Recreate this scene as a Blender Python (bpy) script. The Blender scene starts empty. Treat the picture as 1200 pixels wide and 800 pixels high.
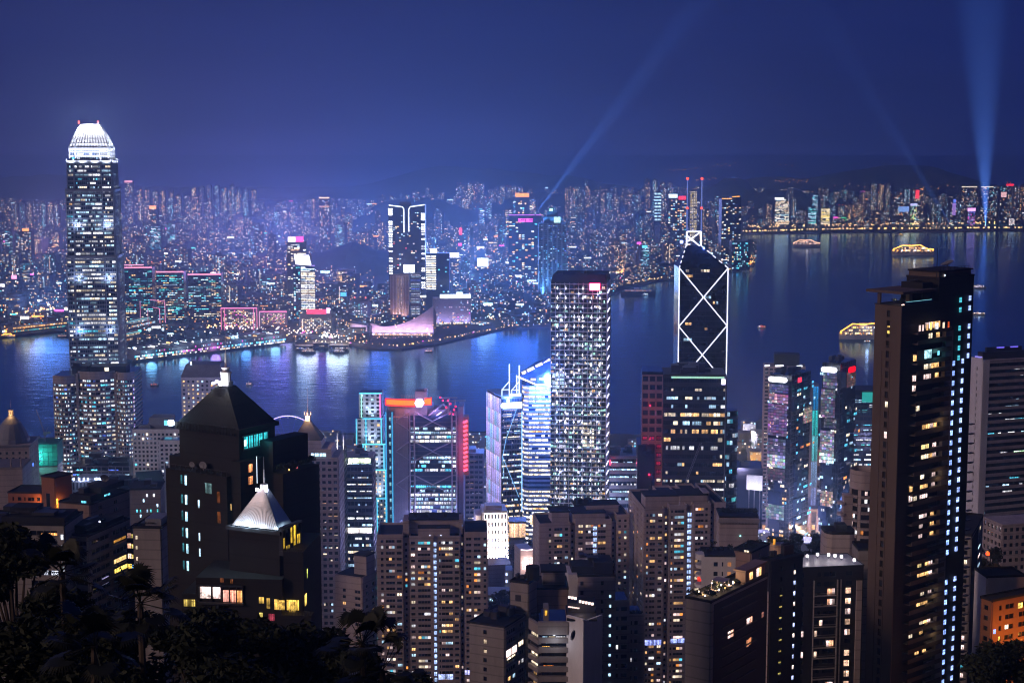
import bpy, bmesh, math, random
from mathutils import Vector, Matrix, noise
R = math.radians
rnd = random.Random(7)
SC = bpy.context.scene
COL = SC.collection

# ------------------------------------------------------------------ camera, sky, sun, exposure
CAM_Z = 397.0
F = 1880.0                     # focal length in photo pixels (photo is 1200 wide)
PITCH = math.atan(235.0 / F)
cp, sp = math.cos(PITCH), math.sin(PITCH)
cam_data = bpy.data.cameras.new('camera')
cam = bpy.data.objects.new('camera', cam_data)
COL.objects.link(cam)
cam.location = (0, 0, CAM_Z)
cam.rotation_euler = (math.pi / 2 - PITCH, 0, 0)
cam_data.sensor_width = 36.0
cam_data.lens = 36.0 * F / 1200.0
cam_data.clip_start = 1.0
cam_data.clip_end = 60000.0
SC.camera = cam

SUN_ELEV, SUN_AZ = R(20), R(234)      # dim warm glow of the lit peak behind and left of the viewer
world = bpy.data.worlds.new('World')
SC.world = world
world.use_nodes = True
wn, wl = world.node_tree.nodes, world.node_tree.links
wn.clear()
w_out = wn.new('ShaderNodeOutputWorld')
w_bg = wn.new('ShaderNodeBackground')
w_sky = wn.new('ShaderNodeTexSky')
w_sky.sky_type = 'NISHITA'
w_sky.sun_disc = False
w_sky.sun_elevation = SUN_ELEV
w_sky.sun_rotation = SUN_AZ
w_dim = wn.new('ShaderNodeMix'); w_dim.data_type = 'RGBA'; w_dim.blend_type = 'MULTIPLY'
w_dim.inputs[0].default_value = 1.0
w_dim.inputs[7].default_value = (0.0003, 0.0004, 0.0010, 1)
wl.new(w_sky.outputs[0], w_dim.inputs[6])
w_tc = wn.new('ShaderNodeTexCoord')
w_sep = wn.new('ShaderNodeSeparateXYZ')
wl.new(w_tc.outputs['Generated'], w_sep.inputs[0])
w_ramp = wn.new('ShaderNodeValToRGB')      # city glow: horizon band fading up; added unseen blue band above lights water and haze
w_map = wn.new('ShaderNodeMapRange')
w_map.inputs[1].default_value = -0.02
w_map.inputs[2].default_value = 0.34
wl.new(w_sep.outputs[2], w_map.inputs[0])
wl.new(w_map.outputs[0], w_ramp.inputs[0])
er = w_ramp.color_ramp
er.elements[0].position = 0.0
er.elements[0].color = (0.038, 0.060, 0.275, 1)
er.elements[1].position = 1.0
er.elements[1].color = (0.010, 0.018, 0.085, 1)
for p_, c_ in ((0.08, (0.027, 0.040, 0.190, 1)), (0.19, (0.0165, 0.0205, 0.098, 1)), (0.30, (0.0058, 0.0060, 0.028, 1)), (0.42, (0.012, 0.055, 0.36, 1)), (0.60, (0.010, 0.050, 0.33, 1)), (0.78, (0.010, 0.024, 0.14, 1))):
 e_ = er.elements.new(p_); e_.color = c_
# a purple cast towards the left of the view, bluer and darker to the right
w_cast = wn.new('ShaderNodeMapRange')
w_cast.inputs[1].default_value = -0.30
w_cast.inputs[2].default_value = 0.32
wl.new(w_sep.outputs[0], w_cast.inputs[0])
w_tint = wn.new('ShaderNodeMix'); w_tint.data_type = 'RGBA'
w_tint.inputs[6].default_value = (1.55, 1.06, 0.95, 1)
w_tint.inputs[7].default_value = (0.66, 0.86, 1.0, 1)
wl.new(w_cast.outputs[0], w_tint.inputs[0])
w_mul = wn.new('ShaderNodeMix'); w_mul.data_type = 'RGBA'; w_mul.blend_type = 'MULTIPLY'
w_mul.inputs[0].default_value = 1.0
wl.new(w_ramp.outputs[0], w_mul.inputs[6])
wl.new(w_tint.outputs[2], w_mul.inputs[7])
# faint soft cloud
w_noise = wn.new('ShaderNodeTexNoise')
w_noise.inputs['Scale'].default_value = 5.0
w_noise.inputs['Detail'].default_value = 5.0
w_vm = wn.new('ShaderNodeVectorMath'); w_vm.operation = 'MULTIPLY'
w_vm.inputs[1].default_value = (1.0, 1.0, 9.0)
wl.new(w_tc.outputs['Generated'], w_vm.inputs[0])
wl.new(w_vm.outputs[0], w_noise.inputs['Vector'])
w_nr = wn.new('ShaderNodeMapRange')
w_nr.inputs[1].default_value = 0.3; w_nr.inputs[2].default_value = 0.7
w_nr.inputs[3].default_value = 0.74; w_nr.inputs[4].default_value = 1.26
wl.new(w_noise.outputs['Fac'], w_nr.inputs[0])
w_cl = wn.new('ShaderNodeMix'); w_cl.data_type = 'RGBA'; w_cl.blend_type = 'MULTIPLY'
w_cl.inputs[0].default_value = 1.0
wl.new(w_mul.outputs[2], w_cl.inputs[6])
wl.new(w_nr.outputs[0], w_cl.inputs[7])
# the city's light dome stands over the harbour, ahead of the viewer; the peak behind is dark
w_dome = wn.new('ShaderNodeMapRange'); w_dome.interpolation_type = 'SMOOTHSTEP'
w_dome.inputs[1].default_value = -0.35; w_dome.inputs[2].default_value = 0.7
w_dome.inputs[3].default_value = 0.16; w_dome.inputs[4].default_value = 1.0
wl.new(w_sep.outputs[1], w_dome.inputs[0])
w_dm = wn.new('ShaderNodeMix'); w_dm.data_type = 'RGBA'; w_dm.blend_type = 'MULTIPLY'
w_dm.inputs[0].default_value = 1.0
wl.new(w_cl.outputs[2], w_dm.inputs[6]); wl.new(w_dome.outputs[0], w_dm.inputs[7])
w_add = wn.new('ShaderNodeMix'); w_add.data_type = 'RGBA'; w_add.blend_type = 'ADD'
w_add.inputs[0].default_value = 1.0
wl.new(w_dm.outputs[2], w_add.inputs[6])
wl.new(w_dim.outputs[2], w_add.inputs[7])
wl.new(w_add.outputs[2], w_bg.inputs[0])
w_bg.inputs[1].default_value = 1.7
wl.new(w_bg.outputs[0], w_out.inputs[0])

sun_d = bpy.data.lights.new('sun', 'SUN')
sun_d.energy = 1.05
sun_d.angle = R(6)
sun_d.color = (1.0, 0.66, 0.55)
sun = bpy.data.objects.new('sun', sun_d)
COL.objects.link(sun)
_sd = Vector((math.sin(SUN_AZ) * math.cos(SUN_ELEV), math.cos(SUN_AZ) * math.cos(SUN_ELEV), math.sin(SUN_ELEV)))
sun.rotation_euler = _sd.to_track_quat('Z', 'Y').to_euler()

vs = SC.view_settings
vs.view_transform = 'Standard'
vs.look = 'None'
vs.exposure = 0.0
vs.gamma = 1.0
vs.use_curve_mapping = False
SC.render.engine = 'CYCLES'
cy = SC.cycles
cy.max_bounces = 6
cy.diffuse_bounces = 2
cy.glossy_bounces = 3
cy.transmission_bounces = 2
cy.transparent_max_bounces = 8
cy.volume_bounces = 0
cy.use_denoising = True
SC.cycles.filter_width = 1.15
cy.sample_clamp_indirect = 6.0
cy.caustics_reflective = False
cy.caustics_refractive = False

# ------------------------------------------------------------------ photo geometry helpers
def ray(px, py):
 u, v = (px - 600.0) / F, (400.0 - py) / F
 return Vector((u, cp + v * sp, -sp + v * cp))

def at(px, py, Y):
 """World point seen at a photo pixel at a ground distance Y."""
 d = ray(px, py); t = Y / d.y
 return Vector((d.x * t, Y, CAM_Z + d.z * t))

def gnd(px, py, z=0.0):
 """World point where the line of sight through a pixel meets the level z."""
 d = ray(px, py); t = (z - CAM_Z) / d.z
 return Vector((d.x * t, d.y * t, z))

def proj(p):
 d = Vector(p) - Vector((0, 0, CAM_Z))
 zc = d.y * cp - d.z * sp
 return 600 + F * d.x / zc, 400 - F * (d.y * sp + d.z * cp) / zc

def solve_px(P, d, px):
 """distance s along d from P so that the point projects to column px"""
 k = (px - 600.0) / F
    # (P.x+s d.x) = k * ((P.y+s d.y) cp - (P.z-CAM+s d.z) sp)
 num = k * (P.y * cp - (P.z - CAM_Z) * sp) - P.x
 den = d.x - k * (d.y * cp - d.z * sp)
 return num / den

# ------------------------------------------------------------------ materials
MAT = {}
def new_mat(name):
 m = bpy.data.materials.new(name); m.use_nodes = True
 MAT[name] = m
 return m, m.node_tree.nodes, m.node_tree.links, m.node_tree.nodes['Principled BSDF']

def plain(name, col, rough=0.7, metal=0.0, var=0.18, scale=0.15, bump=0.0, spec=0.4, streak=1.0, joint=0.0):
 """Surface with uneven tone: dirt blotches from noise in object space."""
 m, n, l, b = new_mat(name)
 tc = n.new('ShaderNodeTexCoord')
 vm = n.new('ShaderNodeVectorMath'); vm.operation = 'MULTIPLY'
 vm.inputs[1].default_value = (1, 1, streak)
 nz = n.new('ShaderNodeTexNoise'); nz.inputs['Scale'].default_value = scale; nz.inputs['Detail'].default_value = 6
 nz.inputs['Roughness'].default_value = 0.65
 l.new(tc.outputs['Object'], vm.inputs[0]); l.new(vm.outputs[0], nz.inputs['Vector'])
 mr = n.new('ShaderNodeMapRange')
 mr.inputs[1].default_value = 0.25; mr.inputs[2].default_value = 0.75
 mr.inputs[3].default_value = 1 - var; mr.inputs[4].default_value = 1 + var
 l.new(nz.outputs['Fac'], mr.inputs[0])
 mx = n.new('ShaderNodeMix'); mx.data_type = 'RGBA'; mx.blend_type = 'MULTIPLY'
 mx.inputs[0].default_value = 1.0
 mx.inputs[6].default_value = (*col, 1)
 l.new(mr.outputs[0], mx.inputs[7])
 c = mx.outputs[2]
 if joint:      # floor joints: a thin dirty line at every storey
  sz = n.new('ShaderNodeSeparateXYZ'); l.new(tc.outputs['Object'], sz.inputs[0])
  md = n.new('ShaderNodeMath'); md.operation = 'FLOORED_MODULO'; md.inputs[1].default_value = joint; l.new(sz.outputs[2], md.inputs[0])
  jr = n.new('ShaderNodeMapRange'); jr.inputs[1].default_value = 0.10; jr.inputs[2].default_value = 0.5; jr.inputs[3].default_value = 0.62; l.new(md.outputs[0], jr.inputs[0])
  jm = n.new('ShaderNodeMix'); jm.data_type = 'RGBA'; jm.blend_type = 'MULTIPLY'; jm.inputs[0].default_value = 1.0
  l.new(c, jm.inputs[6]); l.new(jr.outputs[0], jm.inputs[7]); c = jm.outputs[2]
 l.new(c, b.inputs['Base Color'])
 b.inputs['Roughness'].default_value = rough
 b.inputs['Metallic'].default_value = metal
 b.inputs['Specular IOR Level'].default_value = spec
 if bump:
  bp = n.new('ShaderNodeBump'); bp.inputs['Strength'].default_value = bump; bp.inputs['Distance'].default_value = 0.2
  l.new(nz.outputs['Fac'], bp.inputs['Height']); l.new(bp.outputs[0], b.inputs['Normal'])
 return m

def glow_mat(name, source, var=0.0, sampling='NONE', scale=1.0):
 """Something that gives off light. source: 'OBJECT' (object colour) or 'Col' (per-face colour) or an RGB tuple."""
 m, n, l, b = new_mat(name)
 n.remove(b)
 out = [x for x in n if x.type == 'OUTPUT_MATERIAL'][0]
 em = n.new('ShaderNodeEmission')
 l.new(em.outputs[0], out.inputs[0])
 if source == 'OBJECT':
  oi = n.new('ShaderNodeObjectInfo'); c = oi.outputs['Color']
 elif source == 'Col':
  at_ = n.new('ShaderNodeAttribute'); at_.attribute_name = 'Col'; c = at_.outputs['Color']
 else:
  rg = n.new('ShaderNodeRGB'); rg.outputs[0].default_value = (*source, 1); c = rg.outputs[0]
 if var:
  tc = n.new('ShaderNodeTexCoord')
  geo = n.new('ShaderNodeNewGeometry')
  nz = n.new('ShaderNodeTexNoise'); nz.inputs['Scale'].default_value = scale; nz.inputs['Detail'].default_value = 3
  nz.inputs['Roughness'].default_value = 0.7
  l.new(geo.outputs['Position'], nz.inputs['Vector'])
  mr = n.new('ShaderNodeMapRange')
  mr.inputs[1].default_value = 0.3; mr.inputs[2].default_value = 0.7
  mr.inputs[3].default_value = 1 - var; mr.inputs[4].default_value = 1 + var
  l.new(nz.outputs['Fac'], mr.inputs[0])
  mx = n.new('ShaderNodeMix'); mx.data_type = 'RGBA'; mx.blend_type = 'MULTIPLY'
  mx.inputs[0].default_value = 1.0
  l.new(c, mx.inputs[6]); l.new(mr.outputs[0], mx.inputs[7])
  c = mx.outputs[2]
 if source == 'OBJECT' and var:      # room pattern in the glow: centre mullion, curtains, ceiling-lamp light painted towards the top
  sx = n.new('ShaderNodeSeparateXYZ'); l.new(tc.outputs['Object'], sx.inputs[0])
  def mth(op, a, b_=0.0):
   q = n.new('ShaderNodeMath'); q.operation = op
   for i_, v_ in enumerate((a, b_)):
    if isinstance(v_, float): q.inputs[i_].default_value = v_
    else: l.new(v_, q.inputs[i_])
   return q.outputs[0]
  mull = mth('MULTIPLY_ADD', mth('GREATER_THAN', mth('ABSOLUTE', mth('SUBTRACT', sx.outputs[0], 0.5)), 0.05), 0.7); mull.node.inputs[2].default_value = 0.3
  wn_ = n.new('ShaderNodeTexNoise'); wn_.noise_dimensions = '1D'; wn_.inputs['Scale'].default_value = 2.6
  l.new(mth('ADD', sx.outputs[0], mth('MULTIPLY', oi.outputs['Random'], 77.0)), wn_.inputs['W'])
  cur = mth('MULTIPLY_ADD', mth('GREATER_THAN', wn_.outputs['Fac'], 0.5), 0.6); cur.node.inputs[2].default_value = 0.55
  ceil_ = mth('MULTIPLY_ADD', sx.outputs[2], 0.6); ceil_.node.inputs[2].default_value = 0.7
  k_ = mth('MULTIPLY', mth('MULTIPLY', mull, cur), mth('MULTIPLY', ceil_, 1.5))
  m2 = n.new('ShaderNodeMix'); m2.data_type = 'RGBA'; m2.blend_type = 'MULTIPLY'; m2.inputs[0].default_value = 1.0
  l.new(c, m2.inputs[6]); l.new(k_, m2.inputs[7]); c = m2.outputs[2]
 l.new(c, em.inputs[0])
 em.inputs[1].default_value = 1.0
 try: m.cycles.emission_sampling = sampling
 except Exception: pass
 return m

plain('concrete', (0.30, 0.27, 0.26), 0.85, streak=0.25, var=0.32, joint=3.0)
plain('pale_tile', (0.44, 0.37, 0.36), 0.6, streak=0.2, var=0.28, joint=3.1)
plain('brown_tile', (0.30, 0.20, 0.16), 0.7, streak=0.2, var=0.3, joint=3.0)
plain('red_render', (0.32, 0.13, 0.07), 0.85)
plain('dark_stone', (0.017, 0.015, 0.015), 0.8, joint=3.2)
plain('dark_roof', (0.016, 0.016, 0.020), 0.9, var=0.35)
plain('white_wall', (0.70, 0.68, 0.70), 0.7, streak=0.25)
plain('grey_panel', (0.22, 0.22, 0.25), 0.5)
plain('steel', (0.30, 0.31, 0.35), 0.35, metal=0.6)
plain('silver_panel', (0.45, 0.46, 0.52), 0.35, metal=0.5)
plain('dark_steel', (0.05, 0.05, 0.06), 0.5, metal=0.4)
plain('glass', (0.012, 0.016, 0.026), 0.12, var=0.3, spec=0.6)
plain('blue_glass', (0.02, 0.035, 0.075), 0.15, var=0.3, spec=0.6)
plain('teal_net', (0.02, 0.16, 0.14), 0.8)
plain('asphalt', (0.045, 0.045, 0.048), 0.85, var=0.3)
plain('paving', (0.16, 0.155, 0.15), 0.85, var=0.25, scale=0.05)
plain('soil', (0.035, 0.04, 0.025), 0.95, var=0.5, scale=0.03, bump=0.6)
plain('hill_scrub', (0.030, 0.045, 0.028), 0.95, var=0.6, scale=0.012)
plain('foliage', (0.018, 0.026, 0.012), 0.75, var=0.5, scale=0.8)
plain('umber', (0.13, 0.095, 0.075), 0.85, streak=0.2)
plain('palm_leaf', (0.016, 0.020, 0.010), 0.6, var=0.5, scale=1.5)
plain('bark', (0.07, 0.055, 0.045), 0.9, var=0.4, scale=2.0)
plain('hull_white', (0.65, 0.66, 0.70), 0.5)
plain('hull_dark', (0.05, 0.06, 0.09), 0.5)
plain('far_wall', (0.13, 0.13, 0.16), 0.85, var=0.3, scale=0.02)
plain('far_wall_dark', (0.055, 0.06, 0.08), 0.7, var=0.3, scale=0.02)
plain('far_wall_pale', (0.21, 0.19, 0.21), 0.85, var=0.3, scale=0.02)
glow_mat('lit_window', 'OBJECT', var=0.8, scale=1.1)
glow_mat('lit_cells', 'Col', var=0.45, scale=0.35)
glow_mat('lamp', 'Col')
glow_mat('neon', 'OBJECT')

# ------------------------------------------------------------------ mesh builder
class MB:
 def __init__(s):
  s.v, s.f, s.m, s.c = [], [], [], []
 def face(s, pts, mat=0, col=(0, 0, 0)):
  i = len(s.v); s.v.extend([tuple(p) for p in pts]); s.f.append(tuple(range(i, i + len(pts))))
  s.m.append(mat); s.c.append(col)
  return s
 def box(s, x0, y0, z0, x1, y1, z1, mat=0, col=(0, 0, 0), bottom=False):
  a = [(x0, y0, z0), (x1, y0, z0), (x1, y1, z0), (x0, y1, z0), (x0, y0, z1), (x1, y0, z1), (x1, y1, z1), (x0, y1, z1)]
  for q in ((0, 1, 5, 4), (1, 2, 6, 5), (2, 3, 7, 6), (3, 0, 4, 7), (4, 5, 6, 7)) + (((3, 2, 1, 0),) if bottom else ()):
   s.face([a[k] for k in q], mat, col)
  return s
 def prism(s, poly, z0, z1, mat=0, col=(0, 0, 0), top=True, topmat=None, zfun=None):
  n = len(poly)
  zt = [(zfun(p) if zfun else z1) for p in poly]
  for i in range(n):
   a, b = poly[i], poly[(i + 1) % n]
   s.face([(a[0], a[1], z0), (b[0], b[1], z0), (b[0], b[1], zt[(i + 1) % n]), (a[0], a[1], zt[i])], mat, col)
  if top: s.face([(p[0], p[1], zt[i]) for i, p in enumerate(poly)], mat if topmat is None else topmat, col)
  return s
 def cone(s, poly, z0, poly2, z1, mat=0, col=(0, 0, 0), top=True):
  n = len(poly)
  for i in range(n):
   j = (i + 1) % n
   s.face([(*poly[i], z0), (*poly[j], z0), (*poly2[j], z1), (*poly2[i], z1)], mat, col)
  if top: s.face([(*p, z1) for p in poly2], mat, col)
  return s
 def tube(s, pts, r, mat=0, col=(0, 0, 0), n=6, r2=None):
  """a swept tube through points; r to r2 linearly"""
  pts = [Vector(p) for p in pts]
  rings = []
  for i, p in enumerate(pts):
   if i == 0: d = pts[1] - pts[0]
   elif i == len(pts) - 1: d = pts[-1] - pts[-2]
   else: d = pts[i + 1] - pts[i - 1]
   d.normalize()
   a = d.orthogonal().normalized() if i == 0 or rings is None else (prev_a - d * prev_a.dot(d)).normalized()
   prev_a = a
   b = d.cross(a)
   rr = r if r2 is None else r + (r2 - r) * i / (len(pts) - 1)
   rings.append([p + (a * math.cos(t) + b * math.sin(t)) * rr for t in [2 * math.pi * k / n for k in range(n)]])
  for i in range(len(rings) - 1):
   for k in range(n):
    s.face([rings[i][k], rings[i][(k + 1) % n], rings[i + 1][(k + 1) % n], rings[i + 1][k]], mat, col)
  s.face(rings[0][::-1], mat, col); s.face(rings[-1], mat, col)
  return s
 def build(s, name, mats, parent=None, smooth=False, loc=None):
  me = bpy.data.meshes.new(name)
  me.from_pydata(s.v, [], s.f)
  if isinstance(mats, (str,)): mats = [mats]
  for k in mats: me.materials.append(MAT[k])
  me.polygons.foreach_set('material_index', s.m)
  if any(c != (0, 0, 0) for c in s.c):
   ca = me.color_attributes.new('Col', 'FLOAT_COLOR', 'CORNER')
   buf = []
   for f, c in zip(s.f, s.c): buf.extend([c[0], c[1], c[2], 1.0] * len(f))
   ca.data.foreach_set('color', buf)
  if smooth: me.polygons.foreach_set('use_smooth', [True] * len(s.f))
  me.update()
  o = bpy.data.objects.new(name, me)
  COL.objects.link(o)
  if parent is not None: o.parent = parent
  if loc is not None: o.location = loc
  return o

def ngon(cx, cy_, r, n=12, a0=0.0, ry=None):
 return [(cx + r * math.cos(a0 + 2 * math.pi * k / n), cy_ + (ry or r) * math.sin(a0 + 2 * math.pi * k / n)) for k in range(n)]

def tag(o, label=None, cat=None, group=None, kind=None):
 if label: o['label'] = label
 if cat: o['category'] = cat
 if group: o['group'] = group
 if kind: o['kind'] = kind
 return o

def thing(name, label, cat, loc, yaw=0.0, group=None):
 o = bpy.data.objects.new(name, None)
 COL.objects.link(o)
 o.empty_display_size = 2
 o.location = loc; o.rotation_euler = (0, 0, yaw)
 return tag(o, label, cat, group)

def scl(c, k): return (c[0] * k, c[1] * k, c[2] * k)
# light colours (linear)
WARM, WWHITE, WHITE, COOL = (1.0, 0.55, 0.20), (1.0, 0.82, 0.58), (0.95, 0.95, 1.0), (0.50, 0.78, 1.0)
CYAN, ORANGE, PINKW, TEAL = (0.10, 0.62, 0.85), (1.0, 0.33, 0.06), (1.0, 0.72, 0.68), (0.08, 0.55, 0.55)
RED, MAG, BLUE, YEL = (1.0, 0.03, 0.06), (1.0, 0.10, 0.65), (0.12, 0.22, 1.0), (1.0, 0.72, 0.14)
def pick(pal, r=rnd):
 t = r.random() * sum(p[1] for p in pal)
 for c, w in pal:
  t -= w
  if t <= 0: return c
 return pal[-1][0]
P_HOME = [(WARM, 2.5), (WWHITE, 3), (PINKW, 2), (WHITE, 1.5), (COOL, 1.3), (ORANGE, 1), (CYAN, 0.5)]
P_OFFICE = [(WHITE, 3), (COOL, 3), (WWHITE, 2.5), (CYAN, 0.6), (WARM, 0.4)]
P_WARMOFF = [(WWHITE, 4), (WARM, 1.5), (WHITE, 2), (COOL, 0.7)]
P_COOLOFF = [(COOL, 4), (WHITE, 2), (CYAN, 2), (TEAL, 1.5)]
P_FAR = [(WARM, 3), (WWHITE, 3), (COOL, 2.5), (WHITE, 1.5), (CYAN, 1.0), (ORANGE, 1.2)]

# ------------------------------------------------------------------ windows
_qm = {}
def window_mesh():
 if 'q' not in _qm:
  me = bpy.data.meshes.new('window')
        # pane with a slim raised rim: unit square in x/z, faces -y
  v = [(0, 0, 0), (1, 0, 0), (1, 0, 1), (0, 0, 1), (0, 0.06, 0), (1, 0.06, 0), (1, 0.06, 1), (0, 0.06, 1)]
  f = [(0, 1, 2, 3), (1, 5, 6, 2), (3, 2, 6, 7), (4, 0, 3, 7), (0, 4, 5, 1)]
  me.from_pydata(v, [], f)
  me.materials.append(MAT['lit_window'])
  me.update()
  _qm['q'] = me
 return _qm['q']

class Face:
 """One vertical face of a building in its local frame: corner p, direction u (unit, local), width w; outward is u turned right."""
 def __init__(s, p, u, w):
  s.p, s.u, s.w = Vector((p[0], p[1], 0)), Vector((u[0], u[1], 0)).normalized(), w
  s.n = Vector((s.u.y, -s.u.x, 0))
  s.ang = math.atan2(s.u.y, s.u.x)
 def pt(s, x, z, out=0.0):
  q = s.p + s.u * x + s.n * out
  return Vector((q.x, q.y, z))
 def slab(s, mb, x0, x1, z0, z1, out, mat=0, col=(0, 0, 0), inn=0.0):
  a, b, c, d = s.pt(x0, 0, inn), s.pt(x1, 0, inn), s.pt(x1, 0, out), s.pt(x0, 0, out)
  P = lambda q, z: (q.x, q.y, z)
  mb.face([P(d, z0), P(c, z0), P(c, z1), P(d, z1)], mat, col)
  mb.face([P(c, z0), P(b, z0), P(b, z1), P(c, z1)], mat, col)
  mb.face([P(a, z0), P(d, z0), P(d, z1), P(a, z1)], mat, col)
  mb.face([P(d, z1), P(c, z1), P(b, z1), P(a, z1)], mat, col)
  mb.face([P(a, z0), P(b, z0), P(c, z0), P(d, z0)], mat, col)
 def quad(s, mb, x0, x1, z0, z1, out, mat=0, col=(0, 0, 0)):
  mb.face([s.pt(x0, z0, out), s.pt(x1, z0, out), s.pt(x1, z1, out), s.pt(x0, z1, out)], mat, col)

class Lit:
 """Collects the lit windows of one thing; the largest `cap` become window parts, the rest one part."""
 def __init__(s, th, cap=80, name='window', bright=1.0):
  s.th, s.cap, s.name, s.k, s.items = th, cap, name, bright, []
 def add(s, face, x0, x1, z0, z1, out, col, mat='lit_window'):
  s.items.append((face, x0, x1, z0, z1, out, col))
 def done(s):
  s.items.sort(key=lambda t: -(t[2] - t[1]) * (t[4] - t[3]))
  for (fc, x0, x1, z0, z1, out, col) in s.items[:s.cap]:
   o = bpy.data.objects.new(s.name, window_mesh())
   COL.objects.link(o)
   o.parent = s.th
   o.location = fc.pt(x0, z0, out)
   o.rotation_euler = (0, 0, fc.ang)
   o.scale = (x1 - x0, 1, z1 - z0)
   o.color = (col[0] * s.k, col[1] * s.k, col[2] * s.k, 1)
  rest = s.items[s.cap:]
  if rest:
   mb = MB()
   for (fc, x0, x1, z0, z1, out, col) in rest: fc.quad(mb, x0, x1, z0, z1, out, 0, scl(col, s.k))
   o = mb.build(s.name, 'lit_cells', s.th)
   o['kind'] = 'stuff'

def grid_windows(lit, face, x0, x1, z0, z1, nx, nz, p=0.3, pal=P_HOME, fx=(0.15, 0.85), fz=(0.25, 0.8), out=0.05,
     runs=False, floor_var=0.5, lo=0.5, hi=1.8, r=rnd, dark=None, skip=None):
 """Lit windows at random on a grid of nx columns and nz floors; runs=True joins neighbours into strips (offices)."""
 cw, ch = (x1 - x0) / nx, (z1 - z0) / nz
 for j in range(nz):
  pf = p * (1 - floor_var + 2 * floor_var * r.random())
  fc = pick(pal, r); i = 0
  while i < nx:
   if skip and skip(i, j): i += 1; continue
   zz0, zz1 = z0 + (j + fz[0]) * ch, z0 + (j + fz[1]) * ch
   if r.random() < pf:
    n = 1
    if runs:
     while i + n < nx and r.random() < 0.35 + pf * 0.55 and n < runs: n += 1
    c = fc if (runs and r.random() < 0.7) else pick(pal, r)
    k = lo + (hi - lo) * r.random() ** 1.6
    lit.add(face, x0 + (i + fx[0]) * cw, x0 + (i + n - 1 + fx[1]) * cw, zz0, zz1, out, scl(c, k))
    i += n
   else:
    if dark is not None: face.quad(dark[0], x0 + (i + fx[0]) * cw, x0 + (i + fx[1]) * cw, zz0, zz1, out, dark[1])
    i += 1

def relief(mb, face, x0, x1, z0, z1, nx, nz, sp_h=0.35, pier=0.2, out=0.4, mat=0, first=True, last=True):
 """Spandrel bands and piers standing proud of the glass, so that windows sit back in the wall."""
 ch = (z1 - z0) / nz
 if sp_h:
  for j in range(nz + 1):
   a = z0 + j * ch - sp_h * ch / 2
   face.slab(mb, x0, x1, max(a, z0), min(a + sp_h * ch, z1), out, mat)
 if pier and nx:
  cw = (x1 - x0) / nx
  for i in range(nx + 1):
   a = x0 + i * cw - pier * cw / 2
   face.slab(mb, max(a, x0), min(a + pier * cw, x1), z0, z1, out * 1.15 + 0.01, mat)

def site(pxL, pxR, py, Y, yaw=0.0):
 """left corner, width and top of a front face seen between two columns at row py"""
 P = at(pxL, py, Y)
 d = Vector((math.cos(yaw), math.sin(yaw), 0))
 return P, solve_px(P, d, pxR)

def side_len(P, w, yaw, px, right=True):
 d = Vector((math.cos(yaw), math.sin(yaw), 0)); n = Vector((-math.sin(yaw), math.cos(yaw), 0))
 return solve_px(P + d * w if right else P, n, px)

def lamp(name, kind, loc, energy, color, size=1.0, aim=None, spot=None, blend=0.3, parent=None):
 d = bpy.data.lights.new(name, kind)
 d.energy = energy; d.color = color
 if kind in ('POINT', 'SPOT'): d.shadow_soft_size = size
 if kind == 'SPOT': d.spot_size = spot; d.spot_blend = blend
 o = bpy.data.objects.new(name, d)
 COL.objects.link(o)
 o.location = loc
 if aim is not None:
  o.rotation_euler = (Vector(loc) - Vector(aim)).to_track_quat('Z', 'Y').to_euler()
 if parent: o.parent = parent
 return o

def hg(x, y):
 """height of the island ground"""
 pts = [(-400, 396), (-20, 391), (10, 388), (60, 371), (150, 337), (300, 278), (450, 212), (600, 160), (800, 92), (1000, 46), (1200, 16), (1450, 6), (1700, 4), (9000, 4)]
 for (a, ha), (b, hb) in zip(pts, pts[1:]):
  if y <= b:
   t = max(0, (y - a) / (b - a)); h = ha + (hb - ha) * t
   break
 if h > 10: h += noise.noise(Vector((x * 0.012, y * 0.012, 3))) * min(6, h * 0.1) * min(1, max(0, (y - 100) / 100))
 return h
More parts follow.
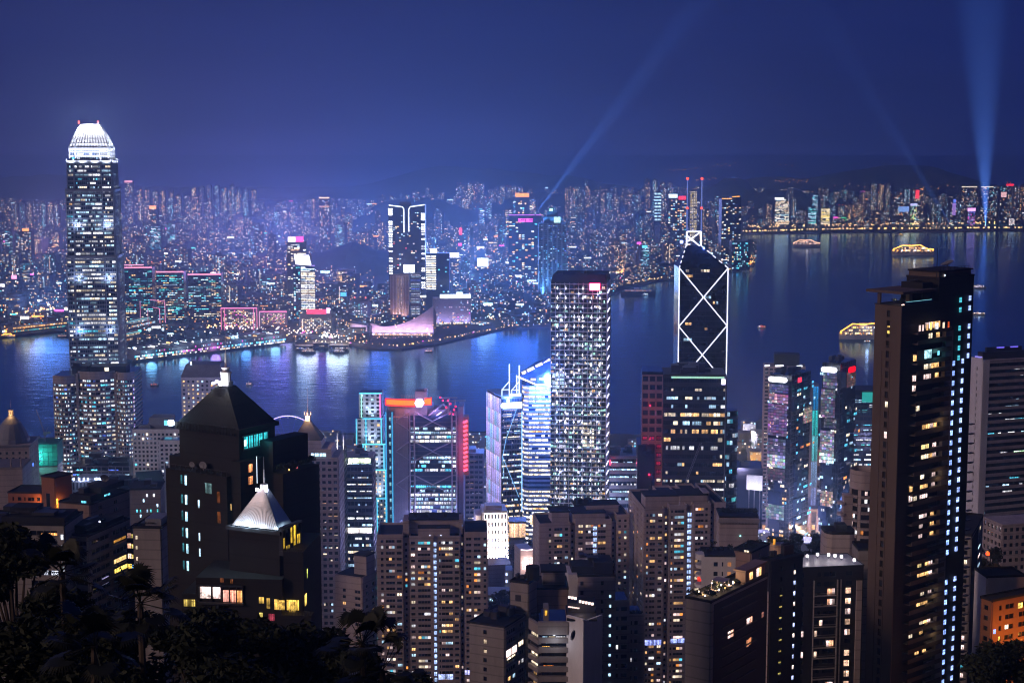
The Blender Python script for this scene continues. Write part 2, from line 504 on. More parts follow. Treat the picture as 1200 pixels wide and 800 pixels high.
# ------------------------------------------------------------------ the setting: sea, ground, hills, roads
def sea_mat():
 m, n, l, b = new_mat('sea_water')
 b.inputs['Base Color'].default_value = (0.004, 0.030, 0.090, 1)
 b.inputs['Roughness'].default_value = 0.16
 b.inputs['IOR'].default_value = 1.33
 tc = n.new('ShaderNodeTexCoord')
 acc = None
 for sc_, st, di in (((0.05, 0.09, 1), 0.30, 1.6), ((0.012, 0.022, 1), 0.16, 3.0)):
  mp = n.new('ShaderNodeMapping'); mp.inputs['Scale'].default_value = sc_
  mp.inputs['Rotation'].default_value = (0, 0, 0.25)
  nz = n.new('ShaderNodeTexNoise'); nz.inputs['Scale'].default_value = 1.0; nz.inputs['Detail'].default_value = 5
  bp = n.new('ShaderNodeBump'); bp.inputs['Strength'].default_value = st; bp.inputs['Distance'].default_value = di
  l.new(tc.outputs['Object'], mp.inputs[0]); l.new(mp.outputs[0], nz.inputs['Vector'])
  l.new(nz.outputs['Fac'], bp.inputs['Height'])
  if acc is not None: l.new(acc.outputs[0], bp.inputs['Normal'])
  acc = bp
    # harbour water at night: a dark blue body under a blue-tinted mirror
 gl = n.new('ShaderNodeBsdfGlossy'); gl.inputs['Color'].default_value = (0.42, 0.70, 1.0, 1)
 fr = n.new('ShaderNodeFresnel'); fr.inputs['IOR'].default_value = 1.36
 mxs = n.new('ShaderNodeMixShader'); b.inputs['Specular IOR Level'].default_value = 0.0
 l.new(acc.outputs[0], gl.inputs['Normal']); l.new(acc.outputs[0], fr.inputs['Normal'])
 l.new(fr.outputs[0], mxs.inputs[0]); l.new(b.outputs[0], mxs.inputs[1]); l.new(gl.outputs[0], mxs.inputs[2])
 l.new(mxs.outputs[0], [x for x in n if x.type == 'OUTPUT_MATERIAL'][0].inputs[0])
    # long wind lanes: rougher and smoother bands of water
 mp = n.new('ShaderNodeMapping'); mp.inputs['Scale'].default_value = (0.0012, 0.009, 1); mp.inputs['Rotation'].default_value = (0, 0, -0.18)
 nz = n.new('ShaderNodeTexNoise'); nz.inputs['Scale'].default_value = 1.0; nz.inputs['Detail'].default_value = 6
 mr = n.new('ShaderNodeMapRange'); mr.inputs[1].default_value = 0.35; mr.inputs[2].default_value = 0.65
 mr.inputs[3].default_value = 0.07; mr.inputs[4].default_value = 0.17
 l.new(tc.outputs['Object'], mp.inputs[0]); l.new(mp.outputs[0], nz.inputs['Vector'])
 l.new(nz.outputs['Fac'], mr.inputs[0]); l.new(mr.outputs[0], gl.inputs['Roughness'])
sea_mat()
mb = MB()
mb.face([(-30000, -2000, 0), (30000, -2000, 0), (30000, 45000, 0), (-30000, 45000, 0)])
tag(mb.build('sea', 'sea_water'), kind='structure')

# island ground: one sheet from behind the viewer down to the harbour
shore_px = [(-400, 517), (60, 516), (300, 512), (560, 508), (740, 512), (858, 512), (862, 494), (905, 492), (940, 470), (1010, 462), (1300, 455), (1800, 440)]
island_shore = [gnd(px, py, 0) for px, py in shore_px]
def shore_y(x):
 for a, b in zip(island_shore, island_shore[1:]):
  if a.x <= x <= b.x: return a.y + (b.y - a.y) * (x - a.x) / max(1e-6, b.x - a.x)
 return island_shore[0].y if x < island_shore[0].x else island_shore[-1].y
mb = MB()
xs = [-1500 + 60 * i for i in range(51)]
ts = [i / 46 for i in range(47)]
def gp(x, t):
 y = -350 + (shore_y(x) + 350) * t ** 1.35
 return (x, y, hg(x, y))
for i in range(len(xs) - 1):
 for j in range(len(ts) - 1):
  mb.face([gp(xs[i], ts[j]), gp(xs[i + 1], ts[j]), gp(xs[i + 1], ts[j + 1]), gp(xs[i], ts[j + 1])])
 a, b = gp(xs[i], 1), gp(xs[i + 1], 1)
 mb.face([(a[0], a[1], -3), (b[0], b[1], -3), b, a], 1)
tag(mb.build('ground', ['soil', 'paving']), kind='structure')

# Kowloon side
far_px = [(-500, 400), (0, 396), (80, 388), (84, 402), (120, 408), (150, 402), (155, 424), (240, 414), (320, 402), (343, 400), (346, 405), (414, 405), (430, 409), (470, 410), (512, 404), (590, 386), (650, 384), (672, 360), (735, 340),
    (770, 330), (830, 326), (884, 312), (884, 303), (862, 288), (868, 275), (1000, 273), (1200, 271), (1500, 270)]
far_shore = [gnd(px, py, 0) for px, py in far_px]
FG = 3.5
mb = MB()
poly = [(p.x, p.y) for p in far_shore] + [(9000, 14000), (-9000, 14000), (-9000, far_shore[0].y)]
import mathutils.geometry as mg
tri = mg.tessellate_polygon([[Vector((p[0], p[1], 0)) for p in poly]])
mb.v = [(p[0], p[1], FG) for p in poly]
for t in tri:
 a, b, c = [Vector(mb.v[k]) for k in t]
 mb.f.append(tuple(t) if (b - a).cross(c - a).z > 0 else tuple(t[::-1])); mb.m.append(0); mb.c.append((0, 0, 0))
for a, b in zip(far_shore, far_shore[1:]):
 mb.face([(a.x, a.y, -3), (b.x, b.y, -3), (b.x, b.y, FG), (a.x, a.y, FG)], 1)
tag(mb.build('far_shore', ['asphalt', 'paving']), kind='structure')

def inside(x, y, poly_=poly):
 c = False; j = len(poly_) - 1
 for i in range(len(poly_)):
  xi, yi = poly_[i]; xj, yj = poly_[j]
  if (yi > y) != (yj > y) and x < (xj - xi) * (y - yi) / (yj - yi) + xi: c = not c
  j = i
 return c

def far_h(x, y):
 t = max(0.0, min(1.0, (y - 6300) / 2600.0))
 return FG + 95 * t * t * (0.55 + 0.45 * math.sin(x * 0.0011 + 0.6))

# hills: humps sitting on the far shore, and the ridge behind the city
def hump(px, py_top, Y, rx, ry, seed, name='hills'):
 c = at(px, py_top, Y); h = c.z
 m_ = MB(); N = 26
 def hp(i, j):
  u, v = (i / N) * 2 - 1, (j / N) * 2 - 1
  r2 = u * u + v * v
  k = max(0.0, 1 - r2) ** 1.3
  q = noise.fractal(Vector((u * 2.2 + seed, v * 2.2, seed * 1.7)), 1.0, 2.0, 4)
  return (c.x + u * rx, c.y + v * ry, k * h * (1 + 0.28 * q) - 4)
 for i in range(N):
  for j in range(N):
   m_.face([hp(i, j), hp(i + 1, j), hp(i + 1, j + 1), hp(i, j + 1)])
 return tag(m_.build(name, 'hill_scrub', smooth=True), kind='structure')
HUMPS = [(412, 288, 5000, 250, 330), (640, 226, 8400, 500, 500), (492, 232, 7600, 420, 500), (850, 213, 8600, 380, 500), (925, 218, 8300, 330, 400)]
for k, (px, py, Y, rx, ry) in enumerate(HUMPS): hump(px, py, Y, rx, ry, k * 3.1 + 1)
m_ = MB(); N = 110
def ridge_h(x):
 base = 60 + 25 * math.sin(x * 0.0009 + 0.5) + 70 * math.sin(x * 0.0023 + 2.0)
 return base + 60 * noise.fractal(Vector((x * 0.0016, 7.7, 0)), 1.0, 2.0, 5)
def rp(i, j):
 x = -6500 + 13000 * i / N; v = j / 12
 return (x, 9400 + 2600 * v, 60 + ridge_h(x + v * 300) * math.sin(math.pi * min(1, v * 1.1)) ** 0.8 * (1 + 0.1 * noise.noise(Vector((x * 0.003, v * 4, 1)))))
for i in range(N):
 for j in range(11):
  m_.face([rp(i, j), rp(i + 1, j), rp(i + 1, j + 1), rp(i, j + 1)])
tag(m_.build('hills', 'hill_scrub', smooth=True), kind='structure')
# rising ground under the inland estates
m_ = MB(); N = 60
def fp(i, j):
 x = -6500 + 13000 * i / N; y = 6250 + 3600 * j / 14
 return (x, y, far_h(x, y) - 0.6)
for i in range(N):
 for j in range(14):
  q = [fp(i, j), fp(i + 1, j), fp(i + 1, j + 1), fp(i, j + 1)]
  if all(inside(p[0], p[1]) for p in q): m_.face(q)
tag(m_.build('terrain', 'asphalt', smooth=True), kind='structure')

# haze over the harbour
m, n, l, b = new_mat('haze_air')
n.remove(b)
pv = n.new('ShaderNodeVolumePrincipled')
pv.inputs['Color'].default_value = (0.46, 0.69, 1.0, 1)
pv.inputs['Density'].default_value = 1.65e-4
pv.inputs['Anisotropy'].default_value = 0.78
l.new(pv.outputs[0], [x for x in n if x.type == 'OUTPUT_MATERIAL'][0].inputs['Volume'])
mb = MB().box(-7000, -500, -6, 7000, 13500, 1250, bottom=True)
tag(mb.build('haze', 'haze_air'), kind='stuff')
# ------------------------------------------------------------------ Kowloon: landmark buildings on the far shore
RESERVED = []        # (x, y, radius) footprints kept free of ordinary towers
LANDMARK_PX = []     # (px0, px1, Y, py_bottom): sight lines kept open in front of landmarks
def stand(name, label, cat, pxL, pxR, pyT, Y, yaw=0.0, depth=None, group=None, base=FG, keep=None):
 """an Empty at the base of a building whose front face spans two columns; returns root, width, depth, height"""
 P, w = site(pxL, pxR, pyT, Y, yaw)
 depth = depth or w * 0.8
 o = thing(name, label, cat, (P.x, P.y, base), yaw, group)
 d = Vector((math.cos(yaw), math.sin(yaw), 0)); n_ = Vector((-math.sin(yaw), math.cos(yaw), 0))
 c = P + d * (w / 2) + n_ * (depth / 2)
 RESERVED.append((c.x, c.y, max(w, depth) * 0.72))
 if keep: LANDMARK_PX.append((pxL - 2, pxR + 2, Y, keep))
 return o, w, depth, P.z - base

def neon_line(th, pts, r, col, k=1.0, name='neon_tube', n=5):
 o = MB().tube(pts, r, n=n).build(name, 'neon', th)
 o.color = (col[0] * k, col[1] * k, col[2] * k, 1)
 return o

def sign_board(th, face, x0, x1, z0, z1, out, col, k=1.0, name='sign', depth=0.8):
 m_ = MB(); face.slab(m_, x0, x1, z0, z1, out + depth, inn=out)
 o = m_.build(name, 'neon', th); o.color = (col[0] * k, col[1] * k, col[2] * k, 1)
 return o

def faces4(w, d):
 return Face((0, 0), (1, 0), w), Face((w, 0), (0, 1), d), Face((w, d), (-1, 0), w), Face((0, d), (0, -1), d)

def roof_box(th, x0, y0, x1, y1, z0, z1, mat='dark_roof', name='roof_plant'):
 return MB().box(x0, y0, z0, x1, y1, z1).build(name, mat, th)

# three dark glass office towers with pink neon roof lines
for k, (a, b, t, lab) in enumerate(((142, 178, 314, 'dark glass waterfront tower with a doubled pink roof line, next to tall silver skyscraper'),
         (183, 215, 319, 'dark glass waterfront tower with single pink roof line, middle one of three'),
         (220, 259, 322, 'broad dark glass waterfront tower with pink roof line and rows of teal windows'))):
 o, w, d, h = stand('office_tower', lab, 'tower', a, b, t, 3480, 0.08, 45, 'pink roofed office towers on the far waterfront', keep=384)
 MB().box(0, 0, 0, w, d, h).build('curtain_wall', 'glass', o)
 L = Lit(o, 60, bright=2.3)
 f = faces4(w, d)
 grid_windows(L, f[0], 0, w, 6, h - 6, 13, 26, 0.30, [(TEAL, 3), (CYAN, 2), (WWHITE, 2), (WARM, 2), (COOL, 2)], out=0.3, runs=3, fz=(0.3, 0.75))
 L.done()
 m_ = MB(); relief(m_, f[0], 0, w, 0, h - 1, 6, 26, 0.25, 0.06, 0.5); relief(m_, f[3], 0, d, 0, h - 1, 4, 26, 0.25, 0.06, 0.5)
 m_.build('wall', 'dark_steel', o)
 roof_box(o, w * .3, d * .3, w * .7, d * .7, h, h + 5)
 neon_line(o, [(0, -.6, h + .8), (w, -.6, h + .8)], 1.5, (1.0, .30, .45), 2.6)
 if k == 0: neon_line(o, [(w * .05, 6, h + 6), (w * .72, 6, h + 6)], 1.2, (1.0, .35, .5), 2.2)
 if k == 2: neon_line(o, [(w * .68, 2, h + 4), (w * .85, 2, h + 4)], 1.6, (1.0, .6, .7), 3)
# pink neon frames beside them
for (a, b, t, bt, lab) in ((164, 193, 351, 378, 'tall pink neon arch frame standing among dark waterfront towers'), (173, 187, 360, 378, 'small pink neon arch frame inside the taller pink arch')):
 P, w = site(a, b, t, 3420); h = P.z - FG
 o = thing('neon_arch', lab, 'neon arch', (P.x, P.y, FG), 0, 'pink neon frames')
 neon_line(o, [(0, 0, 0), (0, 0, h * .95)], 0.7, (1, .35, .6), 1.0); neon_line(o, [(w * .4, 0, h), (w, 0, h * .93)], 0.7, (1, .25, .45), 1.8); neon_line(o, [(w, 0, 0), (w, 0, h * .93)], 0.7, (1, .35, .6), 1.8)

# hotels with pink outlines
for (a, b, t, Y, lab, full) in ((259, 301, 361, 3330, 'low hotel block outlined all round in pink neon, left of the red sign', True), (304, 336, 365, 3400, 'low hotel block with only its roof edge in pale pink neon', False)):
 o, w, d, h = stand('waterfront_hotel', lab, 'hotel', a, b, t, Y, 0.05, 40, 'pink outlined hotels on the far waterfront', keep=392)
 MB().box(0, 0, 0, w, d, h).build('wall', 'far_wall_pale', o)
 f = faces4(w, d); L = Lit(o, 50, bright=2.2)
 grid_windows(L, f[0], 4, w - 4, 5, h - 4, 18, 13, 0.42, [(WWHITE, 3), (WARM, 3), (MAG, 1.2), (WHITE, 1)], out=0.3); L.done()
 cP = (1.0, .22, .48)
 neon_line(o, [(0, -.8, h), (w, -.8, h)], 1.1, cP, 2.6)
 if full:
  for x in (0, 7, w - 7, w - 0.2): neon_line(o, [(x, -.8, 0), (x, -.8, h)], .8, cP, 1.5)
 else: neon_line(o, [(0, -.8, 0), (0, -.8, h)], .8, (1, .6, .7), 1.5)
 roof_box(o, w * .2, 10, w * .5, 30, h, h + 5)

# slender tower with a curved lit screen on top
o, w, d, h = stand('sail_tower', 'slender office tower with a blank white lit screen on its slanting top', 'tower', 343, 369, 312, 3520, 0.12, 28, keep=372)
MB().box(0, 0, 0, w, d, h).build('curtain_wall', 'glass', o)
f = faces4(w, d); L = Lit(o, 60, bright=2.2)
grid_windows(L, f[0], w * .36, w - .5, 4, h - 1, 3, 30, 0.85, [(WWHITE, 3), (WHITE, 3), (COOL, 1)], out=0.3, runs=3, fz=(.25, .75), fx=(.02, .98))
grid_windows(L, f[0], 1, w * .33, 4, h - 1, 3, 30, 0.30, P_COOLOFF, out=0.3); L.done()
m_ = MB(); m_.prism([(w * .1, 2), (w * .86, 2), (w * .86, 7), (w * .1, 7)], h, h + 25); m_.build('wall', 'grey_panel', o)
m_ = MB(); m_.face([(w * .14, 1.6, h + 4), (w * .84, 1.6, h + 1), (w * .74, 1.6, h + 24), (w * .06, 1.6, h + 25)]); s = m_.build('screen', 'neon', o); s.color = (4.5, 4.2, 6, 1)
o, w, d, h = stand('office_tower', 'dim purple tower with a pink and white roof sign, behind the white screen tower', 'tower', 336, 359, 284, 3900, 0.1, 35, keep=345)
MB().box(0, 0, 0, w, d, h).build('wall', 'far_wall_pale', o)
f = faces4(w, d); L = Lit(o, 40, bright=2.4); grid_windows(L, f[0], 1, w - 1, 5, h - 4, 6, 32, 0.22, P_WARMOFF, out=.3, runs=4); L.done()
sign_board(o, f[0], w * .06, w * .45, h + 1, h + 13, -1, (1.0, .8, 1.0), 4); sign_board(o, f[0], w * .47, w * .85, h + 1, h + 14, -1, (1.0, .08, .4), 3.5)
# broad block with the red roof sign
o, w, d, h = stand('waterfront_hotel', 'broad beige block with a glowing red sign on its roof, above waterfront lights', 'hotel', 351, 389, 368, 3330, -0.05, 50, keep=396)
MB().box(0, 0, 0, w, d, h).build('wall', 'far_wall_pale', o)
f = faces4(w, d); L = Lit(o, 50, bright=2.0); grid_windows(L, f[0], 3, w - 2, 4, h - 8, 16, 12, 0.30, P_WARMOFF, out=.3); L.done()
sign_board(o, f[0], w * .22, w * .82, h + .5, h + 10, -2, (1.0, .05, .12), 3.2); sign_board(o, f[0], w * .83, w * .93, h + 2, h + 13, -2, (1.0, .5, .7), 4)
neon_line(o, [(6, -.8, 0), (6, -.8, h * .7)], 1.2, (1, .7, .6), 2.2)

# cultural centre: windowless sweep-roofed halls, floodlit violet
o, w, d, h0 = stand('concert_hall', 'windowless pale concert hall with a roof sweeping up to a peak', 'concert hall', 434, 508, 400, 3260, -0.04, 70, keep=408)
def sweep(x):
 t = x / w
 return 16 + 44 * max(0, (t - .18) / .82) ** 2.0 if t > .18 else 16 + 8 * (.18 - t) / .18
m_ = MB(); N = 26
for i in range(N):
 x0, x1 = w * i / N, w * (i + 1) / N
 a, b = sweep(x0), sweep(x1)
 m_.face([(x0, 0, 0), (x1, 0, 0), (x1, 3, b), (x0, 3, a)]); m_.face([(x0, 3, a), (x1, 3, b), (x1, d, b * .62), (x0, d, a * .62)], 1)
 m_.face([(x1, d, 0), (x0, d, 0), (x0, d, a * .62), (x1, d, b * .62)])
m_.face([(w, 0, 0), (w, d, 0), (w, d, sweep(w) * .62), (w, 3, sweep(w))]); m_.face([(0, d, 0), (0, 0, 0), (0, 3, sweep(0)), (0, d, sweep(0) * .62)])
m_.build('wall', ['pale_tile', 'grey_panel'], o)
m_ = MB(); m_.box(w * .05, -14, 0, w * .98, -1, 4); m_.build('arcade', 'white_wall', o)
m_ = MB()
for i in range(24): m_.box(w * (.06 + .038 * i), -14.4, 1, w * (.06 + .038 * i) + 2.6, -14.2, 3, 0, scl(WARM, 2.2))
m_.build('arcade_lamp', 'lamp', o)['kind'] = 'stuff'
for i in range(9):
 x = w * (.06 + .11 * i)
 lamp('wall_flood', 'SPOT', (x, -16, 4), 6e4, (.78, .5, 1.0), .5, None, R(110), .8, o).rotation_euler = (R(118), 0, 0)
o, w, d, h = stand('theatre_block', 'pale slope-topped theatre block left of the sweeping concert hall', 'theatre', 410, 430, 378, 3240, -0.04, 40)
m_ = MB(); m_.prism([(0, 0), (w, 0), (w, d), (0, d)], 0, h, zfun=lambda p: h - 6 * p[0] / w); m_.build('wall', 'pale_tile', o)
MB().box(w, 6, 0, w + 7, 30, h - 8).build('stair_tower', 'dark_steel', o)
for i in range(3): lamp('wall_flood', 'SPOT', (w * (.2 + .3 * i), -14, 3), 5e4, (.75, .55, 1.0), .5, None, R(110), .8, o).rotation_euler = (R(115), 0, 0)

# tall residential tower with the white T of light
o, w, d, h = stand('masterpiece_tower'.replace('masterpiece', 'landmark'), 'tallest hazy far-shore tower with white light lines forming a split T', 'tower', 455, 498, 240, 3950, 0.0, 42, keep=335)
MB().box(0, 0, 0, w, d, h).build('curtain_wall', 'blue_glass', o)
f = faces4(w, d); L = Lit(o, 80, bright=2.4)
for j in range(34):
 z = h - 14 - j * 6.0
 if z < 8: break
 for x0, x1, p in ((.5, 9.5, .8 if j < 26 else .4), (w - 9.5, w - .5, .75 if j < 26 else .4)):
  if rnd.random() < p: L.add(f[0], x0, x1, z, z + (3.6 if j > 3 else 5), .4, scl(WHITE, rnd.uniform(.5, 2.2) if j > 5 else 2.4))
grid_windows(L, f[0], 11, w - 11, 8, h - 18, 14, 56, 0.11, [(COOL, 3), (WWHITE, 2), (WARM, 1.5), (RED, .5)], out=.3); L.done()
cW = (.85, .9, 1.0); xm = w / 2
neon_line(o, [(1, -1.2, h - 1), (xm - 10, -1.2, h - 5), (xm - 7, -1.2, h - 11), (xm - 7, -1.2, h - 68)], 1.4, cW, 3.2)
neon_line(o, [(w - 1, -1.2, h), (xm + 9, -1.2, h - 5), (xm + 5, -1.2, h - 11), (xm + 5, -1.2, h - 66)], 1.4, cW, 3.2)
roof_box(o, w * .3, 8, w * .6, 30, h, h + 6, 'far_wall')
# brown slab tower and the white sign
o, w, d, h = stand('office_tower', 'brown ribbed tower lit pinkish, in front of the tower with the T of light', 'tower', 457, 479, 322, 3500, 0.0, 30, keep=362)
MB().box(0, 0, 0, w, d, h).build('wall', 'brown_tile', o); f = faces4(w, d)
m_ = MB(); relief(m_, f[0], 0, w, 0, h - 2, 6, 1, 0, .35, 1.2); m_.build('fin', 'pale_tile', o)
L = Lit(o, 40, bright=1.0); grid_windows(L, f[0], w * .3, w * .72, 3, h - 4, 5, 34, 0.95, [(PINKW, 2), (WARM, 2)], out=.3, lo=.35, hi=.9, fz=(.2, .9), fx=(.2, .95)); L.done()
for i in range(2): lamp('wall_flood', 'SPOT', (w * (.3 + .4 * i), -12, 2), 1.0e5, (1, .65, .6), .5, None, R(70), .8, o).rotation_euler = (R(150), 0, 0)
o, w, d, h = stand('office_tower', 'narrow striped tower under a glaring white roof sign', 'tower', 481, 492, 320, 3480, 0.0, 22, keep=362)
MB().box(0, 0, 0, w, d, h).build('wall', 'far_wall_pale', o); f = faces4(w, d)
L = Lit(o, 40, bright=1.3); grid_windows(L, f[0], 0.5, w - .5, 2, h - 3, 1, 28, 0.9, [(COOL, 2), (WHITE, 2), (BLUE, .6)], out=.3, lo=.3, hi=.9, fx=(0, 1), fz=(.3, .7)); L.done()
sign_board(o, f[0], -15, 9, h + 1, h + 18, -2, (.85, .88, 1.0), 6)
# dark tower with a striped flank
o, w, d, h = stand('office_tower', 'dark blue tower with white horizontal bars down one side and star sign', 'tower', 499, 527, 297, 3600, 0.05, 30, keep=345)
MB().box(0, 0, 0, w, d, h).build('curtain_wall', 'blue_glass', o); f = faces4(w, d)
L = Lit(o, 60, bright=2.2)
for j in range(15): L.add(f[0], .6, w * .42, h - 8 - j * 5.2, h - 5.4 - j * 5.2, .4, scl(WWHITE if j % 2 else WHITE, 1.4))
grid_windows(L, f[0], w * .5, w - 1, 4, h - 3, 5, 30, 0.10, P_COOLOFF, out=.3); L.done()
sign_board(o, f[0], 10, 24, h + 1, h + 11, -3, (.8, .85, 1.0), 6)
neon_line(o, [(w - .2, -.6, 0), (w - .2, -.6, h)], .6, BLUE, .8)
# hotel with the long white roof sign
o, w, d, h = stand('waterfront_hotel', 'violet-lit hotel slab with long white roof sign ending in a round emblem', 'hotel', 508, 552, 350, 3420, 0.10, 45, keep=382)
MB().box(0, 0, 0, w, d, h).build('wall', 'far_wall_pale', o); f = faces4(w, d)
L = Lit(o, 60, bright=1.5); grid_windows(L, f[0], 2, w - 2, 10, h - 5, 22, 14, 0.35, [(PINKW, 2), (COOL, 2), (WARM, 1), (MAG, .5)], out=.3, lo=.3)
grid_windows(L, f[0], 4, w - 2, 2, 8, 20, 1, 0.95, [(WWHITE, 1)], out=.3, lo=1.2); L.done()
sign_board(o, f[0], 14, w - 1, h + 1, h + 9, -2, (.75, .85, 1.0), 4.5)
MB().prism([(6 + 6 * math.cos(t), 6 * math.sin(t)) for t in [k * math.pi / 8 for k in range(16)]], -1, 1).build('emblem', 'neon', o)
e = o.children[-1]; e.rotation_euler = (R(90), 0, 0); e.location = (0, -2, h + 5); e.color = (2.0, 2.6, 6, 1)
for i in range(4): lamp('wall_flood', 'SPOT', (w * (.12 + .25 * i), -14, 2), 0.9e5, (.55, .45, 1.0), .5, None, R(90), .8, o).rotation_euler = (R(140), 0, 0)
# low dark waterfront halls right of it
o, w, d, h = stand('exhibition_hall', 'long low dark hall on the waterfront right of the concert hall', 'hall', 514, 575, 381, 3420, 0.22, 50, keep=392)
MB().box(0, 0, 0, w, d, h).build('wall', 'grey_panel', o); f = faces4(w, d)
L = Lit(o, 20, bright=2.2); grid_windows(L, f[0], 2, w - 2, 1, 5, 14, 1, .7, P_WARMOFF, out=.3); grid_windows(L, f[0], 10, w - 2, 7, h - 2, 8, 2, .3, P_COOLOFF, out=.3); L.done()

# tall blue-lit tower with stepped crown
o, w, d, h = stand('crown_tower', 'tall blue floodlit tower with stepped crown and pale green beacon', 'tower', 631, 664, 262, 3900, 0.0, 40, keep=350)
m_ = MB(); m_.box(0, 0, 0, w, d, h); m_.box(w * .18, 4, h, w * .82, d - 4, h + 16); m_.box(w * .3, 8, h + 16, w * .68, d - 8, h + 30); m_.build('curtain_wall', 'blue_glass', o)
f = faces4(w, d); m_ = MB(); relief(m_, f[0], 0, w, 0, h, 6, 40, .3, .3, .8); m_.build('wall', 'grey_panel', o)
L = Lit(o, 80, bright=1.6); grid_windows(L, f[0], 0, w, 3, h - 3, 12, 40, 0.30, [(COOL, 3), (CYAN, 3), (BLUE, 1.2), (WHITE, 1)], out=.5, lo=.2, hi=1.4, fx=(.2, .8)); L.done()
m_ = MB(); m_.tube([(w * .42, 10, h + 30), (w * .42, 10, h + 45)], 1.4, r2=.3); m_.tube([(w * .58, 10, h + 30), (w * .58, 10, h + 40)], 1.0, r2=.3); m_.build('mast', 'steel', o)
MB().prism(ngon(w * .45, 6, 4, 8), h + 30, h + 36).build('beacon', 'neon', o).color = (1.5, 3.2, 2.6, 1)
MB().box(w * .55, 2, h + 2, w * .78, 3, h + 16).build('screen', 'neon', o).color = (1.3, 2.2, 2.0, 1)
for i in range(3):
 lamp('wall_flood', 'SPOT', (w * (.15 + .35 * i), -10, h * .02), 4e6, (.12, .42, 1.0), .5, None, R(40), .9, o).rotation_euler = (R(172), 0, 0)
 lamp('wall_flood', 'SPOT', (w * (.2 + .3 * i), -8, h - 2), 4e5, (.25, .75, 1.0), .5, None, R(80), .9, o).rotation_euler = (R(160), 0, 0)
# block with purple roof line and orange sign
o, w, d, h = stand('office_block', 'dark block with violet roof line, source of the searchlight', 'office block', 596, 634, 252, 4600, 0.0, 40, keep=300)
MB().box(0, 0, 0, w, d, h).build('wall', 'far_wall_dark', o); f = faces4(w, d)
L = Lit(o, 40, bright=2.6); grid_windows(L, f[0], 1, w - 1, 5, h - 18, 10, 30, 0.25, P_FAR, out=.3)
for j in range(2): L.add(f[0], w * .3, w * .75, h - 14 - j * 6, h - 10 - j * 6, .3, scl(MAG, 1.0))
L.done(); neon_line(o, [(0, -.6, h), (w, -.6, h)], 1.0, (.75, .2, 1.0), 2.4)
SEARCH_BASE = [Vector((o.location.x + w * .82, o.location.y - 1, o.location.z + h + 3))]
o, w, d, h = stand('office_tower', 'slim hazy tower topped by an orange sign, behind violet roof line', 'tower', 604, 620, 229, 5000, 0.0, 35)
MB().box(0, 0, 0, w, d, h).build('wall', 'far_wall', o); f = faces4(w, d)
sign_board(o, f[0], 0, w, h - 5, h + 7, .5, ORANGE, 3.2); L = Lit(o, 20, bright=3); grid_windows(L, f[0], 1, w - 1, 5, h - 8, 6, 30, .25, P_FAR, out=.3); L.done()

# twin dark residential towers on the point, amber roof lights
o, w, d, h = stand('point_tower', 'dark tower by open water with stepped amber roof lights', 'tower', 846, 869, 231, 5150, 0.1, 40, keep=310)
m_ = MB(); m_.box(0, 0, 0, w * .52, d, h - 6); m_.box(w * .52, 4, 0, w, d, h); m_.build('curtain_wall', 'glass', o)
f = faces4(w, d); L = Lit(o, 60, bright=3.2); grid_windows(L, f[0], .5, w - 1, 4, h - 10, 9, 44, .22, [(WARM, 3), (COOL, 2), (WWHITE, 2)], out=.3); L.done()
neon_line(o, [(0, -1, h - 5), (w * .5, -1, h - 5)], 1.6, (1, .38, .04), 3.5); neon_line(o, [(w * .52, -1, h + 1), (w * .9, -1, h + 2)], 1.6, (1, .38, .04), 3.5)
neon_line(o, [(0, -1, 14), (w, -1, 14)], 1.2, WHITE, 2.4)
o, w, d, h = stand('point_block', 'squat teal-windowed block on the point below the amber-roofed tower', 'office block', 858, 879, 283, 4900, 0.1, 40, keep=312)
MB().box(0, 0, 0, w, d, h).build('curtain_wall', 'glass', o); f = faces4(w, d)
L = Lit(o, 50, bright=2.8); grid_windows(L, f[0], 1, w - 1, 3, h - 3, 12, 12, .35, [(TEAL, 2), (CYAN, 1), (WARM, 1), (COOL, 1)], out=.3); L.done()

# lit slabs beyond, seen past the masts
o, w, d, h = stand('office_tower', 'cream-lit slender tower in far city, seen between the twin masts', 'tower', 809, 817, 224, 6200, 0, 25)
MB().box(0, 0, 0, w, d, h).build('wall', 'far_wall_pale', o); f = faces4(w, d)
L = Lit(o, 60, bright=3.0); grid_windows(L, f[0], 0, w, 2, h - 1, 4, 34, .95, [(WWHITE, 1), (YEL, .4)], out=.3, lo=.45, hi=.9); L.done()
o, w, d, h = stand('office_tower', 'dark far tower with pale blue bars across its whole face', 'tower', 767, 775, 225, 6000, 0, 30)
MB().box(0, 0, 0, w, d, h).build('wall', 'far_wall_dark', o); f = faces4(w, d); L = Lit(o, 30, bright=2.6)
for j in range(9): L.add(f[0], 0.5, w - .5, h - 10 - 12 * j, h - 4 - 12 * j, .3, scl(COOL, rnd.uniform(.4, 1.1)))
L.done()
o, w, d, h = stand('office_tower', 'far office block with white and red roof signs beyond the masts', 'tower', 783, 805, 231, 6300, 0, 40)
MB().box(0, 0, 0, w, d, h).build('wall', 'far_wall_dark', o); f = faces4(w, d); L = Lit(o, 30, bright=3.2); grid_windows(L, f[0], 1, w - 1, 4, h - 10, 8, 24, .3, P_FAR, out=.3); L.done()
sign_board(o, f[0], 2, w * .5, h - 3, h + 12, .5, (.7, .9, 1), 4); sign_board(o, f[0], w * .56, w * .95, h - 10, h + 4, .5, RED, 4.5)

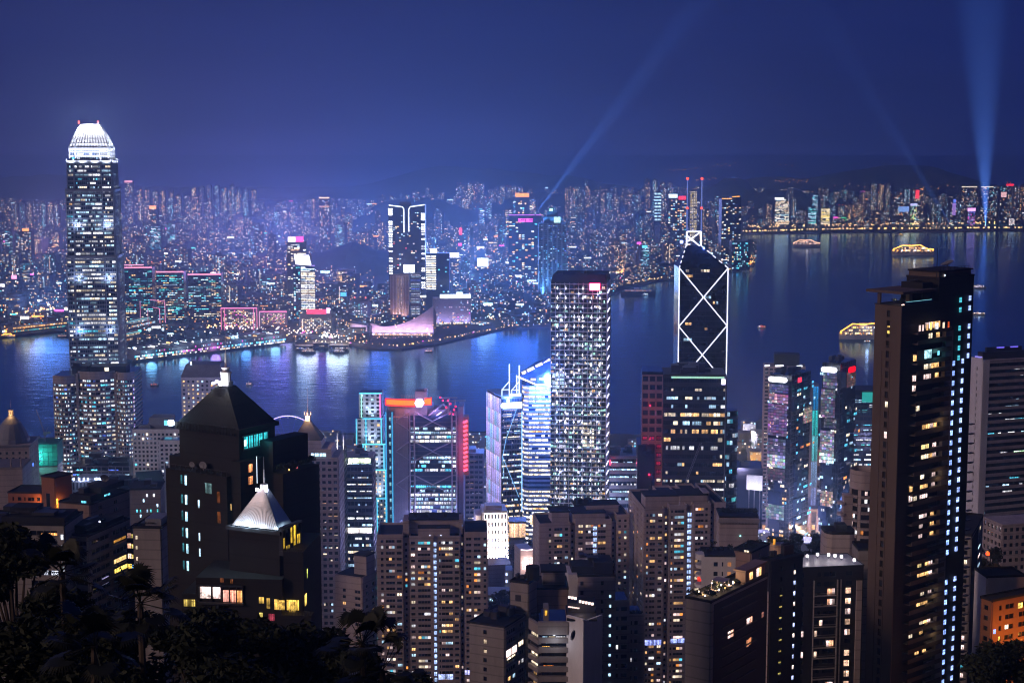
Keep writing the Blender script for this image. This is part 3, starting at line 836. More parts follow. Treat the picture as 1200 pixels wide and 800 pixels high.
# towers of the far eastern shore with their signs (across the open water)
def east(name, label, a, b, t, sign=None, col=None, strips=None, k=4.0, Y=7350, p=.25, pal=P_FAR, frac=(0.0, 1.0), sh=10, cat='tower'):
 o, w, d, h = stand(name, label, cat, a, b, t, Y, 0, 40, 'signed towers on the far eastern shore', keep=270)
 MB().box(0, 0, 0, w, d, h).build('wall', 'far_wall_dark', o); f = faces4(w, d)
 L = Lit(o, 30, bright=3.6); grid_windows(L, f[0], 1, w - 1, 4, h - 4, max(3, int(w / 6)), max(4, int(h / 5)), p, pal, out=.3, runs=4 if strips else False); L.done()
 if sign: sign_board(o, f[0], w * frac[0], w * frac[1], h - sh * .4, h + sh * .6, .6, col, k)
 return o, w, d, h, f
east('office_tower', 'far-shore striped block under a bright white roof bar, by the water', 908, 925, 233, True, WHITE, True, 4.5, p=.5, pal=P_WARMOFF, frac=(0, .62))
o, w, d, h, f = east('office_block', 'short far-shore block with pale yellow window bands', 962, 973, 243, None, None, True, p=.8, pal=[(YEL, 1), (WWHITE, 1)])
o, w, d, h, f = east('office_block', 'low far-shore block with dim teal windows and green corner sign', 947, 957, 242, None, None, True, p=.6, pal=[(TEAL, 1), (COOL, 1)])
o, w, d, h, f = east('office_block', 'low far-shore block with pink and green neon signs', 976, 992, 254)
sign_board(o, f[0], 2, w * .36, h - 8, h, .6, MAG, 3.5); neon_line(o, [(w * .6, -1, h - 4), (w * .96, -1, h - 4), (w * .96, -1, h - 18)], 2, (.05, .9, .3), 2.5)
o, w, d, h, f = east('office_tower', 'far-shore tower carrying a tall red sign down its front', 1070, 1080, 222)
sign_board(o, f[0], w * .3, w * .75, h - 42, h - 3, .6, (1, .05, .08), 3.4)
o, w, d, h, f = east('office_block', 'far-shore block with a pale blue billboard screen', 1052, 1066, 240, p=.2)
sign_board(o, f[0], 4, w - 3, h - 32, h - 8, .6, (.25, .45, 1.0), 2.4)
o, w, d, h, f = east('office_tower', 'far-shore tower with green and white lit crown beside blue billboard', 1067, 1075, 240, True, (.5, .5, 1.0), None, 4, p=.5, pal=[((.3, .9, .4), 1), (WHITE, 1), (YEL, 1)])
o, w, d, h, f = east('office_tower', 'far-shore tower glowing magenta with a bright pink top', 1134, 1143, 246, True, (1, .4, .95), None, 5, p=.7, pal=[(MAG, 2), (BLUE, 1), (COOL, 1)], sh=14)
o, w, d, h, f = east('office_tower', 'far-shore tower with a violet vertical sign', 1114, 1122, 233, p=.2)
sign_board(o, f[0], w * .3, w * .8, h - 75, h - 20, .6, (.55, .3, 1.0), 1.8); sign_board(o, f[0], w * .4, w * .8, h - 18, h - 2, .6, BLUE, 3)
o, w, d, h, f = east('apartment_tower', 'wide far-shore tower with one white line along its roof, left one of the pair', 1127, 1145, 219, None, Y=7900); neon_line(o, [(0, -1, h), (w, -1, h)], 2.6, WWHITE, 3)
o, w, d, h, f = east('apartment_tower', 'wide far-shore tower with one white line along its roof, right one of the pair', 1150, 1164, 219, None, Y=7900); neon_line(o, [(0, -1, h), (w, -1, h)], 2.6, WWHITE, 3)
o, w, d, h, f = east('office_tower', 'hazy tower near the right edge with a red roof sign', 1177, 1188, 217, True, RED, None, 4, Y=7900, frac=(.2, 1))
o, w, d, h, f = east('office_tower', 'tower near the right edge with square pinkish-white sign panel', 1172, 1181, 224, p=.2)
sign_board(o, f[0], w * .15, w * .85, h - 28, h - 4, .6, (1, .55, .55), 2.6)
o, w, d, h, f = east('office_block', 'low far-shore block with white lit front beside right-hand searchlight', 1182, 1190, 255, p=.9, pal=[(WHITE, 1), (PINKW, 1)])
o, w, d, h, f = east('office_tower', 'far-shore tower with a small round red light near its top', 1046, 1058, 230, p=.35)
MB().prism(ngon(w * .9, 0, 6, 10), -1, 1).build('red_disc', 'neon', o); e = o.children[-1]; e.rotation_euler = (R(90), 0, 0); e.location = (0, -2, h - 8); e.color = (6, .3, .5, 1)

# buildings with notable signs in the inland city
def inland(label, a, b, t, Y, signs, p=.25, pal=P_FAR, mat='far_wall_dark'):
 o, w, d, h = stand('office_tower', label, 'tower', a, b, t, Y, 0, 35, 'signed towers of the inland city')
 MB().box(0, 0, 0, w, d, h).build('wall', mat, o); f = faces4(w, d)
 L = Lit(o, 30, bright=3.0); grid_windows(L, f[0], 1, w - 1, 4, h - 6, max(3, int(w / 5)), max(4, int(h / 4)), p, pal, out=.3); L.done()
 for (x0, x1, z0, z1, c, k) in signs: sign_board(o, f[0], w * x0, w * x1, h + z0, h + z1, .6, c, k)
inland('mid-city block with a long white sign, right of star-signed tower', 515, 538, 300, 4300, [(0, 1, -4, 9, (.95, .9, 1), 4.5)])
inland('mid-city tower with a crooked red neon mark near its top', 536, 546, 268, 4900, [(.2, .55, -18, 2, (1, .06, .1), 4), (.1, .5, -52, -44, (1, .1, .3), 4)])
inland('mid-city block with a dazzling white square billboard', 556, 573, 306, 4200, [(.2, .95, -14, 8, (.8, .9, 1), 5)])
inland('block far left with a small orange sign on top', 24, 36, 270, 5200, [(.2, .8, -2, 6, ORANGE, 4)])
inland('block with orange sign, right of the tall silver skyscraper', 174, 184, 243, 6400, [(.1, .9, -6, 6, (1, .35, .12), 5)])
inland('hazy block with a short pink roof sign near skyscraper crown', 146, 155, 213, 7600, [(0, 1, -4, 6, (1, .4, .5), 3)])
inland('low block far left with a pink and blue sign', 10, 22, 325, 4300, [(.3, .8, -4, 6, (1, .3, .5), 4)])
inland('brick-lit tower with amber window bands near centre left', 396, 416, 316, 4250, [], .75, [(WARM, 2), (WWHITE, 1)], 'brown_tile')
inland('dark tower crowned with two rows of amber roof lights', 374, 386, 232, 6100, [(0, 1, -2, 3, (1, .6, .35), 3.5), (0, 1, -34, -30, (1, .5, .2), 2)], .2)
inland('block with a small teal crown below striped tower', 399, 406, 344, 3700, [(0, 1, -6, 3, (.1, .5, .9), 2.5)])
inland('tower with a pale white sign panel right of the T of light', 534, 543, 343, 3800, [(.1, .9, -12, 2, (.8, .9, 1), 3)])

# searchlights
def searchlight(loc, aim, energy, spread, label, col=(.20, .38, 1.0)):
 o = thing('searchlight', label, 'searchlight', loc, 0, 'searchlights')
 m_ = MB(); m_.prism(ngon(0, 0, 2.2, 10), -3.0, -1.2); m_.box(-.6, -.6, -1.2, .6, .6, .2); m_.build('base', 'dark_steel', o)
 dirv = (Vector(aim) - Vector(loc)).normalized()
 MB().tube([dirv * -1.6, dirv * 2.0], 1.3, n=10, r2=2.0).build('lamp_housing', 'steel', o)
 MB().tube([dirv * 2.01, dirv * 2.4], 1.8, n=10).build('lens', 'neon', o).color = (6, 7, 10, 1)
 d = bpy.data.lights.new('beam', 'SPOT'); d.energy = energy; d.color = col; d.spot_size = spread; d.spot_blend = 1.0; d.shadow_soft_size = .6
 l_ = bpy.data.objects.new('beam', d); COL.objects.link(l_); l_.parent = o
 l_.location = dirv * 3.2; l_.rotation_euler = (-dirv).to_track_quat('Z', 'Y').to_euler()
searchlight(SEARCH_BASE[0], at(790, 40, 4600 + 150), 2.8e9, R(8), 'searchlight on a rooftop sending its beam up to the right')
for (px, tx, ty, e, s_, lab) in ((1116, 1075, 200, 1.6e9, 8.0, 'shoreline searchlight sending a beam up to the left'), (1155, 1150, -40, 6e9, 17.0, 'shoreline searchlight sending a broad beam straight up'), (1182, 1205, 180, 2.5e9, 3.2, 'shoreline searchlight near the right edge with its beam leaning right')):
 b_ = gnd(px, 268, FG); searchlight((b_.x, b_.y, FG + 8), at(tx, ty, b_.y), e, R(s_), lab)
# ------------------------------------------------------------------ Kowloon: ordinary towers, each a thing of its own
ORD = ['first', 'second', 'third', 'fourth', 'fifth', 'sixth', 'seventh', 'eighth', 'ninth', 'tenth', 'eleventh', 'twelfth', 'thirteenth', 'fourteenth', 'fifteenth', 'sixteenth',
    'seventeenth', 'eighteenth', 'nineteenth', 'twentieth', 'twenty-first', 'twenty-second', 'twenty-third', 'twenty-fourth', 'twenty-fifth', 'twenty-sixth', 'twenty-seventh', 'twenty-eighth', 'twenty-ninth', 'thirtieth']
def cells(mb, fc, x0, x1, z0, z1, nx, nz, p, pal, k, r, fw=(.2, .8), fh=(.25, .75), run=1, colvar=.6):
 cw, ch = (x1 - x0) / nx, (z1 - z0) / nz
 colp = [p * r.uniform(1 - colvar, 1 + colvar) for _ in range(nx)]
 for j in range(nz):
  i = 0
  while i < nx:
   n = 1
   if r.random() < colp[i]:
    while n < run and i + n < nx and r.random() < .6: n += 1
    c = pick(pal, r); b = k * (.25 + 1.5 * r.random() ** 3)
    fc.quad(mb, x0 + (i + fw[0]) * cw, x0 + (i + n - 1 + fw[1]) * cw, z0 + (j + fh[0]) * ch, z0 + (j + fh[1]) * ch, .4, 1, scl(c, b))
   i += n
city = []
def city_tower(x, y, w, d, h, kind, yaw, r):
 base = far_h(x, y)
 px, py = proj((x, y, base))
 o = None
 m_ = MB()
 dist = y
 k = 3.4 + 3.6 * max(0, (dist - 3500) / 4000)
 wall = r.choice(['far_wall', 'far_wall', 'far_wall_dark', 'far_wall_pale'])
 pal, word = r.choice([(P_FAR, 'mixed-lit'), (P_FAR, 'mixed-lit'), ([(WARM, 3), (WWHITE, 2), (ORANGE, 1)], 'warm-lit'), (P_COOLOFF, 'cool-lit')])
 fh = max(3.2, min(5.4, dist / 1500.0))
 form = 'slab'
 if kind == 'home':
  form = 'block' if w > 1.2 * d else 'point'
  m_.box(-w / 2, -d / 2, -8, w / 2, d / 2, h)
  a = w * .28
  m_.box(-a / 2, -d / 2 - 1.5, -8, a / 2, -d / 2, h - 3)     # projecting bay
  m_.box(-w * .22, -d * .2, h, w * .22, d * .25, h + r.uniform(3, 7))
  f0 = Face((-w / 2, -d / 2), (1, 0), w); f1 = Face((-a / 2, -d / 2 - 1.5), (1, 0), a)
  nz = max(4, int(h / fh)); p = r.uniform(.16, .44)
  nx = max(2, int(w * .36 / 3.6))
  cells(m_, f0, 0, w * .36, 3, h - 2, nx, nz, p, pal, k, r); cells(m_, f0, w * .64, w, 3, h - 2, nx, nz, p, pal, k, r)
  cells(m_, f1, 0, a, 3, h - 4, 2, nz, p, pal, k, r)
  if r.random() < .22:                                      # lit stair column
   c = pick([(WWHITE, 2), (COOL, 2), (WARM, 1.4)], r)
   for j in range(nz): f1.quad(m_, a * .42, a * .58, 3 + (j + .1) * (h - 8) / nz, 3 + (j + .8) * (h - 8) / nz, .5, 1, scl(c, k * .55))
 elif kind == 'office':
  form = 'office'
  m_.box(-w / 2, -d / 2, -8, w / 2, d / 2, h); m_.box(-w * .3, -d * .25, h, w * .3, d * .3, h + 5)
  f0 = Face((-w / 2, -d / 2), (1, 0), w)
  cells(m_, f0, 0, w, 3, h - 3, max(3, int(w / 4)), max(4, int(h / fh)), r.uniform(.12, .4), pal, k * .9, r, (.08, .92), (.3, .7), 4, .2)
 else:
  form = 'stepped'
  m_.box(-w / 2, -d / 2, -8, w / 2, d / 2, h * .45); m_.box(-w * .34, -d * .3, h * .45, w * .3, d * .35, h)
  f0 = Face((-w / 2, -d / 2), (1, 0), w); f1 = Face((-w * .34, -d * .3), (1, 0), w * .64)
  cells(m_, f0, 0, w, 3, h * .44, max(3, int(w / 3.8)), max(3, int(h * .43 / fh)), .24, pal, k, r)
  cells(m_, f1, 0, w * .64, h * .47, h - 2, max(2, int(w * .6 / 3.8)), max(3, int(h * .5 / fh)), .24, pal, k, r)
 feat = ''
 t = r.random()
 if t < .05:
  c = pick([(WHITE, 2), (MAG, 1), (RED, 1), (ORANGE, 1.5), (CYAN, .6)], r)
  f0 = Face((-w / 2, -d / 2), (1, 0), w); f0.slab(m_, w * .2, w * .8, h - 4, h + 3, 1.2, 1, scl(c, 4)); feat = ' with a roof sign'
 elif t < .10:
  for q in (-.3, .3): m_.box(w * q - 1, -1, h + 5, w * q + 1, 1, h + 7.5, 1, (6, .7, .3)); feat = ' with red roof lamps'
 o = m_.build('city_tower', [wall, 'lit_cells'])
 o.location = (x, y, base); o.rotation_euler = (0, 0, yaw)
 city.append((o, px, y, word, form, feat))
 RESERVED.append((x, y, max(w, d) * .62))

rc = random.Random(41)
tries = 0
clusters = []
# regular estates: rows of equal towers far inland
for (px, py, n_, dx, h, Y) in ((165, 250, 5, 9, 150, 7900), (200, 251, 4, 10, 125, 7900), (228, 249, 6, 9, 150, 8200), (262, 250, 5, 9, 130, 8300), (108, 262, 3, 9, 110, 7200), (20, 262, 6, 8, 105, 7300), (52, 262, 3, 8, 110, 7300),
          (538, 240, 5, 6.5, 105, 8600), (575, 241, 6, 7, 85, 8600), (478, 244, 4, 9, 80, 8500), (665, 251, 4, 8, 135, 7800), (690, 251, 5, 8, 95, 7900), (758, 252, 4, 9, 175, 7700), (735, 252, 2, 9, 110, 7700), (325, 262, 5, 9, 80, 7300),
          (1023, 252, 3, 8, 150, 7800), (1062, 253, 3, 8, 135, 7800), (985, 258, 4, 8, 75, 7500), (1165, 252, 5, 8, 160, 7900), (1092, 257, 4, 8, 90, 7500), (415, 258, 4, 9, 65, 7500)):
 hh = h * rc.uniform(.92, 1.08); wd = rc.uniform(20, 28)
 for i in range(n_):
  b = at(px + dx * i, py, Y + rc.uniform(-60, 60))
  city_tower(b.x, b.y, wd, wd * .85, hh * rc.uniform(.94, 1.06), 'home', rc.uniform(-.2, .2), rc)
while len(city) < 292 and tries < 30000:
 tries += 1
 px = rc.uniform(-25, 1225); py = rc.uniform(240, 402)
 g = gnd(px, py, FG)
 if px < 860: 
  if g.y > 8800: continue
 elif g.y > 8600: continue
 if not inside(g.x, g.y - 50): continue
 y = g.y; bx = g.x
 if any(abs(px_ - px) < 26 * 1 and py_lim(px) < py for px_ in ()): continue
 if y < 3300 and px > 400: continue
 if 700 < px < 850 and y < 4500: hmax = 60
 if y < 3900: w, h = rc.uniform(24, 48), rc.uniform(18, 52)
 elif y < 4800: w, h = rc.uniform(22, 42), rc.uniform(28, 80)
 elif y < 6200: w, h = rc.uniform(22, 40), rc.uniform(40, 95)
 else: w, h = rc.uniform(22, 36), rc.uniform(60, 125)
 if 400 < px < 470 and 4300 < y < 5300: continue                 # wooded knoll
 if 215 < px < 275 and 5600 < y < 6300: h *= .4
 if 5 < px < 80 and 6000 < y < 6800: continue
 if px < 145 and y < 3900: h *= .55
 if px > 590 and y < 4400: h *= .75
 d = w * rc.uniform(.6, 1.0)
 if any((bx - rx) ** 2 + (y - ry) ** 2 < (rr + max(w, d) * .6) ** 2 for rx, ry, rr in RESERVED): continue
 top = proj((bx, y, far_h(bx, y) + h + 8))[1]
 half = w * .5 * F / y
 if any(a < px + half and b > px - half and y < Y_ and top < kb for a, b, Y_, kb in LANDMARK_PX): continue
 city_tower(bx, y, w, d, h, rc.choice(['home', 'home', 'home', 'office', 'stepped']), rc.uniform(-.5, .5), rc)
# names for each: by band of distance and by stretch between landmarks, counted from the left
ZONES = [(-99, 80, 'left of the silver skyscraper'), (80, 145, 'behind the silver skyscraper'), (145, 200, 'just right of the silver skyscraper'), (200, 262, 'above the pink-roofed towers'), (262, 336, 'above the pink-outlined hotels'), (336, 400, 'around the white screen tower'), (400, 455, 'left of the T-lit tower'),
   (455, 528, 'behind the T-lit tower'), (528, 600, 'left of the searchlight block'), (600, 645, 'around the blue crowned tower'), (645, 715, 'above the dotted-light tower'), (715, 795, 'left of the braced tower'), (795, 880, 'behind the braced tower'), (880, 990, 'at the left of the open water'), (990, 1090, 'behind the orange-lit boat'), (1090, 1400, 'behind the far-right searchlights')]
BANDS = [(0, 4300, 'near the far waterfront', 'front-row city towers across the harbour'), (4300, 6200, 'in the middle of the far city', 'mid-city towers across the harbour'), (6200, 99999, 'on the hazy far slopes', 'hazy towers at the back of the far city')]
bins = {}
for (o, px, y, word, form, feat) in city:
 z = next(i for i, q in enumerate(ZONES) if q[0] <= px < q[1] or i == len(ZONES) - 1)
 b = next(i for i, q in enumerate(BANDS) if q[0] <= y < q[1])
 bins.setdefault((z, b, word, form + feat), []).append((px, o))
for (z, b, word, form), lst in bins.items():
 lst.sort(key=lambda t: t[0])
 bandw = ['nearshore', 'mid-city', 'hillside'][b]
 for i, (px, o) in enumerate(lst):
  which = '' if len(lst) == 1 else (', ' + ORD[i] + ' from left')
  f1, _, f2 = form.partition(' with ')
  tag(o, f"{bandw} {word} {f1} tower{' with ' + f2 if f2 else ''} {ZONES[z][2]}{which}", 'tower', BANDS[b][3])

# everything lower and further that reads as one mass of lights
m_ = MB()
tries = 0; nb = 0
while nb < 2600 and tries < 40000:
 tries += 1
 px = rc.uniform(-30, 1230); py = rc.uniform(236, 404)
 g = gnd(px, py, FG)
 if not inside(g.x, g.y - 30) or g.y > 9300: continue
 if 405 < px < 465 and 4300 < g.y < 5200 : continue
 w = rc.uniform(14, 40); d = rc.uniform(14, 30); h = rc.uniform(8, 26) + (max(0, g.y - 6000) * .008)
 if any((g.x - rx) ** 2 + (g.y - ry) ** 2 < (rr + w * .5) ** 2 for rx, ry, rr in RESERVED): continue
 z0 = far_h(g.x, g.y)
 if any(a < px + 6 and b > px - 6 and g.y < Y_ and py - h * F / g.y < kb - 6 for a, b, Y_, kb in LANDMARK_PX): continue
 m_.box(g.x - w / 2, g.y - d / 2, z0 - 6, g.x + w / 2, g.y + d / 2, z0 + h, 0); nb += 1
 fc = Face((g.x - w / 2, g.y - d / 2), (1, 0), w)
 cells(m_, fc, 0, w, z0 + 1, z0 + h, max(2, int(w / 4)), max(2, int(h / 4)), rc.uniform(.12, .45), P_FAR, 2.2 + g.y / 3000, rc)
 if rc.random() < .05: fc.slab(m_, w * .1, w * .9, z0 + h, z0 + h + rc.uniform(2, 6), .5, 1, scl(pick([(WHITE, 3), (COOL, 3), (MAG, .6), (ORANGE, 1.5), (TEAL, 1)], rc), 4.5))
tag(m_.build('distant_city', ['far_wall_dark', 'lit_cells']), 'mass of low lit blocks filling the far city between its towers', 'city', kind='stuff')
# street lights of the far city
m_ = MB()
def dot(x, y, z, s, c): m_.box(x - s, y - s, z - s, x + s, y + s, z + s, 0, c, bottom=True)
for _ in range(4200):
 px = rc.uniform(-30, 1230); py = rc.uniform(234, 404); g = gnd(px, py, FG)
 if not inside(g.x, g.y - 8) or g.y > 9800: continue
 c = pick([(WARM, 4), (ORANGE, 3), (WHITE, 1.2), (COOL, 1.5)], rc)
 dot(g.x, g.y, far_h(g.x, g.y) + rc.uniform(8, 24), .5 + g.y / 9000, scl(c, rc.uniform(1.5, 5)))
def street(pts, step, c, k, jit=6, s=None, z=9):
 for (a, b) in zip(pts, pts[1:]):
  A, B = gnd(*a, FG), gnd(*b, FG); n_ = max(1, int((B - A).length / step))
  for i in range(n_):
   p = A.lerp(B, (i + rc.random() * .6) / n_)
   dot(p.x + rc.uniform(-jit, jit), p.y + rc.uniform(-jit, jit) * 1.5, far_h(p.x, p.y) + z, (s or .5 + p.y / 9000) * rc.uniform(.7, 1.3), scl(c, k * rc.uniform(.5, 1.4)))
street([(395, 262), (420, 254), (455, 250), (520, 255), (560, 262)], 28, WARM, 4, 20)
street([(470, 240), (510, 236), (560, 240)], 30, WARM, 3.5, 20, z=45)
street([(390, 290), (420, 289), (452, 294)], 22, ORANGE, 3.5, 14)
street([(575, 250), (640, 262), (715, 264), (790, 268), (850, 272)], 26, WARM, 4.5, 25)
street([(690, 278), (760, 274)], 26, ORANGE, 4, 25)
street([(868, 273.5), (960, 271.6), (1000, 271), (1200, 269.3)], 13, WARM, 9, 10, 2.0, z=5); street([(868, 270), (1200, 265)], 11, WARM, 8, 60, 1.7, z=8); street([(868, 267), (1200, 262)], 14, (1, .7, .4), 5, 80, z=12); street([(150, 300), (440, 320)], 7, WARM, 4.5, 260, z=14); street([(0, 320), (150, 330)], 8, WARM, 4, 260, z=14); street([(520, 300), (720, 300)], 8, WARM, 4.5, 300, z=14); street([(150, 275), (700, 275)], 8, (1, .62, .3), 5.5, 380, z=20)
street([(990, 266), (1060, 266)], 13, ORANGE, 4, 18); street([(1090, 267), (1210, 267)], 11, CYAN, 1.6, 2, 1.0, z=4)
street([(640, 246), (720, 242)], 26, WARM, 3, 40); street([(0, 304), (40, 300), (76, 296)], 22, ORANGE, 3, 10)
# roads with lamps climbing the dark ridge
for (px, py, Y, n_, sx) in ((806, 198, 9800, 9, 42), (845, 210, 9700, 14, 60), (930, 212, 9700, 12, 40), (850, 193, 9900, 6, 30), (925, 194, 9900, 3, 25), (1010, 218, 9300, 7, 60), (1110, 219, 9300, 8, 70)):
 for i in range(n_):
  p = at(px + (i - n_ / 2) * sx / max(1, n_) + rc.uniform(-2, 2), py + rc.uniform(-2, 2), Y - 700)
  dot(p.x, p.y, p.z, 1.5, scl(ORANGE, rc.uniform(4, 9)))
tag(m_.build('street_lights', 'lamp'), 'scattered amber and white street lights of the far city', 'lights', kind='stuff')

# brilliant waterfront: promenade, terminal, pier
m_ = MB()
def fline(pts, step, c, k, s=.8, jit=3, z=6, n=1):
 global m_
 for (a, b) in zip(pts, pts[1:]):
  A, B = gnd(*a, FG), gnd(*b, FG); q = max(1, int((B - A).length / step))
  for i in range(q):
   p = A.lerp(B, (i + rc.random()) / q)
   dot(p.x + rc.uniform(-jit, jit), p.y + 6 + rc.uniform(0, jit * 2), FG + z * rc.uniform(.6, 1.3), s * rc.uniform(.6, 1.5), scl(c if rc.random() < .8 else pick([(WHITE, 1), (COOL, 1), (MAG, .6), (WARM, 1)], rc), k * rc.uniform(.4, 1.6)))
fline([(340, 396), (416, 401)], 2.2, (1, .85, .72), 7, .95, 14, 7); fline([(343, 401), (414, 404)], 5, WWHITE, 5, .7, 4, 4)
fline([(255, 389), (345, 393), (420, 398)], 4, (1, .7, .62), 4.5, .9, 20, 8); fline([(415, 402), (432, 405), (470, 407), (512, 401), (560, 391), (600, 384), (650, 382)], 10, WARM, 3.2, .8, 3, 4)
fline([(430, 400), (510, 397)], 5, (.9, .6, .5), 2.2, .6, 14, 4)
fline([(510, 382), (560, 378), (640, 374)], 6, WWHITE, 3.5, .9, 25, 8); fline([(560, 340), (600, 336), (645, 340)], 9, COOL, 4, 1.0, 40, 12)
fline([(0, 391), (78, 383)], 4, ORANGE, 10, 1.5, 4, 5); fline([(0, 374), (78, 366)], 6, (1, .45, .15), 8, 1.5, 20, 9); fline([(130, 398), (210, 388)], 5, WARM, 6, 1.0, 20, 8); fline([(205, 392), (260, 386)], 5, WARM, 6, 1.0, 16, 8); fline([(0, 381), (78, 374)], 7, (1, .5, .2), 3, .9, 8, 8); fline([(10, 387), (78, 381)], 5, TEAL, 2.0, .7, 2, 4)
fline([(720, 337), (765, 329), (830, 324), (884, 309)], 12, WARM, 4, 1.0, 4, 6); fline([(715, 333), (745, 318)], 7, ORANGE, 5, 1.3, 22, 10); fline([(718, 326), (742, 317)], 6, (1, .6, .25), 5, 1.2, 20, 10)
fline([(862, 300), (884, 305), (880, 312)], 14, ORANGE, 5, 1.2, 6, 6)
for (px, py, k) in ((555, 312, 5), (557, 319, 4), (540, 346, 4), (571, 318, 6), (130, 306, 4), (295, 303, 5), (275, 304, 4), (327, 282, 6), (46, 361, 7), (60, 371, 5), (57, 366, 5)):
 g = gnd(px, py, FG); dot(g.x, g.y, FG + 18, 2.0, scl((.75, .88, 1.0), k)); lamp('flood_lamp', 'POINT', (g.x, g.y - 5, FG + 30), 1.2e6 if px > 290 else 4e5, (.22, .42, 1.0), 60)
tag(m_.build('waterfront_lights', 'lamp'), 'dense strings of white and amber lamps along the far waterfront', 'lights', kind='stuff')
# added unseen fill lamps spread their light on the ground and the air
for (px, py, e, c) in ((30, 380, 9e5, (1, .42, .12)), (180, 394, 7e5, (1, .6, .4)), (360, 400, 1.6e6, (1, .7, .75)), (395, 401, 1.8e6, (1, .78, .6)), (300, 394, 6e5, (.9, .45, .9)), (240, 405, 3e5, (.3, .7, 1)), (200, 406, 3e5, (.5, .7, 1)), (420, 400, 5e5, (1, .7, .5)), (570, 375, 6e5, (.6, .8, 1)), (620, 340, 1.2e6, (.4, .65, 1)), (540, 330, 1.5e6, (.45, .65, 1)),
        (730, 328, 5e5, (1, .5, .15)), (40, 388, 4e5, (1, .5, .2)), (330, 385, 8e5, (1, .5, .7)), (480, 330, 1.2e6, (.5, .6, 1)), (435, 380, 1e6, (.6, .45, 1)), (1060, 268, 1.2e6, (1, .6, .3)), (120, 330, 1.0e6, (.45, .5, 1)), (250, 330, 1.2e6, (.3, .6, 1)), (670, 300, 1.2e6, (.3, .5, 1)), (400, 330, 1.2e6, (.6, .55, 1))):
 g = gnd(px, py, FG); lamp('fill_glow', 'POINT', (g.x, g.y, FG + 26), e * .08, c, 22)

# coloured fill lamps added in mid-air over the far city to light the haze
for (px, py, z, e, c) in ((480, 330, 120, 4e6, (.16, .32, 1)), (590, 345, 90, 1.2e6, (.10, .28, 1)), (350, 330, 110, 3e6, (.5, .3, 1)), (645, 345, 90, 1.5e6, (.08, .3, 1)), (250, 300, 100, 3e6, (.5, .34, 1)), (60, 300, 90, 3e6, (.7, .36, .8)), (720, 290, 90, 2e6, (.25, .34, 1)), (420, 270, 90, 4e6, (.2, .34, 1)), (560, 270, 90, 2.5e6, (.3, .34, 1)), (160, 270, 90, 3e6, (.5, .36, 1)), (330, 280, 90, 3e6, (.5, .36, 1)), (800, 262, 90, 2.5e6, (.4, .34, 1))):
 g = gnd(px, py, FG); lamp('haze_fill', 'POINT', (g.x, g.y, z), e * 1.05, c, 150)
# ------------------------------------------------------------------ Central: the business towers on the near shore
def put(name, label, cat, pxL, pxR, pyT, Y, yaw=0.0, depth=None, side=None, left=None, group=None, base=None):
 P, w = site(pxL, pxR, pyT, Y, yaw)
 if side is not None: depth = side_len(P, w, yaw, side, True)
 elif left is not None: depth = side_len(P, w, yaw, left, False)
 depth = depth or w * .8
 b = hg(P.x, P.y) - 2 if base is None else base
 if base is None: b = min(b, hg(P.x, P.y + depth) - 2)
 return thing(name, label, cat, (P.x, P.y, b), yaw, group), w, depth, P.z - b

def zpx(th, py, Y):            # local height of row py at distance Y
 return at(600, py, Y).z - th.location.z

def box_part(th, name, mat, *b):
 return MB().box(*b).build(name, mat, th)

def office(th, w, d, h, nfl, ncol, p, pal, mat_wall, mat_glass='blue_glass', cap=70, bright=1.6, runs=4, sp_h=.35, pier=.08, out=.5, faces=(0, 1, 3), pside=None, z0=0, top=3, fz=(.28, .78), lo=.4, hi=1.6, floor_var=.6, name='curtain_wall', fx=(.06, .94)):
 MB().box(0, 0, z0, w, d, h).build(name, mat_glass, th)
 F4 = faces4(w, d); m_ = MB(); L = Lit(th, cap, bright=bright)
 for k in faces:
  ww = (w, d, w, d)[k]; nc = max(2, round(ncol * ww / w))
  relief(m_, F4[k], 0, ww, z0, h - .2, nc, nfl, sp_h, pier, out)
  grid_windows(L, F4[k], 0.3, ww - .3, z0, h - top, nc * 2 if ncol < 12 else nc, nfl, p if k == 0 else (pside if pside is not None else p * .8), pal, out=.08, runs=runs, fz=fz, lo=lo, hi=hi, floor_var=floor_var, fx=fx)
 L.done()
 m_.box(-.3, -.3, h, w + .3, d + .3, h + .9)
 m_.build('wall', mat_wall, th)
 return F4

def plant(th, w, d, h, r, n=5, mat='dark_steel', hh=(2, 5)):
 """roof plant: tanks, ducts and lift housings as one cluttered piece"""
 m_ = MB()
 for _ in range(n):
  a, b = r.uniform(.06, .65), r.uniform(.1, .65); ww, dd = r.uniform(.1, .3), r.uniform(.1, .3)
  m_.box(w * a, d * b, h + .9, w * (a + ww), d * (b + dd), h + r.uniform(*hh))
 return m_.build('roof_plant', mat, th)

# --- the tall silver skyscraper with the glowing crown
Y = 1800
o, w, d, h = put('skyscraper', 'tall silver skyscraper with setbacks and a dazzling white claw-like crown', 'skyscraper', 77.5, 136.5, 300, Y, .10, side=144)
HT = zpx(o, 143, Y); z_a, z_b, z_c, z_d, z_e = [zpx(o, q, Y) for q in (300, 222, 188, 173, 168)]
def ring(inset, c):            # square plan with notched corners
 i, c2 = inset, inset + c
 return [(c2, i), (w - c2, i), (w - c2, i + 1), (w - i - 1, i + 1) , (w - i - 1, c2), (w - i, c2), (w - i, d - c2), (w - c2, d - i), (c2, d - i), (i, d - c2), (i, c2), (i + 1, c2), (i + 1, i + 1), (c2, i + 1)]
tiers = [(0, z_a, 0), (z_a, z_b, 1.4), (z_b, z_c, 3.2), (z_c, z_d, 6.0), (z_d, z_e, 8.0)]
m_ = MB(); ms = MB(); L = Lit(o, 100, bright=1.6)
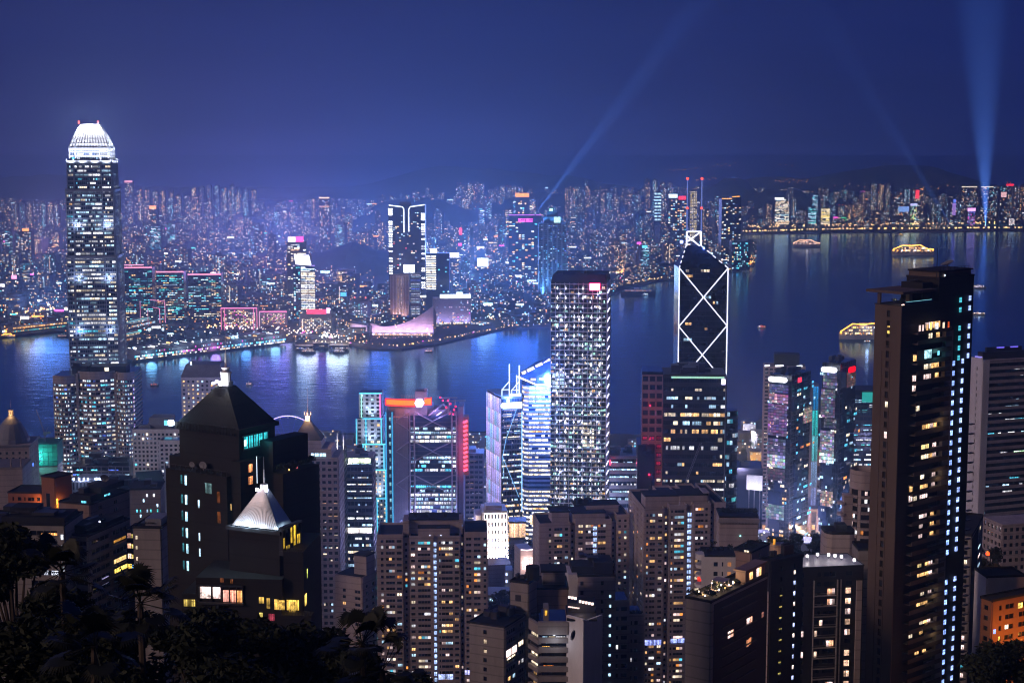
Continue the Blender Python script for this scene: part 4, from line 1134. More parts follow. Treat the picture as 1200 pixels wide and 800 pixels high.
for (a, b, i) in tiers:
 m_.box(i, i, a, w - i, d - i, b)
 nfl = max(1, round((b - a) / 4.6))
 for k, (fc, ww) in enumerate(((Face((i, i), (1, 0), w - 2 * i), w - 2 * i), (Face((w - i, i), (0, 1), d - 2 * i), d - 2 * i))):
  relief(ms, fc, 0, ww, a, b - .1, 0, nfl, .30, 0, .35)
  for x in (0, ww * .15, ww * .76, ww - 1.0): fc.slab(ms, x, x + 1.0, a, b + (1.5 if b < z_e else 0), 1.3)
  for c in range(1, 22): fc.slab(ms, ww * c / 22 - .15, ww * c / 22 + .15, a, b, .55)
  fc.slab(ms, -.4, ww + .4, b - 3.2, b - .4, 1.0)
  grid_windows(L, fc, ww * .17, ww * .75, a, b, 17, nfl, .55 if k == 0 else .3, [(WWHITE, 1), (WHITE, 3), (COOL, 4), (CYAN, .3)], out=.1, runs=6, fz=(.25, .7), lo=.15, hi=1.5, floor_var=.85)
  grid_windows(L, fc, ww * .02, ww * .14, a, b, 3, nfl, .42 if k == 0 else .2, P_OFFICE, out=.1, runs=2, fz=(.25, .7), lo=.2, hi=1.5, floor_var=.8)
  grid_windows(L, fc, ww * .78, ww * .98, a, b, 5, nfl, .55 if k == 0 else .3, [(WWHITE, 2), (WHITE, 3), (COOL, 2)], out=.1, runs=4, fz=(.25, .7), lo=.2, hi=1.9, floor_var=.8)
L.done()
m_.build('curtain_wall', 'blue_glass', o); ms.build('wall', 'silver_panel', o)
mc = MB()                      # crown: curved fins leaning in, solid drum inside
c0, HC = 8.0, HT - z_d
def lean(t): return 8.0 + 12.5 * t ** 1.6
for side in range(4):
 for q in range(13):
  for s_ in range(7):
   t0, t1 = s_ / 7, (s_ + 1) / 7
   za, zb = z_e - 8 + HC * t0, z_e - 8 + (HC + 1) * t1
   i0, i1 = lean(t0) - 2.6, lean(t1) - 2.6
   ww = w if side % 2 == 0 else d
   def pos(i, z, e):
    x = i + (ww - 2 * i) * (q + .5) / 13 + e
    y = i
    return {0: (x, y, z), 1: (w - y, x, z), 2: (w - x, d - y, z), 3: (y, d - x, z)}[side]
   e = .85
   mc.face([pos(i0, za, -e), pos(i0, za, e), pos(i1, zb, e), pos(i1, zb, -e)])
   mc.face([pos(i0, za, e), pos(i0 + 2.2, za, e), pos(i1 + 2.2, zb, e), pos(i1, zb, e)])
   mc.face([pos(i0 + 2.2, za, -e), pos(i0, za, -e), pos(i1, zb, -e), pos(i1 + 2.2, zb, -e)])
mc.build('crown_fin', 'white_wall', o)['kind'] = 'stuff'
mc = MB()
for s_ in range(5):
 i0, i1 = lean(s_ * .13) + .2, lean((s_ + 1) * .13) + .2
 za, zb = z_e - 8 + HC * s_ * .125, z_e - 8 + HC * (s_ + 1) * .125
 mc.cone([(i0, i0), (w - i0, i0), (w - i0, d - i0), (i0, d - i0)], za, [(i1, i1), (w - i1, i1), (w - i1, d - i1), (i1, d - i1)], zb, top=(s_ == 4))
mc.build('crown', 'white_wall', o)
ml = MB()
for x in (w * .3, w * .68): ml.box(x - .8, 12, HT - 2, x + .8, 14, HT + 1.5)
ml.build('beacon', 'neon', o).color = (3, .5, .5, 1)
for q in (.15, .38, .62, .85):
 for (x, y, rx, rz) in ((w * q, -9, 150, 0), (w + 9, d * q, 150, 90)):
  l_ = lamp('crown_flood', 'SPOT', (x, y, z_d - 26), 2.8e5, (.80, .86, 1.0), .5, None, R(75), .6, o)
  l_.rotation_euler = (R(163), 0, R(rz))
for q in (.25, .5, .75): lamp('crown_lamp', 'POINT', (w * q, d * .25, HT - 3), 4e4, (.85, .9, 1), 1, parent=o)

for z in (60, 120, 180, 240, 300):
 for (x, y, rz) in ((w * .2, -16, 0), (w * .8, -16, 0), (w + 16, d * .5, 90)):
  l_ = lamp('wall_flood', 'SPOT', (x, y, z), 1.4e4, (.45, .6, 1.0), .5, None, R(120), .9, o); l_.rotation_euler = (R(118), 0, R(rz))
# --- twin-lobed granite tower below it
Y = 1540
o, w, d, h = put('lobed_tower', 'granite office tower of rounded bays and bright floor bands, below the silver skyscraper', 'tower', 62, 157, 436, Y, .06, depth=46)
fr = [(0, .29), (.31, .76), (.78, 1)]
m_ = MB(); ms = MB(); L = Lit(o, 100, bright=1.5); m_r = MB()
for k, (a, b) in enumerate(fr):
 x0, x1 = w * a, w * b; cx = (x0 + x1) / 2; r_ = (x1 - x0) / 2; bow = (6, 7, 6)[k]
 N = 8; arc = []
 for q in range(N + 1):
  t = -1 + 2 * q / N; arc.append((cx + r_ * t, -bow * (1 - t * t)))
 polyb = arc + [(x1, d * .9), (x0, d * .9)]
 hk = h - (4, 0, 1)[k]
 m_.prism(polyb, 0, hk)
 nfl = 40
 for q in range(N):
  A, B = Vector((*arc[q], 0)), Vector((*arc[q + 1], 0))
  fc = Face(A, B - A, (B - A).length)
  relief(ms, fc, 0, fc.w, 0, hk - 6, 0, nfl, .42, 0, .45)
  fc.slab(ms, 0, .6, 0, hk - 6, .7); fc.slab(ms, 0, fc.w, hk - 6.2, hk + 1, .6)
  grid_windows(L, fc, .4, fc.w - .2, 0, hk - 6, 2, nfl, .55, [(WWHITE, 2), (WHITE, 3), (COOL, 3), (CYAN, .7), (BLUE, .25)], out=.1, runs=2, fz=(.28, .70), lo=.2, hi=1.35, floor_var=.5, fx=(.04, .96))
fcr = Face((w, 0), (0, 1), d * .9); relief(ms, fcr, 0, d * .9, 0, h - 4, 0, 40, .4, 0, .4)
for x in (w * .295, w * .765): ms.box(x - .8, -3, 0, x + 1.6, 3, h - 1)
L.done()
m_.build('curtain_wall', 'glass', o); ms.build('wall', 'pale_tile', o)
m_ = MB(); m_.box(w * .22, 6, h - 3, w * .42, 26, h + 5); m_.box(w * .44, 8, h - 2, w * .88, 30, h + 4); m_.box(w * .24, 4, h + 5, w * .33, 12, h + 8); m_.build('roof_plant', 'dark_steel', o)
ml = MB(); ml.box(w * .62, 7.5, h, w * .67, 7.9, h + 3); ml.build('roof_lamp', 'neon', o).color = (2.5, 2.2, 1.6, 1)
for q in range(9): L2 = MB().box(w - 1.2, -1.2, h - 12 - q * 9, w - .6, -.4, h - 6 - q * 9).build('edge_light', 'neon', o); L2.color = ((1.6, 1.2, 2.6, 1), (.5, .4, 2.6, 1), (2, .5, 1.8, 1))[q % 3]

# --- white tower with porthole windows
Y = 1560
o, w, d, h = put('porthole_tower', 'white office tower with rows of round porthole windows and a slanted dark top', 'tower', 212, 262, 442, Y, .0, depth=36)
MB().box(0, 0, 0, w, d, h).build('wall', 'white_wall', o)
m_ = MB(); m_.cone([(-.3, -.3), (w + .3, -.3), (w + .3, d), (-.3, d)], h, [(4, 5), (w - 4, 5), (w - 4, d - 5), (4, d - 5)], h + 12); m_.build('roof', 'grey_panel', o)
fc = Face((0, 0), (1, 0), w); mr = MB(); md = MB()
disc = [(math.cos(t), math.sin(t)) for t in [2 * math.pi * k / 12 for k in range(12)]]
pm = bpy.data.meshes.new('porthole'); pm.from_pydata([(c, 0, s_) for c, s_ in disc], [], [tuple(range(12))]); pm.materials.append(MAT['lit_window'])
for i in range(9):
 for j in range(26):
  x, z = w * (i + .6) / 9.2, h - 4.2 - j * 4.1
  if z < 3: continue
  prt = [(x + 1.25 * c, -.22, z + 1.25 * s_) for c, s_ in disc]; ri = [(x + 1.05 * c, -.24, z + 1.05 * s_) for c, s_ in disc]
  for q in range(12): mr.face([prt[q], prt[(q + 1) % 12], ri[(q + 1) % 12], ri[q]])
  if j < 12 and rnd.random() < .5 + .4 * (4 < j < 10):
   e = bpy.data.objects.new('porthole', pm); COL.objects.link(e); e.parent = o; e.location = (x, -.25, z); e.scale = (1, 1, 1)
   c = pick([(WWHITE, 3), (WARM, 2), (COOL, 1)]); k = rnd.uniform(.4, 2.2); e.color = (c[0] * k, c[1] * k, c[2] * k, 1)
  else: md.face([(x + 1.05 * c, -.23, z + 1.05 * s_) for c, s_ in disc])
mr.build('rim', 'grey_panel', o); md.build('dark_porthole', 'glass', o)['kind'] = 'stuff'
MB().box(9, 3, h + 12, 10, 4, h + 15).build('roof_lamp', 'neon', o).color = (3, 3.5, 4, 1)

# --- white gridded building and its lower wing
def grid_block(name, label, pxL, pxR, pyT, Y, nc, nf, floor_px, depth=30, mat='white_wall', p=.2, pal=P_OFFICE, cat='office block', yaw=0., bright=1.4, pier=.42, sp=.45, side=None, flood=None):
 o, w, d, h = put(name, label, cat, pxL, pxR, pyT, Y, yaw, depth=None if side else depth, side=side)
 z0 = h - nf * floor_px * Y / F
 MB().box(0, 0, 0, w, d, h).build('glass_core', 'glass', o)
 m_ = MB(); L = Lit(o, 60, bright=bright)
 for fc, ww in ((Face((0, 0), (1, 0), w), w), (Face((w, 0), (0, 1), d), d), (Face((0, d), (0, -1), d), d)):
  n_ = max(2, round(nc * ww / w)); relief(m_, fc, 0, ww, z0, h - 1.5, n_, nf, sp, pier, .7); fc.slab(m_, 0, ww, -5, z0, .7); fc.slab(m_, 0, ww, h - 1.6, h + 1, .8)
  grid_windows(L, fc, 0, ww, z0, h - 1.5, n_, nf, p, pal, out=.1, fx=(.22, .78), fz=(.22, .78))
 L.done(); m_.build('wall', mat, o)
 return o, w, d, h
o, w, d, h = grid_block('grid_block', 'white office block with a grid of square windows, behind the dark pyramid roof', 156, 212, 504, 1260, 12, 12, 5.4, p=.12)
plant(o, w, d, h, rnd, 5, 'grey_panel'); box_part(o, 'roof_house', 'grey_panel', w * .3, 6, h, w * .75, 24, h + 9)
MB().box(w * .62, 5.6, h + 3, w * .78, 5.9, h + 7).build('screen', 'neon', o).color = (.3, 1.2, 1.8, 1)
MB().box(w * .8, 5.2, h + 4, w * .9, 5.8, h + 5.6).build('roof_lamp', 'neon', o).color = (1.8, 2.4, 3, 1)
for q in (.2, .55, .85): l_ = lamp('wall_flood', 'SPOT', (w * q, -14, h * .25), 6e4, (.85, .85, 1), .4, None, R(100), .8, o); l_.rotation_euler = (R(130), 0, 0)
o, w, d, h = grid_block('grid_block', 'lower white wing of square windows stepping in front of taller white block', 187, 214, 517, 1215, 5, 10, 5.4, depth=18, p=.15)
l_ = lamp('wall_flood', 'SPOT', (w * .5, -12, h * .3), 4e4, (1, .85, .9), .4, None, R(100), .8, o); l_.rotation_euler = (R(130), 0, 0)

# --- low blue-lit blocks between
o, w, d, h = put('market_hall', 'low glassy hall with blue and teal lights, below the lobed granite tower', 'hall', 85, 152, 546, 1330, .0, depth=40)
MB().box(0, 0, 0, w, d, h).build('curtain_wall', 'glass', o); L = Lit(o, 40, bright=1.8); fc = Face((0, 0), (1, 0), w)
grid_windows(L, fc, 0, w, h - 26, h - 2, 16, 6, .35, [(COOL, 2), (BLUE, 2), (CYAN, 2), (WHITE, 1.5)], out=.15, runs=3); L.done()
m_ = MB(); relief(m_, fc, 0, w, h - 26, h, 8, 6, .3, .1, .5); m_.build('wall', 'grey_panel', o); plant(o, w, d, h, rnd, 7, hh=(2, 6))
o, w, d, h = put('podium_block', 'low podium with a row of dazzling blue-white lamps along its roof edge', 'podium', 84, 136, 564, 1180, .0, depth=30)
MB().box(0, 0, 0, w, d, h).build('wall', 'grey_panel', o); fc = Face((0, 0), (1, 0), w); m_ = MB(); relief(m_, fc, 0, w, h - 14, h, 12, 2, .2, .5, .7); m_.build('colonnade', 'white_wall', o)
for q in (.04, .16, .27, .36, .55, .63, .7, .82):
 e = MB().prism(ngon(0, 0, .75 + .5 * (q in (.55, .63)), 8), 1, 2.6).build('roof_lamp', 'neon', o); e.location = (w * q, 1, h); e.color = (3.0, 3.6, 5, 1)
for q in (.2, .6): lamp('roof_glow', 'POINT', (w * q, -1, h + 4), 9e3, (.5, .6, 1), .5, parent=o)
o, w, d, h = put('shed', 'small hip-roofed grey building with a bluish end wall below the white grid block', 'building', 161, 192, 556, 1120, .35, depth=22)
m_ = MB(); m_.box(0, 0, 0, w, d, h - 8); m_.face([(0, 0, h - 8), (w, 0, h - 8), (w, d / 2, h), (0, d / 2, h)], 1); m_.face([(w, d, h - 8), (0, d, h - 8), (0, d / 2, h), (w, d / 2, h)], 1); m_.face([(w, 0, h - 8), (w, d, h - 8), (w, d / 2, h)]); m_.face([(0, d, h - 8), (0, 0, h - 8), (0, d / 2, h)]); m_.build('wall', ['grey_panel', 'dark_roof'], o)
MB().prism(ngon(0, 0, .7, 8), 0, 1.2).build('wall_lamp', 'neon', o).color = (1, 3.4, 4.5, 1); o.children[-1].location = (1, -1, h - 10)
lamp('wall_glow', 'POINT', (1, -2.5, h - 8), 2.2e4, (.4, .8, 1), .4, parent=o)
for (a, b, t, Y, lab) in ((140, 165, 572, 1050, 'plain brown block with a few tiny windows behind dark flat roofs'), (152, 188, 574, 960, 'tan flat-roofed block directly left of the dark pyramid tower'), (124, 150, 566, 1120, 'grey block with dim windows left of the hip-roofed building')):
 o, w, d, h = put('low_block', lab, 'building', a, b, t, Y, .1, depth=22); MB().box(0, 0, 0, w, d, h).build('wall', 'concrete', o); m_ = MB().box(-.4, -.4, h, w + .4, d + .4, h + 1); m_.build('roof', 'dark_roof', o)
 L = Lit(o, 20, bright=1.6); grid_windows(L, Face((0, 0), (1, 0), w), 1, w - 1, h - 18, h - 2, 8, 5, .3, P_COOLOFF, out=.1, fx=(.3, .7)); L.done(); plant(o, w, d, h, rnd, 3)

# --- domed building at the far left
Y = 1000
o, w, d, h = put('domed_tower', 'pale tower block with a pointed dome and small lantern at the left edge', 'tower', -34, 34, 522, Y, .1, depth=30)
MB().box(0, 0, 0, w, d, h).build('wall', 'pale_tile', o); fc = Face((0, 0), (1, 0), w); fs = Face((w, 0), (0, 1), d)
m_ = MB(); fc.slab(m_, -.6, w + .6, h - 1.4, h, 1); fs.slab(m_, -.6, d + .6, h - 1.4, h, 1)
cx = w * .64; N = 16; prof = [(11.5, 0), (11, 2.8), (10.5, 3), (9, 7), (6.2, 12), (3.2, 15.5), (1.6, 16.8), (1.5, 17)]
for (ra, za), (rb, zb) in zip(prof, prof[1:]): m_.cone(ngon(cx, 12, ra, N), h + za, ngon(cx, 12, rb, N), h + zb, top=False)
m_.build('dome', 'grey_panel', o)
m_ = MB(); m_.prism(ngon(cx, 12, 1.7, 8), h + 17, h + 17.6); [m_.box(cx + 1.2 * math.cos(t) - .2, 12 + 1.2 * math.sin(t) - .2, h + 17.6, cx + 1.2 * math.cos(t) + .2, 12 + 1.2 * math.sin(t) + .2, h + 20) for t in [k * math.pi / 3 for k in range(6)]]; m_.prism(ngon(cx, 12, 1.9, 8), h + 20, h + 20.6); m_.tube([(cx, 12, h + 20.6), (cx, 12, h + 27)], .2, r2=.06); m_.build('lantern', 'pale_tile', o)
lamp('lantern_lamp', 'POINT', (cx, 8.5, h + 18.5), 1.5e3, WARM, .3, parent=o)
m_ = MB(); L = Lit(o, 10, bright=1.6)
for i in range(9):
 for j in range(5):
  x, z = w * (i + .5) / 9, h - 6 - j * 4.6
  if i == 5 and j == 2: L.add(fc, x - .9, x + .9, z, z + 2.4, .1, scl(WARM, 1.4))
  else: fc.quad(m_, x - .7, x + .7, z, z + (2.6 if j % 2 else 1.5), .06)
  if i < 5: fs.quad(m_, d * (i + .5) / 5 - .6, d * (i + .5) / 5 + .6, z, z + 2, .06)
L.add(fs, d * .3, d * .36, h - 16, h - 14, .1, (.2, .5, 2)); L.done(); m_.build('dark_window', 'glass', o)['kind'] = 'stuff'
o, w, d, h = put('blank_tower', 'blank cream wall building with corner finials in front of the domed tower', 'building', -40, 26, 549, 860, .1, depth=24)
MB().box(0, 0, 0, w, d, h).build('wall', 'pale_tile', o); m_ = MB()
for x in (w * .8, w - .6): m_.tube([(x, .6, h), (x, .6, h + 3)], .7, n=6, r2=.55); m_.tube([(x, .6, h + 3), (x, .6, h + 8)], .5, n=6, r2=.05)
m_.build('finial', 'pale_tile', o); m_ = MB(); m_.box(-.3, -.4, h - .6, w + .4, d, h + .4); m_.build('parapet', 'concrete', o)
# --- scaffolded block in green netting with a crane
Y = 1150
o, w, d, h = put('scaffold_block', 'building wrapped in green scaffold netting, work lights glowing through', 'building site', 35, 66, 519, Y, .1, depth=22)
MB().box(0, 0, 0, w, d, h - 17).build('wall', 'concrete', o)
m_ = MB(); m_.box(-.5, -.5, h - 17, w + .5, d + .5, h - 1); m_.build('netting', 'teal_net', o)
fc = Face((0, 0), (1, 0), w); m_ = MB(); relief(m_, Face((-.5, -.5), (1, 0), w + 1), 0, w + 1, h - 17, h, 6, 5, .06, .04, .25); m_.build('scaffold', 'dark_steel', o)
L = Lit(o, 12, bright=1.0)
for i in range(3):
 for j in range(3): L.add(fc, 1 + i * 2.6, 3.2 + i * 2.6, h - 14 + j * 3, h - 12.2 + j * 3, .62, scl((.12, .9, .95), rnd.uniform(.6, 1.6)))
L.done(); lamp('work_light', 'POINT', (5, -4, h - 10), 1.2e4, (.1, .8, .7), .4, parent=o); lamp('work_light', 'POINT', (w * .5, -8, h - 8), 8e3, (.1, .7, .6), .4, parent=o)
cr = thing('tower_crane', 'small tower crane with a raised jib on the green-netted building', 'crane', o.matrix_world @ Vector((0, 0, 0)) if False else (at(53, 518, Y + 8).x, Y + 8, at(53, 518, Y).z - 1))
m_ = MB(); m_.tube([(0, 0, 0), (0, 0, 5)], .45, n=4); m_.build('mast', 'steel', cr)
m_ = MB(); m_.box(-1, -1, 5, 1.4, 1, 7); m_.build('cab', 'steel', cr)
m_ = MB(); [m_.tube([(-.5 + k * .5, 0, 6), (-6 + k * .3, 0, 24)], .16, n=4) for k in (0, 1.4)]; [m_.tube([(-.5 - 5.5 * t, 0, 6 + 18 * t), (.2 - 5.4 * (t + .08), 0, 6 + 18 * (t + .08))], .09, n=4) for t in [k * .08 for k in range(12)]]; m_.build('jib', 'brown_tile', cr)
m_ = MB(); m_.tube([(.6, 0, 7), (2.6, 0, 11)], .2, n=4); m_.box(2, -.8, 6, 4, .8, 7.4); m_.build('counterweight', 'steel', cr)

# --- spired tower with warm-lit lantern
Y = 1130
o, w, d, h = put('spired_tower', 'mauve office tower topped by a dark pyramid and glowing spire', 'tower', 336, 396, 538, Y, .0, depth=34)
office(o, w, d, h, 32, 9, .16, [(WWHITE, 2), (COOL, 2), (WARM, 1)], 'pale_tile', 'glass', 40, 1.2, runs=2, sp_h=.5, pier=.36, out=.6)
z1, z2 = zpx(o, 518, Y), zpx(o, 497, Y)
m_ = MB(); m_.box(w * .03, 3, h, w * .86, d - 2, h + (z1 - h) * .55); m_.box(w * .08, 5, h + (z1 - h) * .55, w * .66, d - 4, z1); m_.build('upper_block', 'pale_tile', o)
L = Lit(o, 6, name='lit_panel', bright=1.4); fcu = Face((w * .03, 3), (1, 0), w * .8)
for a, b in ((.55, .62), (.64, .75), (.77, .9)): L.add(fcu, w * .8 * a, w * .8 * b, h + 1.5, h + 3.8, .2, scl(COOL, 1.5))
L.done()
cx, cyy = w * .37, 15; m_ = MB(); rr = w * .30
m_.cone([(cx - rr, cyy - rr * .8), (cx + rr, cyy - rr * .8), (cx + rr, cyy + rr * .8), (cx - rr, cyy + rr * .8)], z1, [(cx - 2, cyy - 2), (cx + 2, cyy - 2), (cx + 2, cyy + 2), (cx - 2, cyy + 2)], z2); m_.build('roof', 'dark_roof', o)
m_ = MB(); m_.prism(ngon(cx, cyy, 2.2, 8), z2, z2 + 4); [m_.tube([(cx + 2 * c, cyy + 2 * s_, z2 + 4), (cx + 2.3 * c, cyy + 2.3 * s_, z2 + 6.5)], .3, n=4) for c, s_ in disc[::3]]; m_.tube([(cx, cyy, z2 + 4), (cx, cyy, z2 + 9)], .7, r2=.3); m_.tube([(cx, cyy, z2 + 9), (cx, cyy, z2 + 24)], .16, r2=.08); m_.build('spire', 'pale_tile', o)
lamp('spire_lamp', 'POINT', (cx, cyy - 5, z2 + 3), 1.6e4, (1, .55, .25), .4, parent=o)
# ferris wheel on the waterfront
c = at(338, 524, 1990); Rw = at(338, 487, 1990).z - c.z
o = thing('ferris_wheel', 'big waterfront ferris wheel with violet glowing rim, half hidden by dark roofs', 'ferris wheel', (c.x, c.y, 4))
zc = c.z - 4
rim = [(Rw * math.cos(t), 0, zc + Rw * math.sin(t)) for t in [2 * math.pi * k / 48 for k in range(49)]]
neon_line(o, rim, .55, (.62, .5, 1), 2.6, 'rim'); neon_line(o, [(p[0] * .97, 2.5, zc + (p[2] - zc) * .97) for p in rim], .3, (.2, .15, 1), 1.2, 'rim')
m_ = MB()
for k in range(24):
 t = 2 * math.pi * k / 24; m_.tube([(0, 0, zc), (Rw * math.cos(t), 0, zc + Rw * math.sin(t))], .12, n=4)
e = m_.build('spoke', 'neon', o); e['kind'] = 'stuff'; e.color = (.06, .05, .9, 1)
m_ = MB(); [m_.tube([(sx * Rw * .5, sy * 6, 0), (0, sy * 2, zc)], .7, n=6) for sx in (-1, 1) for sy in (-1, 1)]; m_.tube([(0, -3, zc), (0, 3, zc)], 1.6, n=8); m_.build('support_frame', 'white_wall', o)
gm = MB().box(-1.1, -1.4, -3.2, 1.1, 1.4, -.6).box(-.9, -1.45, -2.4, .9, -1.4, -1.2)
for k in range(24):
 t = 2 * math.pi * k / 24
 if k == 0: g0 = gm.build('gondola', 'white_wall', o); g = g0
 else: g = g0.copy(); COL.objects.link(g); g.parent = o
 g.location = (Rw * math.cos(t), 0, zc + Rw * math.sin(t))
o, w, d, h = put('kiosk_block', 'narrow glowing violet strip of a building right beside the dark pyramid tower', 'building', 334, 338, 519, 1500, 0, depth=10)
MB().box(0, 0, 0, w, d, h).build('wall', 'grey_panel', o); fc = Face((0, 0), (1, 0), w); L = Lit(o, 12)
for j in range(6): L.add(fc, .5, w - .5, h - 4 - j * 4, h - 1 - j * 4, .1, scl((.5, .45, 1), 2.2 if j == 0 else rnd.uniform(.6, 1.4)))
L.done()

# --- glass tower with masts and bright floor bands
Y = 1230
o, w, d, h = put('masted_block', 'narrow dark stair tower with two white roof masts and glowing top', 'tower', 386, 402, 530, Y, .0, depth=24)
office(o, w, d, h, 34, 2, .35, [(COOL, 1)], 'dark_steel', 'glass', 20, .45, runs=1, sp_h=.3, pier=.2)
m_ = MB(); m_.tube([(w * .55, 4, h), (w * .55, 4, h + 15)], .35, r2=.12, n=5); m_.tube([(w * .95, 8, h), (w * .95, 8, h + 12)], .3, r2=.1, n=5); m_.build('mast', 'white_wall', o)
for x in (.15, .5, .9): MB().prism(ngon(w * x, -.6, .9, 8), h + .9, h + 2.4).build('roof_lamp', 'neon', o).color = (4, 3.6, 3.2, 1)
lamp('roof_glow', 'POINT', (w * .5, -3, h + 4), 2.0e4, (1, .9, .85), .4, parent=o)
o, w, d, h = put('banded_block', 'office block of dazzling white floor bands between masted stair tower and neon-outlined tower', 'office block', 402, 436, 537, 1260, .0, depth=26)
office(o, w, d, h, 24, 8, .55, [(WHITE, 3), (COOL, 3), (WWHITE, 1.5)], 'grey_panel', 'blue_glass', 60, 1.7, runs=5, sp_h=.42, pier=.05, floor_var=.95)
L = Lit(o, 3, name='lit_band', bright=1.0); fc = Face((0, 0), (1, 0), w); L.add(fc, w * .18, w * .95, h - 3.6, h + .2, .75, (2.2, 2.6, 1.6)); L.add(fc, w * .1, w - 1, h * .55, h * .55 + 4, .75, (4, 3.6, 3.4)); L.done()
plant(o, w, d, h, rnd, 4)

# --- stepped tower outlined in cyan neon
Y = 1390
o, w, d, h = put('neon_tower', 'slim stepped tower outlined in cyan neon tubes, left of the red roof sign', 'tower', 420.5, 446, 461, Y, .0, depth=22)
base_x = 0.0
segs = [(420.5, 446, 461, 489), (417.5, 447.5, 490.5, 520), (425.5, 450.5, 520.5, 550), (433.5, 452.5, 550.5, 583), (437, 453, 584, 690)]
cN = (.10, .62, .85); ms = MB(); mg = MB(); L = Lit(o, 50, bright=1.5)
for k, (a, b, t, bt) in enumerate(segs):
 Pa, ww = site(a, b, t, Y - 4 * k); x0 = Pa.x - o.location.x; y0 = -4 * k
 zt = Pa.z - o.location.z; zb = zpx(o, bt, Y - 4 * k) if k < 4 else 0
 mg.box(x0, y0, max(0, zb - 60 if k < 4 else 0), x0 + ww, y0 + 22, zt)
 fc = Face((x0, y0), (1, 0), ww); nf = max(3, round((zt - zb) / 3.6))
 relief(ms, fc, 0, ww, zb, zt, 4, nf, .5, .5, .6); relief(ms, Face((x0 + ww, y0), (0, 1), 22), 0, 22, zb, zt, 4, nf, .5, .5, .6)
 grid_windows(L, fc, .5, ww - .5, zb, zt, 4, nf, .12 if k < 3 else .4, [(WARM, 2), (WWHITE, 2)] if k > 0 else [(COOL, 1)], out=.1, fx=(.25, .75))
 f_ = .38 if k == 1 else (.12 if k in (0, 2, 3) else .32)
 bright = (2.8, 2.4, 2.8, 2.6, 2.0)[k]
 xa = x0 + ww * f_; yb = y0 - 1.1
 neon_line(o, [(xa - (3 if k else 2), yb, zt + .4), (x0 + ww + 1.2, yb, zt + .4)], .42, cN, bright)
 neon_line(o, [(xa, yb, zb), (xa, yb, zt)], .42, cN if k else (.3, .8, .6), bright * .8); neon_line(o, [(x0 + ww - .4, yb, zb), (x0 + ww - .4, yb, zt)], .42, cN if k else (.9, .15, .5), bright * .8)
 if k in (1, 2): neon_line(o, [(x0, yb, zb), (x0, yb, zt)], .35, cN, bright * .8)
 if k < 4: l_ = lamp('wall_flood', 'SPOT', (x0 + ww * .55, y0 - 10, zb + 2), 1.1e4, (.5, .7, 1), .4, None, R(90), .7, o); l_.rotation_euler = (R(135), 0, 0)
L.done(); mg.build('glass_core', 'glass', o); ms.build('wall', 'white_wall', o)

# --- bank headquarters with hanger trusses
Y = 1340
o, w, d, h = put('truss_tower', 'grey bank tower with hanger trusses, curved orange-red roof sign and red side lights', 'tower', 461, 543, 487, Y, .0, depth=40)
zf = lambda py: zpx(o, py, Y)
XP = lambda px: (px - 461) / (543 - 461) * w
MB().box(XP(478), 0, 0, XP(537), d, h).build('curtain_wall', 'blue_glass', o)
m_ = MB(); m_.box(0, -2, 0, XP(478), d * .7, h - 1); m_.box(XP(537), -1, 0, XP(543), d * .7, h + 8); m_.box(XP(500), 8, h, XP(524), 30, h + 4)
for k in range(9): m_.box(XP(461) - .25 + (XP(478)) * k / 9, -2.35, 0, XP(461) + .25 + XP(478) * k / 9, -2, h - 1)
m_.build('service_tower', 'grey_panel', o)
fc = Face((XP(478), 0), (1, 0), XP(537) - XP(478)); L = Lit(o, 100, bright=1.5); ms = MB(); nf = 44; ww = fc.w
relief(ms, fc, 0, ww, 0, h - 2, 0, nf, .22, 0, .5)
def hs(i, j):
 zz = (j + .5) * h / nf
 return any(abs(zz - zf(q)) < 5 for q in (490, 523, 560, 606, 640))
grid_windows(L, fc, ww * .02, ww * .97, 0, h - 2, 28, nf, .66, [(COOL, 4), (WHITE, 3), (CYAN, 1.2), (WWHITE, .8)], out=.1, runs=6, fz=(.2, .78), lo=.25, hi=1.5, floor_var=.6, skip=hs)
L.done(); ms.build('floor_band', 'dark_steel', o)
mt = MB()
for px in (480, 485.5, 529.5, 535): mt.tube([(XP(px), -2.2, 0), (XP(px), -2.2, h + 4)], .75, n=6)
for q in range(30):
 z = h - 4 - q * 5.2
 for a, b in ((480, 485.5), (529.5, 535)): mt.tube([(XP(a), -2.2, z), (XP(b), -2.2, z)], .5, n=4)
for py in (482, 517, 556, 602, 648):
 z = zf(py)
 for a, b in ((485.5, 507), (529.5, 507), (480, 464)):
  mt.tube([(XP(a), -2.4, z), (XP(b), -2.4, z - 8)], .5, n=5); mt.tube([(XP(a), -2.4, z - 16), (XP(b), -2.4, z - 8.5)], .35, n=5)
mt.build('truss', 'grey_panel', o)
for (a, b) in ((452.5, 454.2), (459.8, 461.4)):
 for q in range(2): neon_line(o, [(XP(a), -3, 0), (XP(a), -3, zf(482))], .55, (.05, .42, .75), 1.2) if q == 0 else None
MB().box(XP(453), 0, 0, XP(461), 26, zf(482)).build('stair_tower', 'blue_glass', o)
L = Lit(o, 16, name='stair_window', bright=1.0); fs_ = Face((XP(453), 0), (1, 0), XP(461) - XP(453))
for q in range(16): L.add(fs_, 2, 3.6, zf(482) - 8 - q * 7, zf(482) - 5 - q * 7, .1, scl((.35, .75, .8), rnd.uniform(.2, .9)))
L.done()
